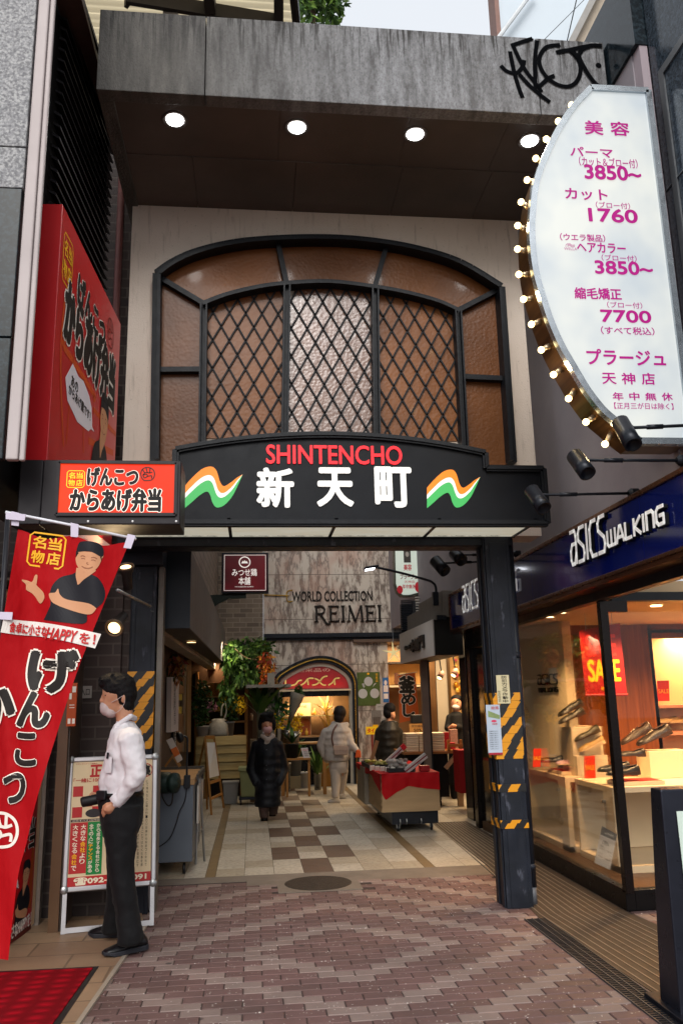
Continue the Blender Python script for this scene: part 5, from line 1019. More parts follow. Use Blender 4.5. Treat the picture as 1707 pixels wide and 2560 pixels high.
# flower shop bay ---------------------------------------------------------
bay = thing('flower_shop', 'open fronted flower shop bay at the back left of the alley', 'shop', (-1, 15.5, 0))
obj('back_wall', MB().box(-2.4, .20, 16.45, 16.6, 0, 2.62).box(-2.5, -2.4, 14.16, 16.6, 0, 2.7).box(-2.4, -1.07, 14.16, 14.26, 0, 2.7).box(-2.4, -.75, 14.3, 16.45, 2.63, 2.7).box(-1.06, -.8, 7.31, 14.15, 2.30, 2.34), M('#4a382a', .7, 0, .2, 2), bay)
obj('white_post', MB().box(*(lambda p: (p.x - .06, p.x + .06, 14.3, 14.4, 0, 2.06))(yy(623, 1700, 14.3))), M('#8d877c', .6, 0, .1), bay)
r_ = yy(565, 1573, 14.0); r2_ = yy(668, 1580, 14.0); obj('eave_board', MB().box(r_.x, r2_.x, 13.9, 15.5, r_.z - .05, r_.z + .0), M('#8a857c', .6, 0, .1), bay)
sY2 = 15.9; SHW = M('#8a6233', .5, 0, .15, 4); s0 = yy(449, 1691, sY2); s1 = yy(568, 1541, sY2)
su = thing('wooden_shelf_unit', 'wooden shelf unit with baskets at the back of the flower shop', 'shelf', (s0.x / 2, sY2, 0)); mb = MB()
for x in (s0.x, (s0.x + s1.x) / 2 + .05, s1.x - .04): mb.box(x, x + .05, sY2 - .3, sY2, .0, s1.z)
zc = [yy(500, (1280 + y * .2551) / S_, sY2).z for y in (2200, 2050, 1935, 1800)]
obj('upright', mb, SHW, su); mb = MB()
for z in zc: mb.box(s0.x, s1.x, sY2 - .3, sY2, z - .03, z)
obj('shelf_board', mb, SHW, su); obj('back_board', MB().box(s0.x - .4, s1.x + .1, sY2 + .01, sY2 + .03, 0, s1.z + .3), M('#3a2412', .7), su)
lamp('shelf_lamp', 'AREA', (-.62, 14.42, 2.58), 22, (1, .78, .52), .4, None, (-.62, 15.2, 0), su); lamp('shelf_lamp', 'AREA', (-.75, 15.72, 2.3), 14, (1, .72, .4), .25, None, (-.75, 15.8, 0), su)
BASK = brickwall('wicker', 'XZ', '#a87838', '#c9964c', '#5a3a14', .04, .02, .7, .004)
for k, (cx, cy, lab) in enumerate(((910, 1795, 'pale wicker basket, left of three on the top flower shop shelf'), (972, 1797, 'middle wicker basket on the top flower shop shelf'), (1042, 1795, 'right wicker basket on the top flower shop shelf'))):
    p = yy((280 + cx * .2551) / S_, (1280 + cy * .2551) / S_, 15.75); tag(obj('wicker_basket', MB().lathe([(.07, 0), (.11, .22), (.12, .23), (.10, .22), (.06, .02)], (p.x, p.y, zc[3] + .002), n=16), BASK, None, True), lab, 'basket', 'wicker baskets on the shelf')
jr = random.Random(5)
for k in range(7):
    x = s0.x + .55 + k * .12; zq = zc[1 + k % 2]; h = .12 + jr.random() * .1
    tag(obj('jar', MB().lathe([(.03, 0), (.035, h * .7), (.02, h * .85), (.022, h)], (x, sY2 - .15, zq + .002), n=12), M(jr.choice(['#4a3a2a', '#7a6a4a', '#2c2a26', '#8a7a6a']), .3), None, True), 'small jar standing on the lower wooden flower shop shelves', 'jar', 'jars on the wooden shelves')
# plank counter
pY = 14.7; pc = thing('plank_counter', 'counter clad in pale overlapping planks in front of the flower shop', 'counter', (-.6, 15, 0)); a = bxY(pY, 449, 1690, 566, 1790)
PLK = NT('pale_plank'); n_ = PLK.noise(3, 5, (1, 1, 12)); PLK.col(PLK.mix(PLK.ramp(n_, [(.3, 0.0), (.7, 1.0)]), '#8a7440', '#a8935c')); PLK.set(Roughness=.6)
for k in range(5):
    z0 = a[1] + (a[3] - a[1]) * k / 5; z1 = a[1] + (a[3] - a[1]) * (k + 1) / 5
    obj('plank', MB().hexa([(a[0], pY - .03, z0), (a[2], pY - .03, z0), (a[2], pY + .02, z0), (a[0], pY + .02, z0), (a[0], pY, z1 + .01), (a[2], pY, z1 + .01), (a[2], pY + .02, z1 + .01), (a[0], pY + .02, z1 + .01)]), PLK.m, pc)
obj('top', MB().box(a[0], a[2], pY + .02, pY + .6, a[3] - .03, a[3]), SHW, pc); obj('leg', MB().box(a[0] + .12, a[0] + .18, pY + .05, pY + .11, 0, a[3]), SHW, pc); obj('leg', MB().box(a[2] - .1, a[2] - .04, pY + .05, pY + .11, 0, a[3]), SHW, pc); obj('base_board', MB().box(a[0], a[2], pY + .3, pY + .32, 0, a[1] + .1), DKW, pc)
ZC = a[3] + .002
GRN = [M('#1f3c15', .5, 0, .2, name='foliage_dark'), M('#355622', .5, 0, .2, name='foliage_mid'), M('#527330', .5, 0, .2, name='foliage_light')]
YFL = M('#d8b21a', .6, 0, .1, name='yellow_petal')
def t3(x, y, Y): return yy((380 + x * .18706) / S_, (1560 + y * .18706) / S_, Y)
def potted(label, base, r, h, potmat, fol, cat='potted plant'):
    t = thing('potted_plant', label, cat, base); b = Vector(base)
    obj('pot', MB().lathe([(r * .78, 0), (r, h), (r * 1.06, h), (r * 1.06, h * .92), (r * .9, h * .9), (.001, h * .88)], b, n=18), potmat, t, True); m = MB(); fol(m, b + Vector((0, 0, h))); obj('foliage', m, GRN + [YFL, M('#8a5a68', .6), M('#9a8a4a', .6)], t); return t
WP = M('#b4b2ae', .5, 0, .06); GP = M('#6d6f70', .5, 0, .1); BP = M('#16171a', .5); SIL = M('#8f8f8c', .3, .8, .2)
p = t3(692, 1500, 14.85); potted('bushy dark plant in a white pot at the left end of the plank counter', (p.x, 14.85, ZC), .13, .18, WP, lambda m, c: leaves(leaves(m, c + Vector((-.03, 0, .35)), (.17, .15, .42), 420, .09, 0, nm=2, seed=1), c + Vector((.12, -.05, .3)), (.12, .1, .1), 40, .08, 4, seed=2))
bg_ = thing('carrier_bag', 'translucent white plastic carrier bag on the plank counter', 'bag', (t3(900, 1500, 14.75).x, 14.75, ZC)); bp = t3(890, 1500, 14.75)
rg = []
for z, rx, ry in ((0, .16, .10), (.03, .17, .11), (.12, .16, .10), (.2, .15, .09), (.25, .10, .06), (.27, .13, .04), (.29, .09, .03)): rg.append([Vector((bp.x + rx * math.copysign(abs(math.cos(q)) ** .35, math.cos(q)) + .01 * math.sin(5 * q), 14.8 + ry * math.sin(q), ZC + z + .01 * math.sin(3 * q + z * 20))) for q in [2 * math.pi * i / 20 for i in range(20)]])
obj('bag', MB().loft(rg), M('#8d877b', .4, 0, .25, 14, .8, 14), bg_, True); obj('handle', MB().tube(smooth_pts([(bp.x + .04, 14.78, ZC + .34), (bp.x + .06, 14.76, ZC + .5), (bp.x + .11, 14.76, ZC + .55), (bp.x + .13, 14.78, ZC + .42), (bp.x + .10, 14.78, ZC + .3)], 4), .014, 6), M('#b5aea0', .35), bg_, True)
p = t3(1020, 1480, 14.95); potted('grey bucket of yellow flowers on the plank counter', (p.x, 14.95, ZC), .11, .24, GP, lambda m, c: leaves(leaves(leaves(m, c + Vector((0, 0, .15)), (.16, .12, .2), 130, .09, 0, nm=2, seed=5), c + Vector((.05, -.05, .3)), (.28, .1, .14), 150, .07, 3, seed=6), c + Vector((.22, -.05, .2)), (.1, .08, .1), 60, .07, 3, seed=8), 'flower bucket')
# hanging greenery
gr = thing('hanging_greenery', 'mass of green hanging foliage above the flower shop front', 'greenery', yy(560, 1520, 15.0)); m = MB()
for (x, y, rx, rz, n, sd_, dp) in ((530, 1510, .16, .35, 380, 1, 1.2), (560, 1500, .3, .3, 420, 2, .6), (590, 1500, .22, .3, 320, 3, .5), (522, 1590, .16, .30, 300, 4, 1.5), (560, 1545, .2, .24, 240, 5, 1.5), (605, 1490, .2, .16, 160, 6, .3), (536, 1610, .10, .16, 110, 7, 1.5), (585, 1555, .16, .22, 160, 8, 1.4)): leaves(m, yy(x, y, 15.0), (rx, .35, rz), n, .13, 0, dp, 0, sd_, 3)
obj('foliage', m, GRN, gr); obj('branch', MB().tube(smooth_pts([tuple(yy(515, 1478, 14.9)), tuple(yy(560, 1490, 14.9)), tuple(yy(610, 1480, 14.9))], 5), .012, 6).tube(smooth_pts([tuple(yy(540, 1490, 14.7)), tuple(yy(565, 1510, 14.7)), tuple(yy(590, 1515, 14.7))], 5), .008, 6), M('#7a6a54', .7), gr)
do_ = MB(); 
for (x, y, rx, rz, n, s_) in ((612, 1525, .13, .22, 200, 1), (616, 1565, .14, .22, 220, 2), (612, 1600, .12, .16, 140, 3)): leaves(do_, yy(x, y, 14.6), (rx, .15, rz), n, .10, 0, .8, 0, s_, 4)
tag(obj('dried_garland', do_, [M('#b8561a', .6), M('#c8851e', .6), M('#8a2e14', .6), M('#6a4a1a', .6)]), 'hanging garland of orange and red dried flowers beside the marble front', 'garland')
# easel, bins
ez = thing('menu_easel', 'wooden A-frame easel with a white handwritten menu sheet', 'easel', zz(497, 1862)); EW = M('#9a6a30', .5, 0, .15); eY = 12.9
f0, f1 = zz(486, 1872), zz(514, 1855); t0_, t1_ = yy(472, 1693, eY + .25), yy(492, 1693, eY + .35)
obj('leg', MB().bar(f0, t0_, .03, .03), EW, ez); obj('leg', MB().bar(f1, t1_, .03, .03), EW, ez); obj('leg', MB().bar(yy(455, 1770, eY + .6), t0_, .03, .03).bar(f0 + Vector((-.1, .7, 0)), t0_, .03, .03), EW, ez)
L = lambda a, b, t: a + (b - a) * t
for f_, w_ in ((.4, .04), (1, .05), (.2, .03)): obj('rail', MB().bar(L(f0, t0_, f_), L(f1, t1_, f_), w_, .03), EW, ez)
c4 = [L(f0, t0_, .46), L(f1, t1_, .46), L(f1, t1_, .93), L(f0, t0_, .93)]; n_e = (c4[1] - c4[0]).cross(c4[3] - c4[0]).normalized()
obj('sheet', MB().prism([p - Vector((0, .02, 0)) for p in c4], (0, .008, 0)), M('#c8c4bc', .7, 0, .05), ez)
fe = PL(c4[0] - Vector((0, .022, 0)), c4[1] - c4[0], c4[3] - c4[0]); we, he = (c4[1] - c4[0]).length, (c4[3] - c4[0]).length; 
for k, s_ in enumerate(('本日のお花', '季節の花束', 'ミモザ 入荷', '鉢植え各種', '配達承ります', 'チューリップ')): txt(s_, fe, (we * .12, he * (.84 - k * .13), we * .8, he * (.9 - k * .13)), INK, ez, lift=.003)
fl_ = MB(); ell(fl_, (we * .82, he * .82), (we * .12, he * .05), fe, .004); ell(fl_, (we * .8, he * .6), (we * .15, he * .05), fe, .004); obj('flower_drawing', fl_, M('#9a5a3c', .6), ez)
gb_ = thing('waste_bin', 'tall olive green waste bin on a black wheeled trolley', 'bin', zz(572, 1850)); b = zz(572, 1846); bt = yy(572, 1760, b.y).z; bw2 = .15
obj('body', MB().hexa([(b.x - bw2 * .82, b.y - .14, .12), (b.x + bw2 * .82, b.y - .14, .12), (b.x + bw2 * .82, b.y + .14, .12), (b.x - bw2 * .82, b.y + .14, .12), (b.x - bw2, b.y - .17, bt - .06), (b.x + bw2, b.y - .17, bt - .06), (b.x + bw2, b.y + .17, bt - .06), (b.x - bw2, b.y + .17, bt - .06)]), M('#7b8058', .5, 0, .08), gb_, bev=.012)
obj('lid', MB().box(b.x - bw2 - .02, b.x + bw2 + .02, b.y - .19, b.y + .19, bt - .06, bt), M('#868b62', .5, 0, .08), gb_, bev=.012); obj('trolley', MB().box(b.x - .16, b.x + .16, b.y - .17, b.y + .17, .08, .115), M('#20242e', .6), gb_, bev=.01)
for sx_ in (-.13, .13): obj('wheel', MB().lathe([(.035, -.015), (.04, 0), (.035, .015)], (b.x + sx_, b.y - .14, .042), (1, 0, 0), 12), BLK, gb_, True)
gb2 = thing('waste_bin', 'small light grey waste bin standing left of the olive bin', 'bin', zz(530, 1845)); b = zz(530, 1845); bt = yy(530, 1794, b.y).z
obj('body', MB().hexa([(b.x - .10, b.y - .1, .0), (b.x + .10, b.y - .1, 0), (b.x + .10, b.y + .1, 0), (b.x - .10, b.y + .1, 0), (b.x - .125, b.y - .13, bt), (b.x + .125, b.y - .13, bt), (b.x + .125, b.y + .13, bt), (b.x - .125, b.y + .13, bt)]), M('#85827e', .5, 0, .06), gb2, bev=.01); obj('rim', MB().box(b.x - .135, b.x + .135, b.y - .14, b.y + .14, bt - .02, bt + .004), M('#908d88', .5), gb2, bev=.006)
# plant stands in front of the marble shop
def t1(x, y, Y): return yy((560 + x * .19133) / S_, (1560 + y * .19133) / S_, Y)
stn = thing('plant_stand', 'low wooden plant stand with pots before the marble shop front', 'plant stand', t1(960, 2150, 14.6)); q0, q1 = t1(800, 1755, 14.6), t1(1130, 1755, 14.6)
obj('top', MB().box(q0.x, q1.x, 14.5, 14.85, q0.z - .03, q0.z), SHW, stn); 
for x in (q0.x + .03, q1.x - .03): obj('leg', MB().box(x - .02, x + .02, 14.55, 14.6, 0, q0.z - .03), SHW, stn)
zs = q0.z + .002
p = t1(890, 1755, 14.65); potted('black pot with a dark strappy plant on the low plant stand', (p.x, 14.65, zs), .12, .24, BP, lambda m, c: blades(m, c, 14, .3, .06, .7, 3, 0, 2))
pc_ = thing('price_card', 'white price card leaning on a small easel on the plant stand', 'card', t1(1065, 1755, 14.55)); a = [t1(x, y, 14.55) for x, y in ((1040, 1752), (1125, 1752), (1092, 1615), (1005, 1622))]; obj('card', MB().prism(a, (0, .006, 0)), M('#b9b7bd', .6), pc_); obj('prop', MB().bar(t1(970, 1752, 14.6), t1(1010, 1620, 14.6), .012, .02), SHW, pc_)
for k in range(4): u = L(a[0], a[3], .8 - .18 * k); txt('お買得品です', PY(14.548), (u.x + .02, u.z - .012, u.x + .12, u.z + .012), INKR if k == 0 else INK, pc_)
def vase(label, base, r, h, mat, fol): return potted(label, base, r, h, mat, fol, 'vase of leaves')
b = zz((560 + 1225 * .19133) / S_, (1560 + 2165 * .19133) / S_); vase('clear steel vase of bright green leaves on the tiles before the marble shop', b, .075, .3, SIL, lambda m, c: blades(m, c - Vector((0, 0, .1)), 46, .62, .05, .75, 4, 1, 2))
b = zz((560 + 825 * .19133) / S_, (1560 + 2190 * .19133) / S_); vase('ribbed steel cylinder vase on the ground under the plant stand', b, .07, .5, SIL, lambda m, c: leaves(m, c, (.06, .06, .05), 12, .05, 0))
b = zz((560 + 950 * .19133) / S_, (1560 + 2150 * .19133) / S_) + Vector((0, .1, 0)); bx3 = tag(obj('carton', MB().box(b.x - .13, b.x + .08, b.y - .1, b.y + .12, 0, .22), M('#9a8a68', .7, 0, .1)), 'pale carton on the ground holding up the grey bucket', 'carton')
potted('grey plastic bucket of dark leaves standing on the pale carton', (b.x - .02, b.y, .221), .13, .30, GP, lambda m, c: leaves(m, c + Vector((.05, 0, .12)), (.2, .15, .16), 160, .14, 0, nm=2, seed=11), 'flower bucket')
b = zz((560 + 1050 * .19133) / S_, (1560 + 2145 * .19133) / S_) + Vector((0, .15, 0)); potted('small white tub on the ground right of the pale carton', (b.x, b.y, 0), .10, .28, WP, lambda m, c: leaves(m, c, (.05, .05, .03), 8, .04, 0), 'tub')
b = zz((560 + 1330 * .19133) / S_, (1560 + 2140 * .19133) / S_) + Vector((0, .3, 0)); tag(obj('crate', MB().box(b.x - .13, b.x + .16, b.y - .1, b.y + .15, 0, .42), M('#7a5218', .6, 0, .15), None, bev=.006), 'ochre brown crate on the ground behind the green leaf vase', 'crate')
p = t1(470, 1400, 14.2); vase('tall glass vase of broad dark green leaves by the white post', (p.x, 14.2, t1(470, 1500, 14.2).z), .06, .5, M('#7d827e', .15, .2), lambda m, c: blades(m, c - Vector((0, 0, .15)), 20, .8, .11, .7, 6, 0, 2, .6)); st2 = tag(obj('vase_pedestal', MB().box(p.x - .16, p.x + .16, 14.05, 14.35, 0, t1(470, 1500, 14.2).z - .002), M('#5a4a36', .6)), 'dark wooden plinth under the tall vase of broad leaves', 'pedestal')
p = t1(680, 1340, 14.3); tag(obj('leaf_spray', leaves(leaves(MB(), t1(660, 1120, 14.3), (.2, .15, .3), 180, .13, 0, nm=2, seed=3), t1(690, 1300, 14.3), (.08, .06, .12), 50, .1, 3, seed=5), GRN + [YFL]), 'spray of leaves with yellow blooms behind the person in the navy coat', 'greenery')
v1 = thing('flower_vase', 'steel vase with round yellow blossom before the lit showcase', 'vase', t1(930, 1550, 14.9)); p = t1(930, 1550, 14.9); obj('vase', MB().lathe([(.07, 0), (.075, t1(930, 1400, 14.9).z - p.z)], p, n=16), SIL, v1, True); obj('blossom', leaves(MB(), t1(930, 1330, 14.9), (.13, .1, .2), 200, .07, 0, seed=9), YFL, v1)
v2 = thing('flower_vase', 'narrow steel vase just left of the yellow blossom vase', 'vase', t1(820, 1550, 14.9)); p = t1(820, 1550, 14.9); obj('vase', MB().lathe([(.085, 0), (.09, t1(820, 1320, 14.9).z - p.z), (.08, t1(820, 1320, 14.9).z - p.z)], p, n=16), SIL, v2, True)
tag(obj('vase_table', MB().box(q0.x - .1, q0.x + .75, 14.75, 15.1, p.z - .03, p.z - .001).box(q0.x - .06, q0.x, 14.78, 14.84, 0, p.z - .03).box(q0.x + .66, q0.x + .72, 14.78, 14.84, 0, p.z - .03), SHW), 'wooden table carrying the steel flower vases', 'table')
wbq = thing('wrapped_bouquet', 'paper wrapped cone of flowers held upright before the lit showcase', 'bouquet', t1(900, 1250, 14.6)); a, b = t1(862, 1260, 14.6), t1(965, 905, 14.6); d = (b - a); obj('wrap', MB().tube([a, a + d * .3, a + d * .75, b], [.03, .06, .11, .125], 16), M('#6d675c', .6, 0, .2, 30), wbq, True); obj('leaf', leaves(MB(), b + Vector((.02, 0, .05)), (.09, .09, .07), 60, .09, 0, seed=4, nm=2), GRN, wbq)
obj('stem', MB().tube([a - d * .35, a], .025, 8), GRN[0], wbq)
# ================================================================ marble shop at the back
MAR = NT('marble'); n_ = MAR.noise(1.6, 6, (2.2, 1, .75)); n2 = MAR.noise(4.5, 7, (2.2, 1, .55), rough=.7); n3 = MAR.noise(.9, 4, (1, 1, .8))
c = MAR.mix(MAR.ramp(n2, [(.40, 0.0), (.50, 1.0)]), '#6a5b51', '#b5aa9d'); c = MAR.mix(MAR.ramp(n3, [(.5, 0.0), (.62, .55)]), c, '#a5806e'); c = MAR.mix(MAR.ramp(n_, [(.46, 0.0), (.5, .8), (.54, 0.0)]), c, '#5f5048')
sj = MAR.n('SeparateXYZ'); MAR.l(MAR.co(), sj.inputs[0]); jt = MAR.math('LESS_THAN', MAR.math('ABSOLUTE', MAR.math('SUBTRACT', MAR.math('FRACT', MAR.math('MULTIPLY', sj.outputs[2], 1.1)), .5)), .006)
MAR.col(MAR.mix(jt, c, '#4a3c34')); MAR.set(Roughness=.35)
mY_ = 16.5; mk = thing('marble_shop', 'pink grey marble shop front with an arched red doorhead closing the alley', 'building', (1.5, 16.6, 0))
ax0, ax1 = yy(630, 1700, mY_).x, yy(818, 1700, mY_).x; zb_ = yy(745, 1462, mY_).z
obj('upper_wall', MB().box(.212, 2.99, mY_, mY_ + .3, zb_ + .06, 7.5), MAR.m, mk); zt = yy(745, 1585, mY_).z
obj('lower_wall', MB().box(.212, ax0, mY_, mY_ + .3, 0, zb_ - .07).box(ax1, yy(893, 1600, mY_).x, mY_, mY_ + .3, 0, zb_ - .07).box(ax0, ax1, mY_, mY_ + .3, zt, zb_ - .07), MAR.m, mk)
obj('black_ledge', MB().box(.212, 3.05, mY_ - .14, mY_ + .3, zb_ - .02, zb_ + .06).box(.212, 3.05, mY_ - .07, mY_ + .3, zb_ - .07, zb_ - .02), BLKM, mk)
fnK = PY(mY_); KB = M('#1a1512', .4, .4)
wct = txt('WORLD COLLECTION', fnK, bxY(mY_, 671, 1357, 854, 1381), KB, mk, ext=.02, bold=.012)
cg = bxY(mY_, 658, 1355, 672, 1384); mb = MB(); GOLD = M('#b08a3c', .25, .9, .1)
stroke(mb, smooth_pts([(cg[2], cg[3]), (cg[0] + .02, cg[3] - .03), (cg[0], (cg[1] + cg[3]) / 2), (cg[0] + .03, cg[1] + .02), (cg[2], cg[1] + .03)], 6), .022, fnK, .02); tz = yy(610, 1366, mY_); mb.bar(yy(605, 1366, mY_ - .03), yy(664, 1368, mY_ - .03), .02, .02); obj('gold_flourish', mb, GOLD, mk)
def serif(word, box):
    mb = MB(); u0, v0, u1, v1 = box; H = v1 - v0; ws = {'R': .95, 'E': .78, 'I': .38, 'M': 1.25}; tot = sum(ws[c] for c in word) + .1 * (len(word) - 1); k = (u1 - u0) / tot; x = u0; t = H * .13; th = H * .06
    def B(x0, z0, x1, z1): mb.box(x0, x1, mY_ - .05, mY_ - .003, z0, z1)
    for c in word:
        w_ = ws[c] * k; sf = t * .5
        if c in 'REI':
            sx_ = x + (w_ - t) / 2 if c == 'I' else x + sf; B(sx_, v0, sx_ + t, v1); B(sx_ - sf, v0, sx_ + t + sf, v0 + th * .7); B(sx_ - sf, v1 - th * .7, sx_ + t + sf, v1)
            if c == 'E':
                for z, l in ((v1 - th, .95), (v0 + H * .52, .75), (v0, 1)): B(sx_ + t, z, x + w_ * l, z + th)
                B(x + w_ * .9, v1 - H * .2, x + w_ * .96, v1); B(x + w_ * .94, v0, x + w_, v0 + H * .22); B(x + w_ * .7, v0 + H * .44, x + w_ * .76, v0 + H * .66)
            if c == 'R':
                pts = smooth_pts([(sx_ + t, v1 - th / 2), (x + w_ * .6, v1 - th / 2), (x + w_ * .8, v1 - H * .25), (x + w_ * .6, v0 + H * .52), (sx_ + t, v0 + H * .5)], 6)
                for a, b in zip(pts, pts[1:]): mb.bar((a[0], mY_ - .026, a[1]), (b[0], mY_ - .026, b[1]), t * .75, .046)
                lg = smooth_pts([(x + w_ * .45, v0 + H * .5), (x + w_ * .75, v0 + H * .12), (x + w_ * .98, v0 - H * .14), (x + w_ * 1.25, v0 - H * .10)], 5)
                for a, b in zip(lg, lg[1:]): mb.bar((a[0], mY_ - .028, a[1]), (b[0], mY_ - .028, b[1]), t * .8, .046)
        if c == 'M':
            for a, b, ww in (((x + w_ * .1, v0), (x + w_ * .16, v1), th), ((x + w_ * .14, v1), (x + w_ * .48, v0), t), ((x + w_ * .48, v0), (x + w_ * .82, v1), th), ((x + w_ * .84, v1), (x + w_ * .9, v0), t)): mb.bar((a[0], mY_ - .03, a[1]), (b[0], mY_ - .03, b[1]), ww, .046)
            B(x, v0, x + w_ * .2, v0 + th * .7); B(x + w_ * .8, v0, x + w_, v0 + th * .7)
        x += w_ + .1 * k
    return mb
obj('lettering', serif('REIMEI', bxY(mY_, 722, 1390, 876, 1428)), KB, mk)
arch = [(632, 1700), (630, 1600), (631, 1560), (650, 1540), (690, 1519), (728, 1509), (765, 1513), (800, 1533), (815, 1558), (818, 1600), (822, 1800)]; arch = [(622, 1800)] + arch[1:]
ap_ = smooth_pts([uvY(mY_, *q) for q in arch], 5); ac = uvY(mY_, 725, 1640)
for o_, wd, dd, m in ((1.0, .035, .12, BLKM), (.955, .02, .15, GOLD), (.92, .045, .10, BLKM), (.86, .07, .05, M('#8a857c', .5))):
    f = MB(); pp_ = [(ac[0] + (u - ac[0]) * o_, v if v < 1.2 else ac[1] + (v - ac[1]) * o_) for u, v in ap_]
    for a, b in zip(pp_, pp_[1:]): f.bar((a[0], mY_ - dd / 2 - .002, a[1]), (b[0], mY_ - dd / 2 - .002, b[1]), wd, dd)
    obj('arch_frame', f, m, mk)
TYM = NT('red_tympanum'); se = TYM.n('SeparateXYZ'); TYM.l(TYM.co(), se.inputs[0]); TYM.col('#8a0c16'); TYM.set(Roughness=.3)
ty = [uvY(mY_, *q) for q in ((637, 1582), (637, 1556), (655, 1541), (690, 1526), (725, 1519), (760, 1524), (790, 1541), (804, 1560), (805, 1583))]; ty = [ty[0]] + smooth_pts(ty[1:-1], 4) + [ty[-1]]
obj('tympanum', MB().prism([(u, mY_ - .02, v) for u, v in ty], (0, .015, 0)), TYM.m, mk); fnT = PY(mY_ - .022)
txt('舶来品の', fnT, bxY(mY_, 680, 1534, 757, 1544), M('#c8a898', .4, 0, 0), mk, lift=.006)
gs = MB()
def g1(x, y): return uvY(mY_, (560 + x * .19133) / S_, (1560 + y * .19133) / S_)
for pts in ([(805, 680), (808, 800), (860, 805), (930, 790), (970, 745), (1015, 735)], [(1000, 802), (1050, 770), (1100, 715), (1170, 710)], [(1092, 735), (1100, 798)], [(1150, 800), (1220, 780), (1290, 700), (1350, 680)], [(1185, 712), (1230, 735), (1280, 790), (1330, 800)], [(1360, 800), (1410, 770), (1450, 715), (1508, 708)], [(1440, 735), (1446, 798)]): stroke(gs, smooth_pts([g1(*p) for p in pts], 6), .03, fnT, .012)
obj('gold_script', gs, M('#d8b468', .2, .9, 0, emit=.12), mk)
lz = uvY(mY_, 700, 1584)[1]; obj('lit_ledge', MB().box(ax0 + .1, ax1 - .1, mY_ - .16, mY_, lz - .03, lz), CRW, mk); lamp('tympanum_lamp', 'AREA', ((ax0 + ax1) / 2, mY_ - .12, lz + .03), 1.0, (1, .25, .15), .12, None, ((ax0 + ax1) / 2, mY_ - .05, lz + .5), mk).data.shape = 'RECTANGLE'
bpy.data.lights['tympanum_lamp'].size = 1.2; bpy.data.lights['tympanum_lamp'].size_y = .05
obj('black_surround', MB().box(ax0, ax1, mY_ + .0, mY_ + .1, uvY(mY_, 700, 1600)[1], zt).box(ax0, uvY(mY_, 650, 1700)[0], mY_, mY_ + .1, 0, zt - .001).box(uvY(mY_, 803, 1700)[0], ax1, mY_, mY_ + .1, 0, zt - .001).box(uvY(mY_, 650, 1700)[0], uvY(mY_, 803, 1700)[0], mY_, mY_ + .1, 0, uvY(mY_, 700, 1694)[1]), M('#0d0b0a', .3, .3), mk)
cx0, cx1, cz0, cz1 = uvY(mY_, 652, 1692)[0], uvY(mY_, 801, 1692)[0], uvY(mY_, 700, 1692)[1], uvY(mY_, 700, 1602)[1]
obj('showcase_interior', MB().box(cx0 - .2, cx1 + .2, mY_ + .9, mY_ + 1, cz0 - .1, cz1 + .2).box(cx0 - .2, cx1 + .2, mY_ + .1, mY_ + .9, cz0 - .1, cz0).box(cx0 - .25, cx0 - .2, mY_ + .1, mY_ + 1, cz0 - .1, cz1 + .2).box(cx1 + .2, cx1 + .25, mY_ + .1, mY_ + 1, cz0 - .1, cz1 + .2).box(cx0 - .2, cx1 + .2, mY_ + .1, mY_ + 1, cz1 + .15, cz1 + .2), M('#8a6844', .5, 0, .3, 3), mk)
obj('glass_shelf', MB().box(cx0, cx1, mY_ + .3, mY_ + .8, uvY(mY_, 700, 1646)[1], uvY(mY_, 700, 1646)[1] + .012), M('#b0b080', .1, .3), mk)
lamp('showcase_lamp', 'AREA', ((cx0 + cx1) / 2, mY_ + .5, cz1 + .1), 22, (1, .76, .46), .7, None, ((cx0 + cx1) / 2, mY_ + .7, cz0), mk)
sp_ = thing('cosmetic_poster', 'large tan beauty poster with dark lettering inside the lit showcase', 'poster', g1(1000, 1200)[0:1] + (mY_ + .6, 1.2)); 
def gY(x, y, Y): return uvY(Y, (560 + x * .19133) / S_, (1560 + y * .19133) / S_)
pY2 = mY_ + .6; a, b = gY(835, 1460, pY2), gY(1132, 1030, pY2); obj('sheet', MB().box(a[0], b[0], pY2, pY2 + .01, a[1], b[1]), M('#c2a078', .5, 0, .06), sp_); fq = PY(pY2); ql = lambda x, y: gY(x, y, pY2)
txt('PLANE', fq, (ql(925, 1095)[0], ql(925, 1095)[1], ql(1080, 1060)[0], ql(1080, 1060)[1]), INK, sp_); obj('printed_hand', pol(MB(), smooth_pts([ql(*p) for p in ((880, 1240), (960, 1230), (1060, 1235), (1115, 1255), (1120, 1320), (1040, 1330), (1000, 1300), (960, 1270), (890, 1260), (880, 1240))], 4), fq, .002), M('#b0622c', .5, 0, .1), sp_); obj('printed_arm', pol(MB(), [ql(*p) for p in ((960, 1300), (1030, 1345), (1125, 1300), (1130, 1450), (1000, 1455), (940, 1400))], fq, .0015), M('#9a4e20', .5, 0, .15), sp_)
sp2 = tag(obj('small_poster', MB().prism([(u, mY_ + .65, v) for u, v in [gY(x, y, mY_ + .65) for x, y in ((1268, 1180), (1440, 1180), (1440, 1070), (1268, 1070))]], (0, .01, 0)), M('#a89478', .5, 0, .1)), 'small poster of a dark haired person at the right of the lit showcase', 'poster'); fq2 = PY(mY_ + .65); obj('printed_hair', ell(MB(), gY(1335, 1100, mY_ + .65), (.05, .05), fq2, .002), INK, sp2); obj('printed_face', ell(MB(), gY(1335, 1115, mY_ + .65), (.032, .04), fq2, .003), SKIN_P, sp2)
gsd = random.Random(9)
GOLDB = M('#d8a038', .3, .6, .1)
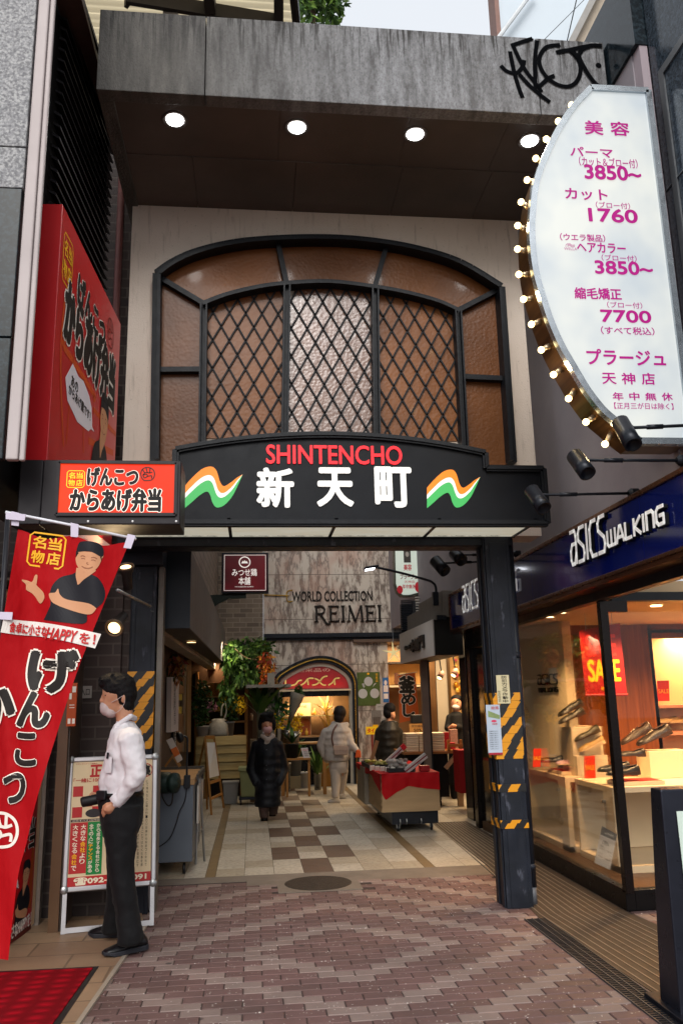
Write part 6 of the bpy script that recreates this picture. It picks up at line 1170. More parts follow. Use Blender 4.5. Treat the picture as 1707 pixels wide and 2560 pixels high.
for k in range(9):
    x = cx0 + .15 + gsd.random() * (cx1 - cx0 - .3); z = cz0 if k % 2 else uvY(mY_, 700, 1646)[1] + .014; h = .06 + gsd.random() * .09
    tag(obj('cosmetic_bottle', MB().lathe([(.03, 0), (.032, h * .6), (.012, h * .7), (.012, h)], (x, mY_ + .42 + .03 * k, z + .001), n=12), M(gsd.choice(['#c89a3c', '#a06a2a', '#e0c890', '#6a3a1a']), .2), None, True), 'small glass bottle displayed in the lit showcase', 'bottle', 'bottles in the lit showcase')
tag(obj('dried_grass', blades(blades(MB(), (cx0 + (cx1 - cx0) * .72, mY_ + .35, cz0), 40, .8, .012, .45, 3, 0), (cx0 + (cx1 - cx0) * .68, mY_ + .4, cz0 + .45), 10, .4, .05, 1.2, 5, 0), M('#b08a3c', .6)), 'sheaf of golden dried grass in the lit showcase', 'dried grass')
# posters on the marble
def flat(name, label, cat, x0, y0, x1, y1, mat, Y=mY_ - .012, group=None):
    a = bxY(Y, x0, y0, x1, y1); return tag(obj(name, MB().box(a[0], a[2], Y, Y + .008, a[1], a[3]), mat), label, cat, group), PY(Y), a
po, fp_, a = flat('green_poster', 'green poster with three pale round fruit drawings on the marble wall', 'poster', 821, 1543, 871, 1621, M('#46561f', .5, 0, .15, 8)); W_a, H_a = a[2] - a[0], a[3] - a[1]; mb = MB(); PG = M('#b4b0ac', .6, 0, .05)
for (x, y, r) in ((.5, .72, .19), (.24, .36, .20), (.76, .36, .20)):
    ell(mb, (a[0] + W_a * x, a[1] + H_a * y), (W_a * r, H_a * r * .72), fp_, .003)
for (x, y, dx) in ((.35, .55, -.1), (.68, .55, .12), (.3, .52, -.03)): pol(mb, [(a[0] + W_a * x, a[1] + H_a * y), (a[0] + W_a * (x + dx - .05), a[1] + H_a * (y + .1)), (a[0] + W_a * (x + dx + .05), a[1] + H_a * (y + .12))], fp_, .003)
obj('fruit_drawing', mb, PG, po); txt('\n'.join('カボス'), fp_, (a[0] + W_a * .02, a[1] + H_a * .62, a[0] + W_a * .1, a[1] + H_a * .97), INK, po); txt('\n'.join('特産品'), fp_, (a[0] + W_a * .82, a[1] + H_a * .7, a[0] + W_a * .92, a[1] + H_a * .96), YELP, po); obj('yellow_mark', ell(MB(), (a[0] + W_a * .5, a[1] + H_a * .95), (W_a * .05, H_a * .03), fp_, .003), YELP, po)
po, fp_, a = flat('blue_poster', 'narrow blue poster with white boxes at the marble wall edge', 'poster', 880, 1556, 891, 1613, M('#2a6aa8', .5, 0, .05)); mb = MB(); rect(mb, (a[0] + .012, a[1] + .07, a[2] - .012, a[1] + .17), fp_, .003); rect(mb, (a[0] + .012, a[1] + .2, a[2] - .012, a[1] + .33), fp_, .003); ell(mb, ((a[0] + a[2]) / 2, a[3] - .1), (.03, .05), fp_, .003); obj('white_box', mb, PAPER, po)
for k, (x0, y0, x1, y1, lab) in enumerate(((865, 1616, 890, 1663, 'white printed notice sheet right of the green poster'), (853, 1631, 875, 1652, 'grey newspaper cutting taped on the marble'), (857, 1646, 873, 1663, 'small dark photo sheet under the newspaper cutting'), (856, 1664, 868, 1672, 'thin yellow strip notice on the marble'))):
    po, fp_, a = flat('wall_notice', lab, 'notice', x0, y0, x1, y1, (M('#aaa8a2', .7, 0, .08), M('#77716a', .7, 0, .2, 40), M('#5a5048', .6, 0, .3, 12), YELP)[k], mY_ - .014 - k * .004, 'paper notices on the marble wall')
    if k == 0:
        for j in range(5): txt('お知らせの案内', fp_, (a[0] + .03, a[3] - .07 - j * .08, a[0] + (a[2] - a[0]) * .85, a[3] - .04 - j * .08), INK, po)
yt, fp_, a = flat('yellow_sign', 'yellow sign with red characters propped left of the dark jacket person', 'sign', 840, 1668, 868, 1687, M('#d8b010', .5, 0, .05), 14.9); txt('タイム', fp_, (a[0] + .03, a[1] + .03, a[2] + .0, a[3] - .03), M('#b81414', .5, 0, 0), yt, bold=.04)
tag(obj('sign_stand', MB().box(a[0] + .1, a[0] + .13, 14.92, 14.95, 0, a[1] + .1).box(a[0] + .02, a[0] + .22, 14.85, 15.05, 0, .02), M('#6a2018', .5)), 'slim dark red stand holding the yellow sign', 'stand')
# ================================================================ alley, right side
as_ = thing('grey_fascia_box', 'grey concrete fascia boxes between the white shop sign and the blue fascia', 'fascia', (2.6, 12, 2.6))
obj('box', MB().box(2.52, 2.785, 10.70, 12.3, 2.64, 2.99).box(2.56, 2.785, 12.31, 13.6, 2.62, 2.92), GREY, as_)
wsn = thing('white_shop_sign', 'white box sign with dark carved characters over the right alley shop', 'sign', (2.5, 12, 2.15)); 
obj('case', MB().box(2.405, 2.79, 10.8, 13.35, 2.14, 2.61), M('#15130f', .5), wsn); obj('face', MB().box(2.39, 2.404, 10.79, 13.35, 2.135, 2.615), M('#b5afa8', .5, 0, .05), wsn); fnZ = PX(2.39)
def s6(x, y): return ((900 + x * .19133) / S_, (1360 + y * .19133) / S_)
def bZ(x0, y0b, x1, y1t): a = uvX(2.39, *s6(x0, y0b)); b = uvX(2.39, *s6(x1, y1t)); return (a[0], a[1], b[0], b[1])
for ch, bb in (('本', bZ(678, 1415, 722, 1245)), ('舗', bZ(730, 1395, 778, 1225)), ('門', bZ(788, 1365, 842, 1190))): txt(ch, fnZ, bb, M('#1c1814', .5), wsn, bold=.05, ext=.02, lift=.01)
txt('味の老', fnZ, bZ(598, 1390, 668, 1310), M('#1c1814', .5), wsn, bold=.03, ext=.02, lift=.01)
ac_ = thing('side_door', 'dark glazed side door and frame at the far end of the shoe shop', 'door', (2.85, 10, 0))
obj('frame', MB().box(2.79, 2.95, 9.31, 9.42, 0, 2.40).box(2.79, 2.95, 10.5, 10.64, 0, 2.40).box(2.79, 2.95, 9.42, 10.5, 2.2, 2.4), M('#120c0a', .3, .3), ac_); obj('door_leaf', MB().box(2.84, 2.87, 9.42, 10.5, .01, 2.2), M('#0c0806', .08, 0, .1), ac_)
cl_ = tag(obj('polished_column', MB().box(2.885, 3.35, 11.1, 11.45, 0, 2.62), M('#17110e', .06, .2, .2, 2), None, bev=.005), 'dark polished reflective column right of the red table in the alley', 'column')
# open shop
osx = thing('gift_shop', 'warmly lit open shop with goods behind the red cloth cart', 'shop', (3.2, 14.5, 0))
WLM = M('#b3a48c', .6, 0, .06, 2); obj('side_wall', MB().box(4.4, 4.5, 11.45, 18, 0, 2.62), WLM, osx); obj('back_wall', MB().box(2.2, 4.5, 17.6, 17.7, 0, 2.9), M('#7a5a3a', .6, 0, .2, 2), osx); obj('ceiling', MB().box(2.86, 4.5, 11.45, 16.4, 2.55, 2.62).box(2.0, 4.5, 16.4, 17.7, 2.7, 2.76), M('#5a4638', .6), osx)
wp0 = yy(979, 1650, 12.4); obj('wood_post', MB().box(wp0.x - .05, wp0.x + .05, 12.4, 12.5, 0, 2.2), M('#6d6056', .5, .1, .2, 4), osx); obj('track_rail', MB().box(2.6, 4.4, 13.0, 13.05, 2.35, 2.42).box(wp0.x + .05, wp0.x + .075, 12.40, 12.5, 0, 2.2), BLK, osx)
obj('white_door', MB().box(yy(1003, 1600, 14.2).x, yy(1030, 1600, 14.2).x, 14.2, 14.26, 0, 2.3), M('#a89f90', .6, 0, .05), osx); obj('door_trim', MB().box(yy(1030, 1600, 14.15).x, yy(1036, 1600, 14.15).x, 14.15, 14.26, 0, 2.3), M('#4a3418', .4, .3), osx)
obj('display_wall', MB().box(yy(1036, 1600, 14.4).x, 4.4, 14.4, 14.46, .0, 2.55), M('#c09a62', .6, 0, .2, 4), osx)
lamp('gift_shop_lamp', 'AREA', (3.4, 12.9, 2.5), 70, (1, .70, .4), 1.0, None, (3.3, 13, 0), osx); lamp('gift_shop_lamp', 'AREA', (3.2, 16.9, 2.65), 50, (1, .72, .42), .8, None, (3.0, 17, 0), osx)
od = random.Random(21); OM = [M('#e0b24a', .25, .5, 0, emit=.25), M('#c88a2a', .3, .5), M('#e8d8b8', .4), M('#c8586a', .5)]
for k in range(46):
    x = yy(1042, 1600, 14.3).x + od.random() * .42; z = 1.35 + od.random() * .95; r = .02 + od.random() * .03
    tag(obj('hanging_ornament', MB().sphere((x, 14.32, z), (r, r * .8, r * 1.2), 5), OM[od.randrange(4)], None, True), 'small golden ornament hung on the warm back wall of the right shop', 'ornament', 'golden ornaments on the shop wall')
# shelves and light in the far part behind dark jacket person
fs = thing('display_shelf', 'white wall shelf with small pictures in the far right shop', 'shelf', (2.7, 17.3, 1.9)); obj('board', MB().box(yy(893, 1570, 17.2).x, yy(976, 1570, 17.2).x, 17.15, 17.5, yy(900, 1574, 17.2).z - .04, yy(900, 1574, 17.2).z), WLM, fs); obj('board', MB().box(yy(893, 1570, 17.2).x, yy(976, 1570, 17.2).x, 17.15, 17.5, yy(900, 1520, 17.2).z - .04, yy(900, 1520, 17.2).z), DKW, fs); obj('panel', MB().box(yy(893, 1570, 17.5).x, yy(976, 1570, 17.5).x, 17.51, 17.54, yy(900, 1572, 17.2).z, yy(900, 1520, 17.2).z), M('#c99a5c', .6), fs)
for x0, x1, c, lab in ((906, 914, '#4a2a1a', 'dark framed picture on the white wall shelf'), (918, 932, '#7a6a4a', 'tan picture on the white wall shelf')): a = bxY(17.3, x0, 1545, x1, 1571); tag(obj('picture', MB().box(a[0], a[2], 17.3, 17.32, a[1], a[3]), M(c, .5, 0, .3, 20)), lab, 'picture')
st = thing('star_ornament', 'glass star ornament hanging at the corner of the far shop', 'ornament', yy(908, 1500, 16.4)); c = yy(903, 1499, 16.3); mb = MB()
for k in range(5):
    an = math.radians(95 + 72 * k); d = Vector((math.cos(an), 0, math.sin(an))); n = Vector((-d.z, 0, d.x)); mb.add([c + d * .24, c + n * .03 - Vector((0, .03, 0)), c - n * .03 - Vector((0, .03, 0)), c + Vector((0, .03, 0))], [(0, 1, 2), (0, 3, 1), (0, 2, 3)])
obj('star', mb, M('#d8c890', .15, .3, 0, emit=.35), st); obj('cord', MB().tube([c, c + Vector((0, 0, .5))], .004, 5), STEEL, st)
kb = thing('orange_banner', 'orange banner with large black brush characters in the far right shop', 'banner', yy(937, 1640, 16.2)); kY = 16.2
a = [yy(x, y, kY) for x, y in ((917, 1660), (962, 1650), (953, 1545), (915, 1550))]; obj('cloth', MB().prism(a, (0, .006, 0)), M('#b2511c', .6, 0, .06), kb); fk = PY(kY)
for ch, bb in (('釜', (917, 1553, 950, 1590)), ('め', (922, 1592, 952, 1618)), ('し', (926, 1618, 950, 1645))): outlined(ch, fk, bxY(kY, *bb), kb, .1, .06, '#d8cfc4')
obj('rod', MB().tube([yy(912, 1551, kY), yy(957, 1543, kY)], .008, 6), STEEL, kb)
rk = thing('clothes_rack', 'chrome clothes rack hung with patterned scarves behind the cart', 'clothes rack', yy(945, 1720, 14.6)); rY = 14.8; r0, r1 = yy(900, 1690, rY), yy(988, 1688, rY); obj('rail', MB().tube([r0, r1], .013, 8), STEEL, rk); 
for p in (r0, r1): obj('upright', MB().tube([(p.x, rY, 0), (p.x, rY, p.z)], .013, 8), STEEL, rk)
cr_ = random.Random(4)
for k in range(22):
    x = r0.x + .05 + k * (r1.x - r0.x - .1) / 21; l = .5 + cr_.random() * .35; w2 = .02; y = rY + cr_.uniform(-.03, .03)
    g_ = tag(obj('scarf', MB().hexa([(x - w2 * 1.4, y - .10, r0.z - l), (x + w2, y - .12, r0.z - l), (x + w2, y + .12, r0.z - l), (x - w2, y + .1, r0.z - l), (x - w2 * .5, y - .05, r0.z - .01), (x + w2 * .5, y - .05, r0.z - .01), (x + w2 * .5, y + .05, r0.z - .01), (x - w2 * .5, y + .05, r0.z - .01)]), M(cr_.choice(['#3a2a1e', '#15130f', '#6a4a2c', '#8a7a64', '#4a2420', '#2a2a30', '#a08a6a']), .8, 0, .35, 30)), 'patterned scarf hanging on the chrome rack behind the cart', 'scarf', 'scarves on the rack')
til = tag(obj('price_board', MB().box(*(lambda b: (b[0], b[2], 14.5, 14.52, b[1], b[3]))(bxY(14.5, 940, 1662, 975, 1682))), M('#a87a42', .6, 0, .1)), 'tan price board above the rack of scarves', 'sign'); txt('特別価格', PY(14.5), bxY(14.5, 944, 1664, 972, 1671), INK, til); txt('50%', PY(14.5), bxY(14.5, 950, 1673, 968, 1680), INK, til, bold=.03)
tag(obj('black_box', MB().box(*(lambda b: (b[0], b[2], 14.55, 14.7, b[1], b[3]))(bxY(14.55, 945, 1641, 974, 1661))), BLK, None, bev=.01), 'black display box above the tan price board', 'box')
# lights on track in shop
for k, (x, y, lab) in enumerate(((1008, 1558, 'pale track spotlight left under the shop ceiling'), (1040, 1552, 'pale track spotlight right under the shop ceiling'))):
    p = yy(x, y, 12.9); t = thing('track_spotlight', lab, 'spotlight', p, 'track spotlights in the gift shop'); d = Vector((-.5, -.4, -.7)).normalized(); obj('can', MB().lathe([(.03, -.14), (.04, -.13), (.05, 0), (.042, -.01)], p, d, 14), M('#8a6a5c', .5), t, True); obj('stem', MB().tube([p - d * .1, (p.x, 12.9, 2.36)], .01, 6), BLK, t); obj('lens', MB().lathe([(.001, -.004), (.042, -.006), (.001, -.008)], p, d, 14), E_W, t)
# lamp arm, small salon sign, louvre box
la = thing('street_lamp_arm', 'black curved lamp arm with a flat lit head reaching over the alley', 'street lamp', yy(1001, 1372, 10.9)); lY = 10.75
pts = [yy(x, y, lY) for x, y in ((1001, 1370), (1000, 1348), (993, 1338), (980, 1332), (930, 1318), (866, 1303))]; obj('arm', MB().tube(smooth_pts([tuple(p) for p in pts], 5), .017, 8), BLKM, la, True)
hd = [yy(x, y, lY) for x, y in ((868, 1303), (850, 1300), (836, 1308))]; obj('head', MB().obox((hd[0] + hd[2]) / 2 + Vector((0, 0, .012)), (hd[2] - hd[0]) / 2, Vector((0, .06, 0)), Vector((.005, 0, .02))), BLKM, la, bev=.008); obj('lens', MB().obox((hd[0] + hd[2]) / 2 + Vector((-.02, -.01, -.014)), (hd[2] - hd[0]) * .32, Vector((0, .05, 0)), Vector((.001, 0, .006))), emis('cool_lamp_glow', '#f4f6ff', 6), la); obj('bracket', MB().box(2.395, 2.47, 10.72, 10.79, pts[0].z - .12, pts[0].z + .06).box(2.43, 2.56, 10.70, 10.83, 2.60, 2.66), BLKM, la); lamp('arm_lamp', 'SPOT', (hd[0] + hd[2]) / 2 - Vector((0, 0, .04)), 18, (.95, .97, 1), .05, 140, (1, 12, 0), la)
s2 = thing('small_salon_sign', 'small white hanging salon sign with red characters deep in the alley', 'sign', yy(935, 1320, 13.6)); sY3 = 13.6; o_ = [uvY(sY3, *q) for q in ((907, 1250), (909, 1340), (914, 1358), (925, 1366), (940, 1366), (968, 1358), (965, 1250))]
obj('case', MB().prism([(u + (.03 if i < 4 else .05) * (0 if 0 else 1) * (-1 if i < 4 else 1) * .6, sY3 + .01, v - (.02 if 2 < i < 6 else 0)) for i, (u, v) in enumerate(o_)], (0, .2, 0)), M('#4a5248', .3, .5), s2); obj('face', MB().prism([(u, sY3, v) for u, v in o_], (0, .009, 0)), M('#c4cfc4', .4, 0, 0, emit=.18), s2); f3 = PY(sY3); RD3 = M('#b81a2a', .5, 0, 0)
txt('美容', f3, bxY(sY3, 927, 1296, 944, 1310), RD3, s2, bold=.02); txt('プラージュ', f3, bxY(sY3, 919, 1318, 957, 1330), M('#6a1420', .5, 0, 0), s2, bold=.02); txt('天神店', f3, bxY(sY3, 928, 1333, 952, 1339), RD3, s2); txt('年中無休', f3, bxY(sY3, 924, 1342, 953, 1352), RD3, s2, bold=.015)
obj('red_flower', ell(MB(), uvY(sY3, 918, 1354), (.05, .07), f3, .003), RD3, s2); obj('red_flower', ell(MB(), uvY(sY3, 960, 1348), (.06, .09), f3, .003), RD3, s2); a = bxY(sY3, 927, 1262, 942, 1292); obj('portrait', rect(MB(), a, f3, .003), M('#3a3632', .6, 0, .3, 14), s2); obj('portrait_face', ell(MB(), ((a[0] + a[2]) / 2, (a[1] + a[3]) / 2 + .03), (.03, .045), f3, .004), M('#9a928a', .6), s2)
lbx = thing('louvre_box', 'black louvred vent box above the white shop sign', 'vent', yy(940, 1410, 13.6)); mb = MB(); a = bxY(13.5, 923, 1380, 946, 1450)
for k in range(17): z = a[1] + .02 + k * (a[3] - a[1]) / 17; mb.hexa([(a[0], 13.5, z), (a[2], 13.5, z), (a[2], 13.56, z + .015), (a[0], 13.56, z + .015), (a[0], 13.5, z + .014), (a[2], 13.5, z + .014), (a[2], 13.56, z + .03), (a[0], 13.56, z + .03)])
obj('slat', mb, BLKM, lbx); obj('frame', MB().box(a[2] - .0, a[2] + .05, 13.48, 13.6, a[1] - .1, a[3]).box(a[0], a[2] + .25, 13.58, 13.62, a[1] - .1, a[3] - .05), BLK, lbx); m2 = MB()
for k in range(13): m2.box(a[2] + .05, a[2] + .2, 13.52, 13.56, a[1] + .02 + k * .045, a[1] + .04 + k * .045)
obj('light_slat', m2, M('#8a8680', .5), lbx)
for (h0, h1, arm_, lab) in (((970, 210), (1110, 360), (1530, 215), 'black spotlight on an arm seen through the gateway at upper right'), ((1220, 115), (1330, 220), (1560, 130), 'black spotlight half hidden behind the gate lintel')):
    armspot(lab, s6(*h0), s6(*h1), s6(*arm_), 7.9, .06)
# cart with goods ------------------------------------------------------------
ct = thing('goods_cart', 'wheeled wooden sales cart draped with a red cloth in the alley', 'cart', (1.9, 11.3, 0)); CWD = M('#a58a66', .55, 0, .12, 3, .15, 25, st=(1, 1, 6))
X0, X1, Y0c, Y1c, ZT = 1.575, 2.29, 10.4, 12.4, .69
obj('front_board', MB().box(X0, X1, Y0c, Y0c + .03, .24, ZT - .01), CWD, ct); sl_ = MB()
for k in range(6): sl_.hexa([(X0 - .012, Y0c + .03, .24 + k * .073), (X0 + .02, Y0c + .03, .24 + k * .073), (X0 + .02, Y0c + 1.15, .24 + k * .073), (X0 - .012, Y0c + 1.15, .24 + k * .073), (X0, Y0c + .03, .311 + k * .073), (X0 + .02, Y0c + .03, .311 + k * .073), (X0 + .02, Y0c + 1.15, .311 + k * .073), (X0, Y0c + 1.15, .311 + k * .073)])
obj('side_planks', sl_, CWD, ct); obj('far_panel', MB().box(X0 - .06, X0 + .02, Y0c + 1.17, Y1c, .2, ZT - .01), M('#8a8070', .6, 0, .25, 3), ct); obj('right_board', MB().box(X1 - .03, X1, Y0c + .031, Y1c, .24, ZT - .01), CWD, ct); obj('top_board', MB().box(X0, X1 - .031, Y0c + .031, Y1c, ZT - .04, ZT - .012), CWD, ct)
obj('chassis', MB().box(X0 + .12, X1 - .02, Y0c + .05, Y1c - .1, .09, .24), BLKM, ct)
for x, y in ((X0 + .2, Y0c + .1), (X1 - .1, Y0c + .1), (X0 + .2, Y1c - .3), (X1 - .1, Y1c - .3)): w3 = obj('caster', MB().lathe([(.028, -.012), (.042, -.01), (.042, .01), (.028, .012)], (x, y, .044), (1, 0, 0), 14), BLK, ct, True); obj('fork', MB().box(x - .02, x - .014, y - .02, y + .02, .04, .10).box(x + .014, x + .02, y - .02, y + .02, .04, .10), STEEL, w3)
for hx in (.22, .3, .48): obj('hook', MB().tube([(X0 + hx, Y0c + .045, .15), (X0 + hx, Y0c + .03, .12), (X0 + hx, Y0c + .045, .09)], .008, 6), STEEL, ct)
def cy2(x, y, Y=Y0c - .02): return uvY(Y, (850 + x * .20408) / S_, (1650 + y * .20408) / S_)
cl2 = MB(); nx_ = 24; dn = smooth_pts([(X0 - .005, -.22), (X0 + .04, -.30), (X0 + .10, -.265), (X0 + .28, -.17), (X0 + .36, -.155), (X0 + .5, -.18), (X1, -.205)], 4)
row0 = [(u, Y0c - .02 + .008 * math.sin(u * 40), ZT) for u, d in dn]; row1 = [(u, Y0c - .022 + .010 * math.sin(u * 40), ZT + d * .5) for u, d in dn]; row2 = [(u, Y0c - .016 + .014 * math.sin(u * 40 + .5), ZT + d) for u, d in dn]; rowt = [(u, Y0c + .03, ZT + .004) for u, d in dn]; n = len(dn)
cl2.add(row2 + row1 + row0 + rowt, [(k * n + i, k * n + i + 1, (k + 1) * n + i + 1, (k + 1) * n + i) for k in range(3) for i in range(n - 1)])
cl2.add([(X0 - .02, Y0c - .02, ZT), (X1 + .01, Y0c - .02, ZT), (X1 + .01, Y1c, ZT + .003), (X0 - .07, Y1c, ZT + .003)], [(0, 1, 2, 3)])
sd2 = [(Y0c - .02 + k * .1, ZT - (.22 if k < 1 else .24 - k * .028 if k < 6 else .07) + .012 * math.sin(k)) for k in range(21)]
cl2.add([(X0 - .022 - .0023 * k, y, z) for k, (y, z) in enumerate(sd2)] + [(X0 - .02 - .0025 * k, y, ZT) for k, (y, z) in enumerate(sd2)], [(i + 1, i, 21 + i, 22 + i) for i in range(20)])
rc = obj('red_cloth', cl2, M('#a80a12', .75, 0, .1, 5, .15, 12, spec=.2), None, True); tag(rc, 'crumpled red cloth draped over the wooden sales cart', 'tablecloth')
zg = ZT + .006; gd = random.Random(31)
def tray2(label, x0, x1, y0, y1): t = thing('goods_tray', label, 'tray', ((x0 + x1) / 2, (y0 + y1) / 2, zg), 'black trays on the red cart'); obj('tray', MB().box(x0, x1, y0, y1, zg, zg + .012).box(x0, x1, y0, y0 + .01, zg + .013, zg + .05).box(x0, x0 + .01, y0 + .011, y1, zg + .013, zg + .05).box(x1 - .01, x1, y0 + .011, y1, zg + .013, zg + .05).box(x0 + .011, x1 - .011, y1 - .01, y1, zg + .013, zg + .05), BLK, t)
tray2('black tray of clear wrapped grey sweets at the front of the cart', 1.68, 2.02, 10.5, 10.9); tray2('black tray of yellow sweets at the far left of the cart', 1.52, 1.86, 11.1, 11.9)
PKG = [M('#9a958f', .2, .1, .25, 30), M('#b8b2ac', .15, .1, .2, 30), M('#8a7a74', .25, 0, .3, 30)]
for k in range(34): c = Vector((1.73 + gd.random() * .24, 10.56 + gd.random() * .3, zg + .03 + gd.random() * .10)); tag(obj('wrapped_sweet', MB().sphere(c, (.03 + gd.random() * .012, .025, .022 + gd.random() * .012), 5), gd.choice(PKG), None, False), 'clear wrapped grey sweet piled in the front black tray', 'sweet', 'wrapped sweets in the front tray')
for k in range(30): c = Vector((1.57 + gd.random() * .25, 11.15 + gd.random() * .7, zg + .03 + gd.random() * .04)); tag(obj('yellow_sweet', MB().sphere(c, (.03, .03, .02), 5), gd.choice([M('#b8a03a', .4, 0, .2, 30), M('#8f8a3a', .4, 0, .2, 30), M('#c9b98a', .4)]), None, False), 'yellow wrapped sweet in the far tray on the cart', 'sweet', 'yellow sweets in the far tray')
for k in range(5): x = 1.56 + k * .06; c = Vector((1.545 + k * .05, 11.0 - k * .11, zg + .02)); tag(obj('price_tag', MB().obox(c, (.03, .0, .0), (0, .002, .004), (0, -.012, .03)), PAPER), 'small white price tag on the edge of the red cloth', 'price tag', 'price tags along the cart edge')
def longbox(label, c, d, L2, w3, h3, m_end=None):
    c, d = Vector(c), Vector(d).normalized(); s = d.cross(Vector((0, 1, 0))).normalized(); t = thing('gift_box', label, 'box', c); obj('box', MB().obox(c, d * L2, Vector((0, 1, 0)) * w3, s * h3), M('#b9b4b2', .35, 0, .06, 20), t, bev=.004); obj('red_band', MB().obox(c + s * 0, d * L2 * .99, Vector((0, 1, 0)) * (w3 + .002), s * h3 * .22), M('#7a1420', .4), t)
    if m_end: obj('end_cap', MB().obox(c + d * (L2 - .03), d * .032, Vector((0, 1, 0)) * (w3 + .003), s * (h3 + .003)), m_end, t)
    fn = PL(c - Vector((0, w3, 0)), (d.x, 0, d.z), (-d.z, 0, d.x)); txt('感謝', fn, (.0, -h3 * .85, .05, -h3 * .3), INK, t, lift=.004); return t
longbox('long white gift box tilted at the front of the cart', (2.03, 10.52, zg + .10), (.80, 0, .55), .165, .03, .035); longbox('long white gift box with a red end standing tilted at the back of the cart', (1.93, 11.4, zg + .16), (.75, 0, .62), .17, .035, .03, M('#c01820', .4))
tag(obj('wooden_paddle', MB().bar((1.60, 11.6, zg), (1.72, 11.65, zg + .33), .05, .012), M('#9a6a42', .5)), 'flat wooden paddle standing among the sweets on the cart', 'paddle')
tag(obj('red_gift', MB().box(2.08, 2.2, 10.48, 10.6, zg, zg + .07), M('#9a1218', .3, 0, .3, 40), None, bev=.005), 'small shiny red packet at the right end of the cart', 'packet')
# second table with striped boxes
tb2 = thing('goods_table', 'wooden goods table with dark skirt in front of the gift shop', 'table', (2.7, 13, 0)); tz = .80
TX0, TX1, TY0, TY1 = 2.25, 3.18, 12.55, 13.5
obj('top', MB().box(TX0, TX1, TY0, TY1, tz - .035, tz), M('#8a5a30', .5, 0, .15), tb2); obj('skirt', MB().box(TX0 + .03, TX1 - .25, TY0 + .06, TY1, .14, tz - .036), M('#0e0c0c', .9), tb2); obj('leg', MB().box(TX1 - .13, TX1 - .05, TY0 + .02, TY0 + .1, 0, tz - .036), CWD, tb2); obj('leg', MB().bar((TX1 - .3, TY0 + .05, .55), (TX1 - .1, TY0 + .05, tz - .04), .06, .05), CWD, tb2)
for x in (TX0 + .2, TX0 + .55): obj('wheel', MB().lathe([(.04, -.015), (.045, 0), (.04, .015)], (x, TY0 + .15, .05), (1, 0, 0), 12), BLK, tb2, True); obj('post', MB().box(x - .02, x + .02, TY0 + .13, TY0 + .17, .09, .14), BLK, tb2)
STR = NT('striped_wrap'); sz = STR.n('SeparateXYZ'); STR.l(STR.co(), sz.inputs[0]); STR.col(STR.mix(STR.math('GREATER_THAN', STR.math('FRACT', STR.math('MULTIPLY', sz.outputs[2], 38)), .7), '#d8c6a4', '#a8907a')); STR.set(Roughness=.5)
for k in range(6):
    for j in range(3): x0 = TX0 + .05 + j * .2; tag(obj('striped_box', MB().box(x0, x0 + .19, TY0 + .06, TY0 + .35, tz + .002 + k * .045, tz + .044 + k * .045), STR.m, None, bev=.006), 'cream striped wrapped box in the stack on the goods table', 'box', 'striped boxes stacked on the goods table')
tag(obj('crate', MB().box(TX0 + .68, TX0 + .72, TY0 + .04, TY0 + .08, tz + .001, tz + .16).box(TX1 - .06, TX1 - .02, TY0 + .04, TY0 + .08, tz + .001, tz + .16).box(TX0 + .68, TX1 - .02, TY0 + .02, TY0 + .039, tz + .06, tz + .1).box(TX0 + .68, TX1 - .02, TY0 + .04, TY0 + .3, tz + .001, tz + .015), M('#a06a34', .5)), 'open wooden slat crate on the goods table', 'crate')
for k, (x, y, z, s, c) in enumerate(((.74, .12, .016, (.08, .12, .10), '#a83038'), (.70, .3, .002, (.07, .1, .26), '#8a1a22'), (.80, .35, .002, (.12, .1, .3), '#b08a78'), (.6, .55, .002, (.1, .1, .22), '#c06a6a'))): bx4 = tag(obj('gift_packet', MB().box(TX0 + x, TX0 + x + s[0], TY0 + y, TY0 + y + s[1], tz + z, tz + z + s[2]), M(c, .4, 0, .35, 40), None, bev=.004), ['low patterned red packet inside the slat crate', 'tall dark red packet behind the slat crate', 'pinkish brown box at the right behind the slat crate', 'rose coloured box at the back of the goods table'][k], 'packet')
tag(obj('red_side_cloth', MB().box(2.95, 3.5, 12.0, 12.35, .25, .84), M('#8a0e14', .8, 0, .1, 5, .2, 12)), 'red cloth covered stand beside the dark polished column', 'stand')
# ================================================================ counter with lamp at the left of the alley
gcn = thing('grey_counter', 'grey steel wheeled counter with a wooden top behind the recruitment board', 'counter', (-.8, 9, 0)); ctop = yy(430, 1788, 8.43).z
GST = M('#5d636c', .4, .3, .12, 2, .05, 30); obj('body', MB().box(-1.04, -.57, 8.43, 9.6, .12, ctop - .06), GST, gcn, bev=.006); obj('wood_top', MB().box(-1.045, -.56, 8.41, 9.6, ctop - .058, ctop), M('#a07c54', .5, 0, .12), gcn, bev=.004); obj('back_rim', MB().box(-1.045, -.54, 9.6, 9.63, ctop - .4, ctop + .03).box(-.555, -.53, 8.6, 9.6, ctop - .03, ctop + .02), M('#3c3a38', .5), gcn)
for x, y in ((-.65, 8.52), (-.65, 9.45)): obj('caster', MB().lathe([(.03, -.015), (.05, -.012), (.05, .012), (.03, .015)], (x, y, .051), (1, 0, 0), 14), BLK, gcn, True)
obj('white_panel', MB().box(-.555, -.535, 8.75, 9.5, .42, ctop - .1), M('#b0aaa2', .5), gcn)
mf = thing('steel_trestle', 'thin steel trestle legs beside the grey counter', 'trestle', (-.5, 9.4, 0)); obj('leg', MB().tube([zz(470, 1978), yy(459, 1770, 9.0)], .013, 8), STEEL, mf); obj('leg', MB().tube([zz(450, 1985), yy(458, 1770, 9.0)], .013, 8), STEEL, mf); obj('bar', MB().tube([yy(456, 1908, 8.85), yy(466, 1905, 9.1)], .008, 6), STEEL, mf)
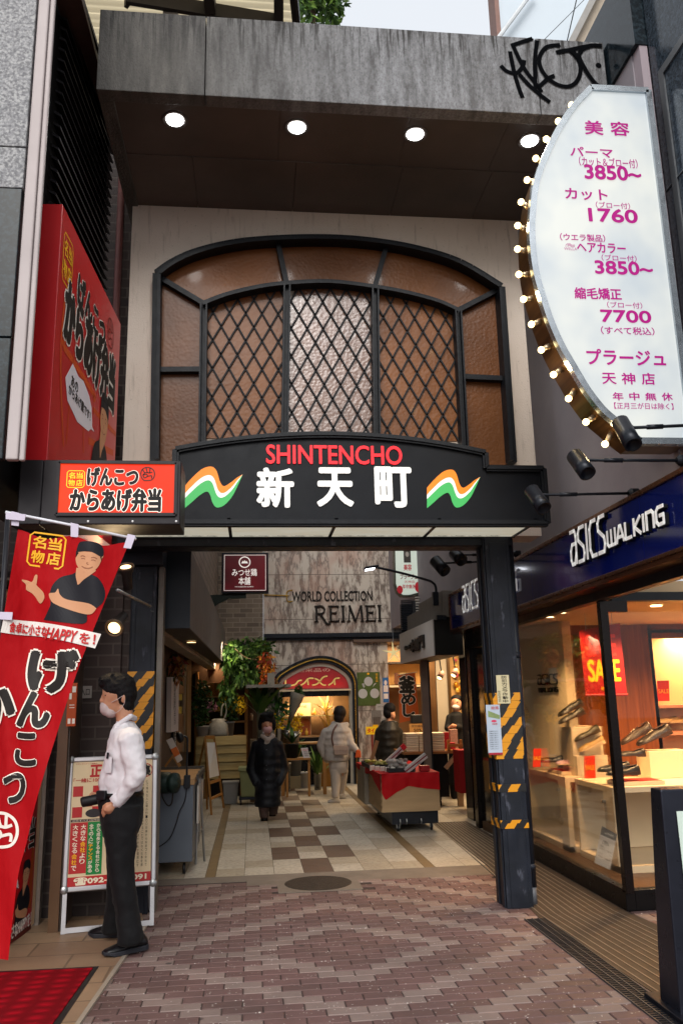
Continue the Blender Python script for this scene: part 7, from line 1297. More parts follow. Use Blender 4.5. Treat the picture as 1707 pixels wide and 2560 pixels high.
dr = thing('green_motor', 'dark green motor with a hanging chain on the side of the grey counter', 'motor', yy(385, 1797, 8.3)); c0_, c1_ = yy(362, 1797, 8.3), yy(408, 1798, 8.22); obj('housing', MB().lathe([(.02, 0), (.085, .005), (.098, .03), (.098, .12), (.086, .13), (.086, .15), (.095, .16), (.092, .2), (.05, .21), (.048, .225), (.001, .226)], c0_, c1_ - c0_, 22), M('#1d2b26', .5, .2, .3, 8), dr, True)
chn = smooth_pts([tuple(yy(x, y, 8.25)) for x, y in ((372, 1812), (374, 1832), (386, 1850), (395, 1843), (398, 1815))], 5); obj('chain', MB().tube(chn, .007, 6), M('#2a2420', .5, .5), dr)
gl_ = thing('gooseneck_lamp', 'black gooseneck lamp with a cable clipped on the grey counter', 'lamp', yy(430, 1790, 8.4)); obj('neck', MB().tube(smooth_pts([tuple(yy(x, y, 8.4)) for x, y in ((429, 1792), (430, 1740), (431, 1700), (427, 1692), (418, 1690))], 5), .010, 8), BLK, gl_, True); obj('shade', MB().lathe([(.02, 0), (.05, .02), (.055, .05), (.05, .055)], yy(421, 1690, 8.4), (-.8, -.4, -.3), 14), BLK, gl_, True); obj('clip', MB().box(*(lambda p: (p.x - .03, p.x + .03, 8.37, 8.43, p.z - .06, p.z + .06))(yy(430, 1795, 8.4))), BLK, gl_, bev=.005); obj('cable', MB().tube(smooth_pts([tuple(yy(x, y, 8.39)) for x, y in ((430, 1805), (424, 1840), (412, 1865), (405, 1890), (390, 1925), (365, 1945), (350, 1952))], 6), .005, 6), BLK, gl_)
mslip = thing('menu_slip', 'tilted white and orange menu slip on a small wooden stand', 'menu', yy(400, 1740, 8.9)); a = [yy(x, y, 8.9) for x, y in ((408, 1752), (420, 1744), (396, 1694), (382, 1700))]; obj('slip', MB().prism(a, (0, .01, 0)), M('#b5aca2', .6), mslip); obj('orange_block', MB().prism([p - Vector((0, .003, 0)) for p in (L(a[0], a[3], .25), L(a[1], a[2], .25), L(a[1], a[2], .6), L(a[0], a[3], .6))], (0, .002, 0)), M('#b0581c', .6), mslip); obj('stand', MB().bar(yy(414, 1760, 8.92), yy(398, 1735, 8.93), .03, .02).bar(yy(398, 1735, 8.95), yy(380, 1760, 9.0), .02, .02), SHW, mslip)
# ================================================================ recruitment A-board
ab = thing('recruitment_board', 'silver framed recruitment A-board with red and green vertical text behind the person in white', 'A-board', zz(240, 2135, .012))
Bl, Br = zz(139, 2146, .012), zz(339, 2126, .012); e = (Br - Bl).normalized(); nn = Vector((e.y, -e.x, 0)); th = math.radians(9); wv = Vector((0, 0, math.cos(th))) - nn * math.sin(th); pn_ = e.cross(wv)
def A2(x, y): p = onpl((140 + x * .26786) / S_, (1850 + y * .26786) / S_, Bl, pn_); d = p - Bl; return (d.dot(e), d.dot(wv))
fnAB = lambda u, v, d: Bl + e * u + wv * v + pn_ * d
tl_, tr2, blc, brc = A2(150, 150), A2(945, 190), A2(75, 1390), A2(885, 1345)
ux0, ux1 = (tl_[0] + blc[0]) / 2, (tr2[0] + brc[0]) / 2; vz0, vz1 = (blc[1] + brc[1]) / 2, (tl_[1] + tr2[1]) / 2
fw = .028; FRM = M('#a9a7a8', .35, .75, .08)
f = MB()
for (p, q_) in (((ux0, vz0), (ux1, vz0)), ((ux1, vz0), (ux1, vz1)), ((ux1, vz1), (ux0, vz1)), ((ux0, vz1), (ux0, vz0))): f.bar(fnAB(*p, 0), fnAB(*q_, 0), fw * 1.3, .03, pn_)
obj('frame', f, FRM, ab, bev=.008)
for (u, v) in ((ux0, vz0), (ux1, vz0), (ux1, vz1), (ux0, vz1)): obj('corner_cap', MB().lathe([(.025, -.017), (.03, -.012), (.03, .012), (.025, .017)], fnAB(u, v, 0), pn_, 16), STEEL, ab, True)
ll = MB(); ll.bar(fnAB(ux0 + .005, 0, 0), fnAB(ux0 + .005, vz0, 0), .03, .025, pn_); ll.bar(fnAB(ux1 - .005, 0, 0), fnAB(ux1 - .005, vz0, 0), .03, .025, pn_); ll.bar(fnAB(ux0, .02, 0), fnAB(ux1, .02, 0), .035, .022, pn_)
obj('leg_frame', ll, FRM, ab); bk = MB(); apx = vz1
for u in (ux0, ux1): bk.bar(fnAB(u, apx, -.02), Vector((*(Bl + e * u - nn * (2 * apx * math.sin(th) + .1)).xy, .02)), .03, .02, e)
obj('back_leg', bk, FRM, ab)
u0, u1, v0, v1 = ux0 + fw * .55, ux1 - fw * .55, vz0 + fw * .55, vz1 - fw * .55; Wb, Hb = u1 - u0, v1 - v0
obj('sheet', rect(MB(), (u0, v0, u1, v1), fnAB, .004), M('#d8c39c', .4, 0, .04), ab); obj('back_sheet', MB().prism([fnAB(u0, v0, -.012), fnAB(u1, v0, -.012), fnAB(u1, v1, -.012), fnAB(u0, v1, -.012)], -pn_ * .006), BLK, ab)
REDA = M('#b01c1c', .4, 0, .05); Q = lambda a, b, c, d: (u0 + Wb * a, v0 + Hb * b, u0 + Wb * c, v0 + Hb * d)
obj('red_footer', rect(MB(), Q(0, 0, 1, .075), fnAB, .006), REDA, ab); txt('☎092-000-0091', fnAB, Q(.08, .012, .94, .066), M('#e8dcc0', .5, 0, 0), ab, bold=.05, lift=.008)
obj('red_column', rect(MB(), Q(.01, .10, .215, .50), fnAB, .006), REDA, ab); obj('green_column', rect(MB(), Q(.215, .085, .40, .50), fnAB, .006), GREENP, ab)
PW = M('#eadfc8', .5, 0, 0)
def vtx(s, box, m, yel=''):
    n_ = len(s); a0, b0, a1, b1 = Q(*box); h = (b1 - b0) / n_
    w1 = MB(); w2_ = MB()
    for k, ch in enumerate(s): tmb(w2_ if ch in yel else w1, ch, fnAB, (a0, b1 - (k + .92) * h, a1, b1 - (k + .08) * h), bold=.025, lift=.008)
    if w1.v: obj('lettering', w1, m, ab)
    if w2_.v: obj('lettering', w2_, YELP, ab)
vtx('大きな会社より', (.135, .17, .195, .485), PW, '会社'); vtx('大きくなる会社で', (.04, .12, .10, .485), PW, '会社'); vtx('全ての人にチャンスがある', (.235, .10, .285, .485), PW, 'チャンス'); vtx('から成長する会社だから', (.325, .10, .37, .485), PW)
mb = MB()
for i in range(3):
    for j in range(3):
        if (i + j) % 2 == 0: rect(mb, Q(.02 + i * .12, .54 + j * .085, .14 + i * .12, .625 + j * .085), fnAB, .006)
obj('checker_pattern', mb, REDA, ab); obj('dark_strip', rect(MB(), Q(.01, .505, .4, .525), fnAB, .007), M('#3a2420', .5), ab); txt('記念すべき100号店', fnAB, Q(.03, .508, .36, .522), PW, ab, lift=.009)
obj('bowl_picture', ell(MB(), (u0 + Wb * .28, v0 + Hb * .57), (Wb * .1, Hb * .035), fnAB, .0075), M('#2a2426', .5), ab)
txt('正', fnAB, Q(.22, .87, .36, .965), REDA, ab, bold=.05, lift=.008); txt('「一緒に100号店」', fnAB, Q(.02, .825, .5, .86), REDA, ab, bold=.02, lift=.008); txt('ただいまスタッフ募集中', fnAB, Q(.04, .975, .3, .985), INKR, ab, lift=.008)
txt('集', fnAB, Q(.86, .86, .97, .95), INK, ab, bold=.05, lift=.009); cc_ = (u0 + Wb * .915, v0 + Hb * .905); stroke(mb2 := MB(), [(cc_[0] + Wb * .08 * math.cos(k * .2618), cc_[1] + Wb * .08 * math.sin(k * .2618)) for k in range(25)], .006, fnAB, .007); obj('red_ring', mb2, REDA, ab)
cl3 = MB(); body = '一〇〇店舗から始まった会社です仕事に対する考え方は人それぞれだと思いますが私が理想とする仕事とは皆様と共に成長することではなく仕事を通じて様々な人と関わり'
for k in range(7):
    for q_ in range(24): a0, b0, a1, b1 = Q(.62 + k * .05, .12 + (23 - q_) * .0295, .645 + k * .05, .142 + (23 - q_) * .0295); tmb(cl3, body[(k * 24 + q_) % len(body)], fnAB, (a0, b0, a1, b1), lift=.008)
obj('body_text', cl3, INK, ab)['kind'] = 'stuff'
for x, y, r, lab in ((205, 2085, .10, 'dark rounded bucket behind the foot of the recruitment board'), (165, 2100, .09, 'grey brown box shaped bucket behind the left leg of the recruitment board')): p = zz(x, y, .012); p += Vector((0, .35, 0)); tag(obj('bucket', MB().lathe([(r * .8, 0), (r, .3), (r * 1.04, .31), (r * .9, .3), (.001, .28)], (p.x, p.y, .013), n=18), M('#15161a' if r > .095 else '#4a443c', .5), None, True), lab, 'bucket')
# notices on the right post
n1 = tag(obj('camera_notice', MB().box(*(lambda b: (b[0], b[2], 6.600, 6.604, b[1], b[3]))(bxY(6.604, 1142, 1550, 1167, 1616))), M('#c8bd98', .6, 0, .06)), 'narrow cream notice with vertical black characters taped on the right gate post', 'notice'); b = bxY(6.600, 1142, 1550, 1167, 1616); fnN = PY(6.600); wd_ = b[2] - b[0]
for k, ch in enumerate('防犯カメラ作動中'): h = (b[3] - b[1]) / 8.4; txt(ch, fnN, (b[0] + wd_ * .42, b[3] - (k + 1.1) * h, b[0] + wd_ * .82, b[3] - (k + .25) * h), INK, n1, bold=.015, lift=.002)
for k, ch in enumerate('新天町商店街'): h = (b[3] - b[1]) / 15; txt(ch, fnN, (b[0] + wd_ * .08, b[1] + (6 - k) * h, b[0] + wd_ * .28, b[1] + (6.8 - k) * h), INK, n1, lift=.002)
n2 = thing('wrapped_flyer', 'pale blue white flyer wrapped on the left edge of the right gate post', 'flyer', (1.95, 6.61, 1.2)); c0 = bxY(6.600, 1122, 1618, 1146, 1730)
obj('sheet', MB().box(c0[0] - .005, c0[2], 6.596, 6.5995, c0[1], c0[3]), M('#a9b4c2', .5, 0, .08, 8), n2); fn2 = PY(6.596); w_, h_ = c0[2] - c0[0], c0[3] - c0[1]
txt('絵画', fn2, (c0[0] + w_ * .35, c0[1] + h_ * .9, c0[0] + w_ * .9, c0[1] + h_ * .97), INKR, n2, lift=.002); obj('landscape_print', pol(MB(), [(c0[0] + w_ * .1, c0[1] + h_ * .75), (c0[0] + w_ * .95, c0[1] + h_ * .7), (c0[0] + w_ * .95, c0[1] + h_ * .78), (c0[0] + w_ * .1, c0[1] + h_ * .88)], fn2, .002), M('#7a8a5a', .6, 0, .2, 40), n2); obj('pink_oval', ell(MB(), (c0[0] + w_ * .5, c0[1] + h_ * .66), (w_ * .2, h_ * .025), fn2, .002), M('#c03a5a', .6), n2); txt('検索', fn2, (c0[0] + w_ * .35, c0[1] + h_ * .58, c0[0] + w_ * .75, c0[1] + h_ * .62), INKR, n2, lift=.002)
for k in range(9): txt('生徒募集のご案内です', fn2, (c0[0] + w_ * .1, c0[1] + h_ * (.08 + k * .045), c0[0] + w_ * .75, c0[1] + h_ * (.10 + k * .045)), INK, n2, lift=.002)
obj('red_foot', rect(MB(), (c0[0], c0[1] - .012, c0[2], c0[1] + .004), fn2, .001), M('#9a2434', .6), n2)
# ================================================================ people
def blob(name, prims, vox, mat, parent, sm=4, extra=None):
    mb = MB()
    for q in prims:
        if q[0] == 'cap':
            p0, r0, p1, r1 = Vector(q[1]), q[2], Vector(q[3]), q[4]; ax = p1 - p0; L_ = ax.length; prof = []
            for k in range(6): a_ = math.pi / 2 * k / 5; prof.append((r0 * math.sin(a_), -r0 * math.cos(a_)))
            for k in range(6): a_ = math.pi / 2 * k / 5; prof.append((r1 * math.cos(a_), L_ + r1 * math.sin(a_)))
            mb.lathe(prof, p0, ax, 14)
        elif q[0] == 'ell':
            c, r = Vector(q[1]), q[2]; t_ = MB().sphere((0, 0, 0), r, 9); rot = q[3] if len(q) > 3 else Matrix.Identity(3); mb.add([c + rot @ Vector(v) for v in t_.v], t_.f)
        elif q[0] == 'rings': mb.loft(q[1])
    me = bpy.data.meshes.new('tmp'); me.from_pydata(mb.v, [], mb.f); o = bpy.data.objects.new('tmp', me); C.objects.link(o)
    bm_ = bmesh.new(); bm_.from_mesh(me); bmesh.ops.recalc_face_normals(bm_, faces=bm_.faces[:]); bm_.to_mesh(me); bm_.free()
    r_m = o.modifiers.new('r', 'REMESH'); r_m.mode = 'VOXEL'; r_m.voxel_size = vox
    s_m = o.modifiers.new('s', 'SMOOTH'); s_m.iterations = sm; s_m.factor = .5
    if extra:
        tx = bpy.data.textures.new('fold', 'CLOUDS'); tx.noise_scale = extra[0]; tx.noise_depth = 2; d = o.modifiers.new('d', 'DISPLACE'); d.texture = tx; d.strength = extra[1]; d.mid_level = .5; d.texture_coords = 'GLOBAL'
        s2_ = o.modifiers.new('s2', 'SMOOTH'); s2_.iterations = 1
    dg = bpy.context.evaluated_depsgraph_get(); dg.update(); m2_ = bpy.data.meshes.new_from_object(o.evaluated_get(dg)); bpy.data.objects.remove(o)
    m2_.materials.clear(); m2_.materials.append(mat); m2_.polygons.foreach_set('use_smooth', [True] * len(m2_.polygons)); m2_.name = name
    ob = bpy.data.objects.new(name, m2_); C.objects.link(ob)
    if parent:
        ob.parent = parent; off = Vector((0, 0, 0)); q = parent
        while q: off += q.location; q = q.parent
        ob.location = -off
    return ob
def ring(c, rx, ry, n=20, yaw=0, sq=1.0):
    c = Vector(c); cy, sy_ = math.cos(yaw), math.sin(yaw); o = []
    for i in range(n):
        a_ = 2 * math.pi * i / n; x = rx * math.copysign(abs(math.cos(a_)) ** sq, math.cos(a_)); y = ry * math.copysign(abs(math.sin(a_)) ** sq, math.sin(a_)); o.append(c + Vector((x * cy - y * sy_, x * sy_ + y * cy, 0)))
    return o
def pring(y, xl, xr, dep, Y, yaw=0): a, b = yy(xl, y, Y), yy(xr, y, Y); return ring((a + b) / 2, (b.x - a.x) / 2, dep, 20, yaw)
SKIN = NT('skin'); SKIN.col(SKIN.mix(SKIN.ramp(SKIN.noise(14, 4), [(.3, 0.0), (.7, 1.0)]), '#b07c5e', '#c48f70')); SKIN.set(Roughness=.5, Subsurface_Weight=.12, Subsurface_Scale=.02); SKINM = SKIN.m
HAIR = NT('hair'); n_ = HAIR.noise(90, 3, (1, 1, .2)); HAIR.col(HAIR.mix(HAIR.ramp(n_, [(.3, 0.0), (.7, 1.0)]), '#060506', '#151214')); HAIR.set(Roughness=.7, Specular_IOR_Level=.2); HAIR.bump(n_, .6, .01); HAIRM = HAIR.m
def cloth(name, c1, c2, fold=8, strength=.5, rough=.8):
    t = NT(name); n = t.noise(fold, 3, (1, 1, .5)); t.col(t.mix(t.ramp(n, [(.3, 0.0), (.7, 1.0)]), c1, c2)); t.set(Roughness=rough, Specular_IOR_Level=.25, Sheen_Weight=.03); t.bump(n, strength, .02); t.bump(t.noise(420, 2), .1, .001); return t.m
# man in white shirt -------------------------------------------------------
mY = 6.08; man = thing('person', 'person in a white shirt and black trousers standing side-on beside the recruitment board', 'person', yy(275, 2165, 6.1) * 0 + Vector((-.93, 6.08, .012)))
P = lambda x, y, Y=mY: yy(x, y, Y)
hc = P(273, 1597)
body = [('ell', P(270, 1590), (.105, .078, .125)), ('ell', P(262, 1612), (.082, .062, .10)), ('ell', P(243, 1608), (.02, .018, .028)), ('cap', P(240, 1592), .012, P(234, 1610), .016), ('ell', P(246, 1583), (.02, .045, .018)), ('ell', P(250, 1634), (.045, .045, .035)), ('cap', P(285, 1628), .058, P(290, 1675), .066)]
ear = P(284, 1604, mY - .075); body += [('ell', ear, (.018, .014, .034)), ('ell', ear + Vector((.004, -.006, .004)), (.012, .01, .024))]
# hand on the hip side: palm plus five finger chains
wr_, kn = P(262, 1848, mY - .17), P(248, 1858, mY - .18)
body += [('cap', P(284, 1822, mY - .17), .030, wr_, .027), ('cap', wr_, .030, P(252, 1856, mY - .18), .034), ('ell', P(253, 1856, mY - .18), (.035, .02, .042))]
for k, (dx, dz) in enumerate(((-2, -10), (-4, -3), (-5, 4), (-3, 11))):
    a0 = P(248 + dx, 1854 + dz + 2, mY - .185 + .006 * k); a1 = a0 + Vector((-.022, .012, -.018)); a2 = a1 + Vector((.014, .022, -.018)); rr = .0105 - .0008 * (k == 3); body += [('cap', a0, rr, a1, rr), ('cap', a1, rr, a2, rr * .9)]
t0 = P(256, 1848, mY - .2); body += [('cap', t0, .012, t0 + Vector((-.028, -.006, -.012)), .010), ('cap', t0 + Vector((-.028, -.006, -.012)), .010, t0 + Vector((-.044, .0, -.034)), .0085)]
# far hand holding the dark cylinder
fh = P(222, 1833, mY + .10); body += [('cap', P(240, 1828, mY + .12), .026, fh, .028), ('ell', fh, (.03, .022, .034))]
for k in range(4): a0 = fh + Vector((-.014 + .0 * k, -.02, .026 - .016 * k)); body += [('cap', a0, .009, a0 + Vector((-.022, -.022, .004)), .009), ('cap', a0 + Vector((-.022, -.022, .004)), .009, a0 + Vector((-.01, -.044, -.008)), .008)]
body += [('cap', fh + Vector((.0, -.01, .03)), .010, fh + Vector((-.03, -.02, .04)), .009)]
body += [('cap', P(290, 1675), .06, P(282, 1720), .10), ('cap', P(282, 1720), .11, P(280, 1840), .11), ('cap', P(298, 1700, mY - .13), .04, P(315, 1778, mY - .215), .035), ('cap', P(315, 1778, mY - .215), .035, P(284, 1822, mY - .17), .03), ('cap', P(298, 1700, mY - .13), .05, P(284, 1715), .08), ('cap', P(290, 1700, mY + .14), .045, P(285, 1780, mY + .2), .035), ('cap', P(285, 1780, mY + .2), .035, P(240, 1828, mY + .12), .026), ('cap', P(290, 1700, mY + .14), .05, P(284, 1715), .08)]
for q_ in (((285, 1860, nY_ := mY - .1), (282, 1990, mY - .12), (300, 2150, mY - .14)), ((270, 1860, mY + .1), (272, 1990, mY + .15), (258, 2125, mY + .2))): body += [('cap', P(*q_[0]), .06, P(*q_[1]), .045), ('cap', P(*q_[1]), .045, P(*q_[2]), .035)]
bo = blob('body', body, .0075, SKINM, man, 3)
hr = [('ell', P(275, 1578), (.118, .092, .098)), ('ell', P(288, 1592), (.085, .088, .105)), ('ell', P(252, 1563), (.072, .07, .05)), ('ell', P(294, 1618), (.045, .07, .06)), ('ell', P(240, 1570), (.04, .055, .035)), ('cap', P(279, 1590, mY - .072), .022, P(276, 1604, mY - .075), .012)]
hd_ = random.Random(8)
for k in range(70): a_ = hd_.uniform(0, 6.28); b_ = hd_.uniform(.1, 1.1); d = Vector((math.cos(a_) * math.sin(b_) * 1.15, math.sin(a_) * math.sin(b_), math.cos(b_))); c_ = P(272, 1580) + Vector((d.x * .105, d.y * .085, d.z * .095)); hr.append(('cap', c_, .017, c_ + Vector((-.022 - hd_.random() * .02, hd_.uniform(-.02, .02), .012)), .006))
blob('hair', hr, .008, HAIRM, man, 1, (.02, .014))
fc = MB(); fe_ = P(243, 1597, mY - .052); fc.sphere(fe_, (.006, .004, .006), 5); obj('eye', fc, M('#120c0a', .3), man, True); obj('eyebrow', MB().bar(P(240, 1585, mY - .058), P(250, 1584, mY - .07), .007, .006), HAIRM, man)
MASKM = M('#b8a8a6', .8, 0, .06, 10, .2, 30); blob('face_mask', [('ell', P(247, 1626), (.052, .056, .056)), ('ell', P(240, 1619), (.03, .03, .03)), ('ell', P(256, 1636), (.045, .064, .04))], .008, MASKM, man, 2)
obj('mask_loop', MB().tube(smooth_pts([tuple(P(256, 1613, mY - .068)), tuple(P(270, 1606, mY - .083)), tuple(P(284, 1598, mY - .087)), tuple(P(287, 1612, mY - .08)), tuple(P(276, 1630, mY - .075)), tuple(P(262, 1640, mY - .06))], 4), .0022, 5), MASKM, man)
SHIRT = cloth('white_shirt', '#cdcacf', '#dddadd', 7, .55)
sh_ = [('rings', [pring(1652, 268, 306, .075, mY, 0), pring(1666, 262, 314, .10, mY), pring(1682, 256, 324, .175, mY), pring(1705, 250, 330, .205, mY), pring(1735, 243, 335, .205, mY), pring(1770, 234, 334, .195, mY), pring(1797, 228, 330, .185, mY), pring(1818, 229, 326, .175, mY), pring(1826, 234, 324, .165, mY)])]
sh_ += [('cap', P(300, 1700, mY - .17), .088, P(315, 1778, mY - .215), .066), ('cap', P(315, 1778, mY - .215), .064, P(292, 1815, mY - .19), .054), ('cap', P(292, 1815, mY - .19), .052, P(268, 1840, mY - .17), .043), ('cap', P(290, 1698, mY + .16), .085, P(285, 1780, mY + .2), .06), ('cap', P(285, 1780, mY + .2), .058, P(244, 1825, mY + .13), .042)]
blob('shirt', sh_, .011, SHIRT, man, 2, (.085, .034))
cuff = MB().lathe([(.040, -.03), (.049, -.028), (.050, .03), (.044, .032)], P(272, 1836, mY - .17), P(262, 1847, mY - .17) - P(284, 1822, mY - .17), 18); obj('cuff', cuff, SHIRT, man, True)
blob('collar', [('cap', P(266, 1668, mY - .06), .018, P(300, 1645, mY - .085), .018), ('cap', P(300, 1645, mY - .085), .02, P(310, 1650, mY), .02), ('cap', P(310, 1650, mY), .02, P(300, 1645, mY + .085), .018), ('cap', P(300, 1645, mY + .085), .018, P(264, 1670, mY + .05), .016), ('cap', P(268, 1668, mY - .075), .016, P(262, 1684, mY - .085), .012)], .008, SHIRT, man, 2)
pk = P(243, 1755, mY - .12); obj('pocket', MB().add([P(246, 1738, mY - .185), P(258, 1738, mY - .20), P(256, 1775, mY - .195), P(242, 1775, mY - .17)], [(0, 1, 2, 3)]), SHIRT, man); obj('pocket_pen', MB().bar(P(247, 1742, mY - .19), P(249, 1728, mY - .192), .014, .012), BLK, man)
TRS = cloth('black_trousers', '#060608', '#0c0c0f', 6, .6); nY, fY2 = mY - .10, mY + .12
tr_ = [('rings', [pring(1815, 229, 326, .175, mY), pring(1835, 226, 330, .185, mY), pring(1860, 228, 330, .185, mY), pring(1895, 232, 324, .17, mY), pring(1920, 238, 316, .15, mY)])]
def leg(pts): return [('rings', [pring(y, a, b, d, Y) for y, a, b, d, Y in pts])]
tr_ += leg([(1850, 235, 325, .10, nY), (1920, 240, 316, .10, nY - .01), (1985, 248, 310, .092, nY - .02), (2040, 256, 314, .09, nY - .03), (2095, 265, 322, .092, nY - .035), (2140, 268, 330, .10, nY - .04), (2163, 270, 330, .10, nY - .04), (2166, 276, 322, .08, nY - .04)])
tr_ += leg([(1850, 236, 315, .10, fY2), (1920, 240, 306, .10, fY2), (1985, 244, 298, .09, fY2 + .03), (2050, 246, 292, .085, fY2 + .06), (2110, 240, 286, .09, fY2 + .09), (2138, 232, 284, .092, fY2 + .1), (2142, 240, 278, .07, fY2 + .1)])
blob('trousers', tr_, .011, TRS, man, 2, (.11, .03)); obj('belt', MB().loft([pring(1816, 226, 329, .180, mY), pring(1828, 224, 331, .186, mY)]), M('#0a0908', .35), man, True); obj('belt_pouch', MB().obox(P(234, 1826, mY - .15), Vector((.032, -.015, 0)), Vector((.006, .014, 0)), Vector((0, 0, .03))), BLK, man, bev=.006)
def shoe2(toe, heel, w_, parent, z0):
    toe, heel = Vector(toe), Vector(heel); toe.z = heel.z = z0; d = (toe - heel); L_ = d.length; d.normalize(); s = Vector((d.y, -d.x, 0)); T = lambda x, y, z: heel + d * (x * L_) + s * y + Vector((0, 0, z))
    st = [(0, .6, .03, .075), (.06, .8, .025, .095), (.25, .85, .025, .105), (.42, .86, .025, .095), (.6, 1, .022, .07), (.8, 1, .022, .055), (.94, .75, .024, .045), (1, .35, .028, .038)]
    obj('shoe', MB().loft([[T(x, w_ * k * math.cos(a_), zb + (zt - zb) * max(0, math.sin(a_)) ** .8 if math.sin(a_) > 0 else zb) for a_ in [2 * math.pi * i / 16 for i in range(16)]] for x, k, zb, zt in st]), M('#101013', .35, 0, .2), parent, True)
    obj('shoe_sole', MB().loft([[T(x - (.02 if x == 0 else 0) + (.02 if x == 1 else 0), w_ * k * 1.08 * sgn, z) for sgn, z in ((-1, 0 + (.012 if x > .9 else 0)), (1, 0 + (.012 if x > .9 else 0)), (1, zb + .006), (-1, zb + .006))] for x, k, zb, zt in st]), M('#23242a', .6), parent, bev=.004)
shoe2(zz(238, 2198, .014), zz(336, 2178, .014), .052, man, .014); shoe2(zz(206, 2150, .014) , zz(285, 2150, .014), .052, man, .014)
cyl = P(232, 1833, mY + .06); tag(obj('black_case', MB().tube([P(188, 1843, mY + .04), P(191, 1842, mY + .04), P(240, 1832, mY + .06), P(246, 1831, mY + .06)], [.03, .035, .035, .03], 20), M('#131316', .55, 0, .15), None, True), 'short black cylindrical case held by the person in the white shirt', 'case')
# woman in navy coat --------------------------------------------------------
wY = 11.86; wm = thing('person', 'person in a long navy padded coat with a mask walking towards the viewer', 'person', zz(612, 1880)); P2 = lambda x, y, Y=wY: yy(x, y, Y)
NAVC = cloth('navy_coat', '#080a10', '#11141c', 9, .4, .5)
blob('body', [('cap', P2(614, 1705), .07, P2(614, 1830), .10), ('cap', P2(606, 1830), .06, P2(607, 1868, wY - .05), .04), ('cap', P2(626, 1830), .06, P2(627, 1860, wY + .09), .04), ('ell', P2(613, 1662), (.085, .095, .125)), ('cap', P2(614, 1685), .05, P2(614, 1705), .055), ('ell', P2(614, 1667, wY - .095), (.018, .02, .025))], .012, SKINM, wm, 3)
blob('hair', [('ell', P2(613, 1652, wY + .02), (.112, .115, .115)), ('ell', P2(598, 1664, wY + .02), (.035, .07, .085)), ('ell', P2(629, 1664, wY + .02), (.035, .07, .085)), ('ell', P2(606, 1643, wY - .07), (.06, .04, .035)), ('ell', P2(622, 1642, wY - .065), (.05, .04, .04))], .012, HAIRM, wm, 2)
blob('face_mask', [('ell', P2(614, 1675, wY - .05), (.07, .07, .055))], .01, M('#c79a98', .8), wm, 2)
for x in (606, 621): obj('eye', MB().sphere(P2(x, 1659, wY - .098), (.012, .006, .006), 5), M('#140e0c', .4), wm, True)
blob('scarf', [('cap', P2(602, 1690, wY - .06), .03, P2(615, 1700, wY - .11), .034), ('cap', P2(615, 1700, wY - .11), .034, P2(628, 1690, wY - .06), .03), ('cap', P2(602, 1690, wY - .06), .03, P2(614, 1686, wY + .07), .03), ('cap', P2(614, 1686, wY + .07), .03, P2(628, 1690, wY - .06), .03), ('ell', P2(614, 1708, wY - .11), (.06, .02, .05))], .012, M('#a89a90', .9, 0, .1, 30, .5, 60), wm, 2)
rows = [(1690, 598, 631, .09), (1700, 588, 642, .12), (1720, 585, 645, .15)]
y = 1735
while y < 1850: rows += [(y, 584 - (y > 1800) * 0 + (1.5 if y < 1790 else 0), 646, .165), (y + 8, 586, 644, .155)]; y += 18
rows += [(1852, 588, 645, .15)]
ct_ = [('rings', [pring(yq, a, b, d, wY) for yq, a, b, d in rows])]
for sx in (-1, 1):
    sp_, el, wr2 = P2(614 + 25 * sx, 1712), P2(614 + 38 * sx, 1766, wY + .04), P2(614 + 27 * sx, 1797, wY - .10); ct_ += [('cap', sp_, .075, el, .068), ('cap', el, .066, wr2, .055)]
blob('coat', ct_, .013, NAVC, wm, 2, (.12, .02))
for y in (1722, 1758, 1768, 1790): obj('button', MB().sphere(P2(612, y, wY - .185), .009, 5), M('#5a5c62', .3, .7), wm, True)
blob('hood', [('cap', P2(596, 1700, wY + .03), .045, P2(614, 1698, wY + .12), .05), ('cap', P2(614, 1698, wY + .12), .05, P2(632, 1700, wY + .03), .045)], .014, NAVC, wm, 2)
TR2 = cloth('brown_trousers', '#3a2c28', '#4c3a34', 8, .4)
blob('trousers', [('rings', [pring(1845, 592, 620, .09, wY - .03), pring(1865, 595, 617, .08, wY - .05), pring(1878, 597, 617, .075, wY - .07)]), ('rings', [pring(1845, 616, 642, .09, wY + .05), pring(1862, 617, 638, .075, wY + .1), pring(1870, 618, 638, .07, wY + .12)])], .012, TR2, wm, 2)
for (x, y) in ((607, 1885), (626, 1874)): p = zz(x, y); obj('shoe', MB().loft([ring(p + Vector((0, yq, zq)), rx, .001 + rz * 0 + .03, 14) for yq, zq, rx, rz in ((0, 0, .05, 0), (0.02, .04, .05, 0), (.05, .07, .045, 0), (.06, .09, .04, 0))]), M('#0c0b0b', .35), wm, True)
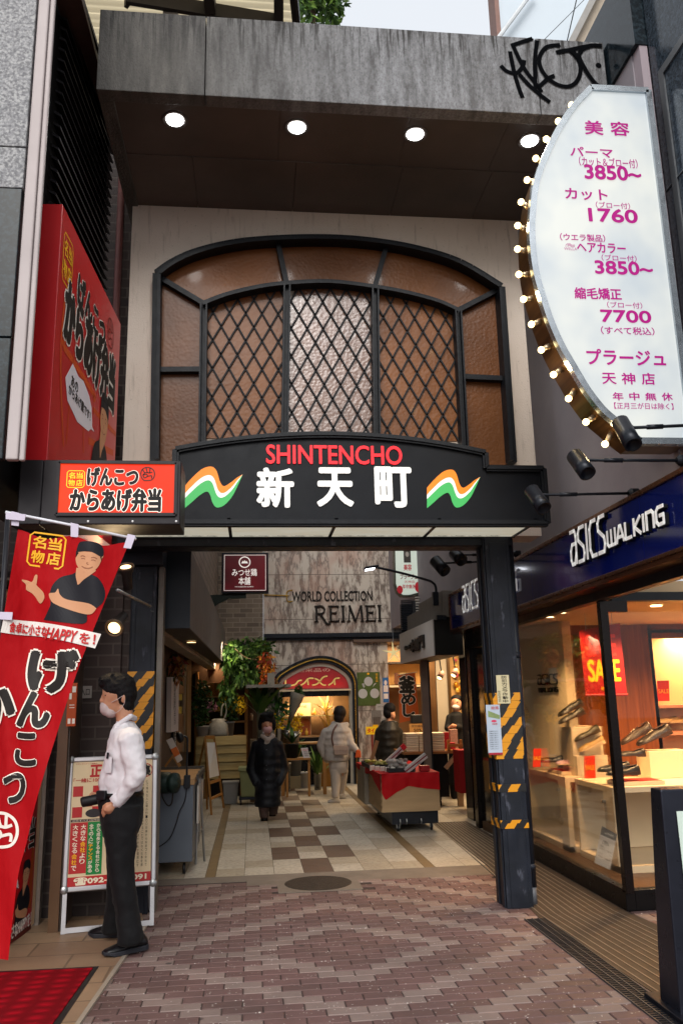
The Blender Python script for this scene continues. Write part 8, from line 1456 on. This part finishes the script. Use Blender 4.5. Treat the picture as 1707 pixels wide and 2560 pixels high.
# person in pale down jacket --------------------------------------------------
pY_ = 13.45; pj = thing('person', 'person in a pale puffy jacket and cream trousers seen from behind', 'person', zz(775, 1843)); P3 = lambda x, y, Y=pY_: yy(x, y, Y)
PJK = cloth('pale_jacket', '#a79d95', '#bab1a9', 9, .35, .6)
blob('body', [('cap', P3(776, 1672), .07, P3(777, 1760), .10), ('cap', P3(785, 1685), .06, P3(803, 1708, pY_ - .06), .04), ('cap', P3(803, 1708, pY_ - .06), .04, P3(818, 1722, pY_ - .1), .032), ('cap', P3(771, 1770), .05, P3(770, 1825, pY_ - .05), .035), ('cap', P3(786, 1770), .05, P3(783, 1815, pY_ + .18), .035), ('ell', P3(781, 1640), (.085, .095, .12)), ('cap', P3(779, 1655), .05, P3(776, 1672), .06), ('cap', P3(818, 1722, pY_ - .1), .035, P3(824, 1728, pY_ - .12), .035)] + [('cap', P3(822, 1726 + k * 2.2, pY_ - .12), .011, P3(828, 1729 + k * 2.2, pY_ - .14), .010) for k in range(4)] + [('cap', P3(820, 1722, pY_ - .14), .012, P3(827, 1722, pY_ - .16), .010)], .012, SKINM, pj, 2)
blob('hair', [('ell', P3(780, 1636, pY_ - .01), (.105, .115, .115)), ('ell', P3(778, 1648, pY_ - .03), (.09, .09, .085))], .013, M('#1d1210', .6, 0, .2, 40), pj, 2)
rows = [(1660, 764, 795, .11), (1668, 752, 800, .14)]; y = 1678
while y < 1745: rows += [(y, 742 + (y > 1715) * 2, 804, .19), (y + 7, 744, 802, .177)]; y += 15
rows += [(1748, 750, 802, .16)]
cj = [('rings', [pring(yq, a, b, d, pY_) for yq, a, b, d in rows])]
def puff(p0, p1, r0, r1, n=5):
    o = []; p0, p1 = Vector(p0), Vector(p1)
    for k in range(n): a, b = k / n, (k + 1) / n; o += [('cap', p0 + (p1 - p0) * (a + .15 / n), r0 + (r1 - r0) * a, p0 + (p1 - p0) * (b - .15 / n), r0 + (r1 - r0) * b)]
    return o
cj += puff(P3(750, 1682), P3(738, 1715, pY_ + .05), .09, .08, 3) + puff(P3(738, 1715, pY_ + .05), P3(752, 1745, pY_ + .08), .078, .065, 2) + puff(P3(795, 1682), P3(803, 1708, pY_ - .06), .09, .08, 3) + puff(P3(803, 1708, pY_ - .06), P3(818, 1722, pY_ - .1), .075, .055, 2)
cj += [('cap', P3(766, 1662, pY_ + .02), .045, P3(780, 1668, pY_ - .1), .05), ('cap', P3(780, 1668, pY_ - .1), .05, P3(796, 1664, pY_ - .02), .045)]
blob('jacket', cj, .014, PJK, pj, 2, (.1, .02))
TR3 = cloth('cream_trousers', '#aea296', '#bdb1a6', 8, .4)
blob('trousers', [('rings', [pring(1742, 754, 800, .15, pY_), pring(1760, 755, 800, .15, pY_), pring(1775, 757, 798, .12, pY_)]), ('rings', [pring(1768, 757, 784, .1, pY_ - .03), pring(1800, 760, 782, .085, pY_ - .04), pring(1832, 762, 778, .07, pY_ - .05)]), ('rings', [pring(1768, 775, 800, .1, pY_ + .05), pring(1795, 774, 796, .08, pY_ + .12), pring(1822, 776, 790, .065, pY_ + .2)])], .013, TR3, pj, 2)
for (x, y) in ((770, 1843), (783, 1834)): p = zz(x, y); obj('shoe', MB().loft([ring(p + Vector((-.02 + yq, .0, zq)), rx, ry, 14) for yq, zq, rx, ry in ((0, 0, .10, .05), (0, .035, .10, .05), (.03, .06, .06, .045), (.04, .09, .05, .04))]), M('#b5b1ae', .5), pj, True)
sb_ = thing('shoulder_bag', 'small beige shoulder bag hanging behind the person in the pale jacket', 'bag', P3(783, 1720, pY_ - .2)); bq = [P3(x, y, pY_ - .235) for x, y in ((767, 1734), (798, 1734), (800, 1714), (765, 1712))]
obj('bag', MB().prism(bq, (0, .06, 0)), M('#a08a7c', .5, 0, .08), sb_, bev=.012); obj('flap', MB().prism([p - Vector((0, .006, 0)) for p in [bq[3] + (bq[0] - bq[3]) * .45, bq[2] + (bq[1] - bq[2]) * .45, bq[2], bq[3]]], (0, .005, 0)), M('#ab9484', .5), sb_); obj('strap', MB().tube(smooth_pts([tuple(P3(766, 1714, pY_ - .215)), tuple(P3(762, 1695, pY_ - .215)), tuple(P3(766, 1676, pY_ - .2)), tuple(P3(774, 1664, pY_ - .15))], 5), .012, 6), M('#5a3a30', .5), sb_)
tag(obj('orange_bag', MB().hexa([P3(815, 1740, pY_ - .18), P3(829, 1740, pY_ - .18), P3(829, 1740, pY_ - .1), P3(815, 1740, pY_ - .1), P3(818, 1722, pY_ - .17), P3(828, 1724, pY_ - .17), P3(828, 1724, pY_ - .12), P3(818, 1722, pY_ - .12)]), M('#c8521a', .5, 0, .15, 12, .3, 30), None, bev=.01), 'small orange bag held over the cart by the person in the pale jacket', 'bag')
# person in dark jacket -------------------------------------------------------
dY = 13.9; dj = thing('person', 'person with short black hair in a dark padded jacket standing behind the cart', 'person', (yy(893, 1700, dY).x, dY, 0)); P4 = lambda x, y, Y=dY: yy(x, y, Y)
blob('body', [('cap', P4(892, 1668), .07, P4(893, 1760), .1), ('ell', P4(895, 1634), (.085, .10, .125)), ('ell', P4(901, 1642, dY - .03), (.05, .06, .07)), ('cap', P4(894, 1650), .055, P4(892, 1668), .062), ('ell', P4(898, 1638, dY - .09), (.012, .018, .03))], .013, SKINM, dj, 2); blob('hair', [('ell', P4(894, 1627, dY - .005), (.105, .12, .10)), ('ell', P4(890, 1637, dY - .02), (.08, .10, .095))], .013, HAIRM, dj, 2)
DJM = cloth('dark_jacket', '#15130f', '#221f1a', 9, .4, .5); rows = [(1655, 880, 906, .12), (1664, 872, 914, .15)]; y = 1676
while y < 1745: rows += [(y, 866, 918, .2), (y + 8, 868, 916, .187)]; y += 17
rows += [(1750, 870, 914, .17)]
blob('jacket', [('rings', [pring(yq, a, b, d, dY) for yq, a, b, d in rows])] + puff(P4(873, 1680), P4(866, 1720), .09, .075, 4) + puff(P4(866, 1720), P4(874, 1750, dY + .1), .07, .06, 2) + puff(P4(912, 1680), P4(920, 1718, dY + .02), .09, .075, 4) + puff(P4(920, 1718, dY + .02), P4(914, 1748, dY + .12), .07, .06, 2) + [('cap', P4(880, 1660), .05, P4(908, 1662), .05)], .014, DJM, dj, 2, (.1, .02))
blob('trousers', [('rings', [ring((P4(893, 1750).x, dY, z), rx, .14) for z, rx in ((.86, .19), (.7, .18), (.62, .16))]), ('cap', Vector((P4(893, 1750).x - .09, dY, .7)), .09, Vector((P4(893, 1750).x - .1, dY, .07)), .06), ('cap', Vector((P4(893, 1750).x + .09, dY, .7)), .09, Vector((P4(893, 1750).x + .1, dY + .05, .07)), .06)], .014, TRS, dj, 2)
for sx in (-.1, .1): obj('shoe', MB().loft([ring((P4(893, 1750).x + sx, dY - .03, z), .05, l, 14) for z, l in ((0, .13), (.04, .13), (.08, .07))]), BLK, dj, True)
# shop assistant ---------------------------------------------------------------
cY = 13.55; sa = thing('person', 'shop assistant in black with a white mask holding hands together at the goods table', 'person', (yy(1047, 1640, cY).x, cY, 0)); P5 = lambda x, y, Y=cY: yy(x, y, Y)
hands = [('cap', P5(1032, 1672, cY - .2), .03, P5(1038, 1667, cY - .24), .03), ('cap', P5(1046, 1668, cY - .2), .03, P5(1040, 1666, cY - .25), .03)] + [('cap', P5(1036, 1664 + 2 * k, cY - .25), .010, P5(1042, 1664 + 2 * k, cY - .27), .010) for k in range(4)]
hands += [('cap', P5(1047, 1642), .06, P5(1047, 1700), .08), ('cap', P5(1036, 1650), .04, P5(1028, 1672, cY - .02), .035), ('cap', P5(1028, 1672, cY - .02), .035, P5(1032, 1672, cY - .2), .03), ('cap', P5(1036, 1650), .05, P5(1047, 1655), .06), ('cap', P5(1058, 1650), .04, P5(1065, 1672, cY - .02), .035), ('cap', P5(1065, 1672, cY - .02), .035, P5(1046, 1668, cY - .2), .03), ('cap', P5(1058, 1650), .05, P5(1047, 1655), .06)]
blob('body', [('ell', P5(1047, 1616), (.085, .095, .12)), ('cap', P5(1047, 1630), .05, P5(1047, 1642), .055)] + hands, .012, SKINM, sa, 2); blob('hair', [('ell', P5(1048, 1605, cY + .03), (.095, .105, .075)), ('ell', P5(1050, 1618, cY + .05), (.09, .08, .10))], .013, HAIRM, sa, 2); blob('face_mask', [('ell', P5(1046, 1624, cY - .05), (.068, .065, .05))], .01, M('#b5b0ac', .8), sa, 2)
for x in (1040, 1050): obj('eye', MB().sphere(P5(x, 1612, cY - .095), (.012, .006, .006), 5), M('#140e0c', .4), sa, True)
BKC = cloth('black_uniform', '#0a0a0c', '#141416', 8, .4)
blob('uniform', [('rings', [pring(1634, 1038, 1056, .07, cY), pring(1642, 1030, 1062, .12, cY), pring(1660, 1029, 1064, .14, cY), pring(1685, 1032, 1062, .13, cY), pring(1720, 1030, 1064, .14, cY), pring(1800, 1030, 1064, .14, cY)]), ('cap', P5(1032, 1648), .06, P5(1027, 1672, cY - .02), .055), ('cap', P5(1027, 1672, cY - .02), .05, P5(1034, 1672, cY - .2), .04), ('cap', P5(1062, 1648), .06, P5(1066, 1672, cY - .02), .055), ('cap', P5(1066, 1672, cY - .02), .05, P5(1047, 1669, cY - .2), .04), ('cap', P5(1040, 1780), .08, Vector((P5(1040, 1780).x, cY, .05)), .06), ('cap', P5(1054, 1780), .08, Vector((P5(1054, 1780).x, cY, .05)), .06)], .013, BKC, sa, 2)
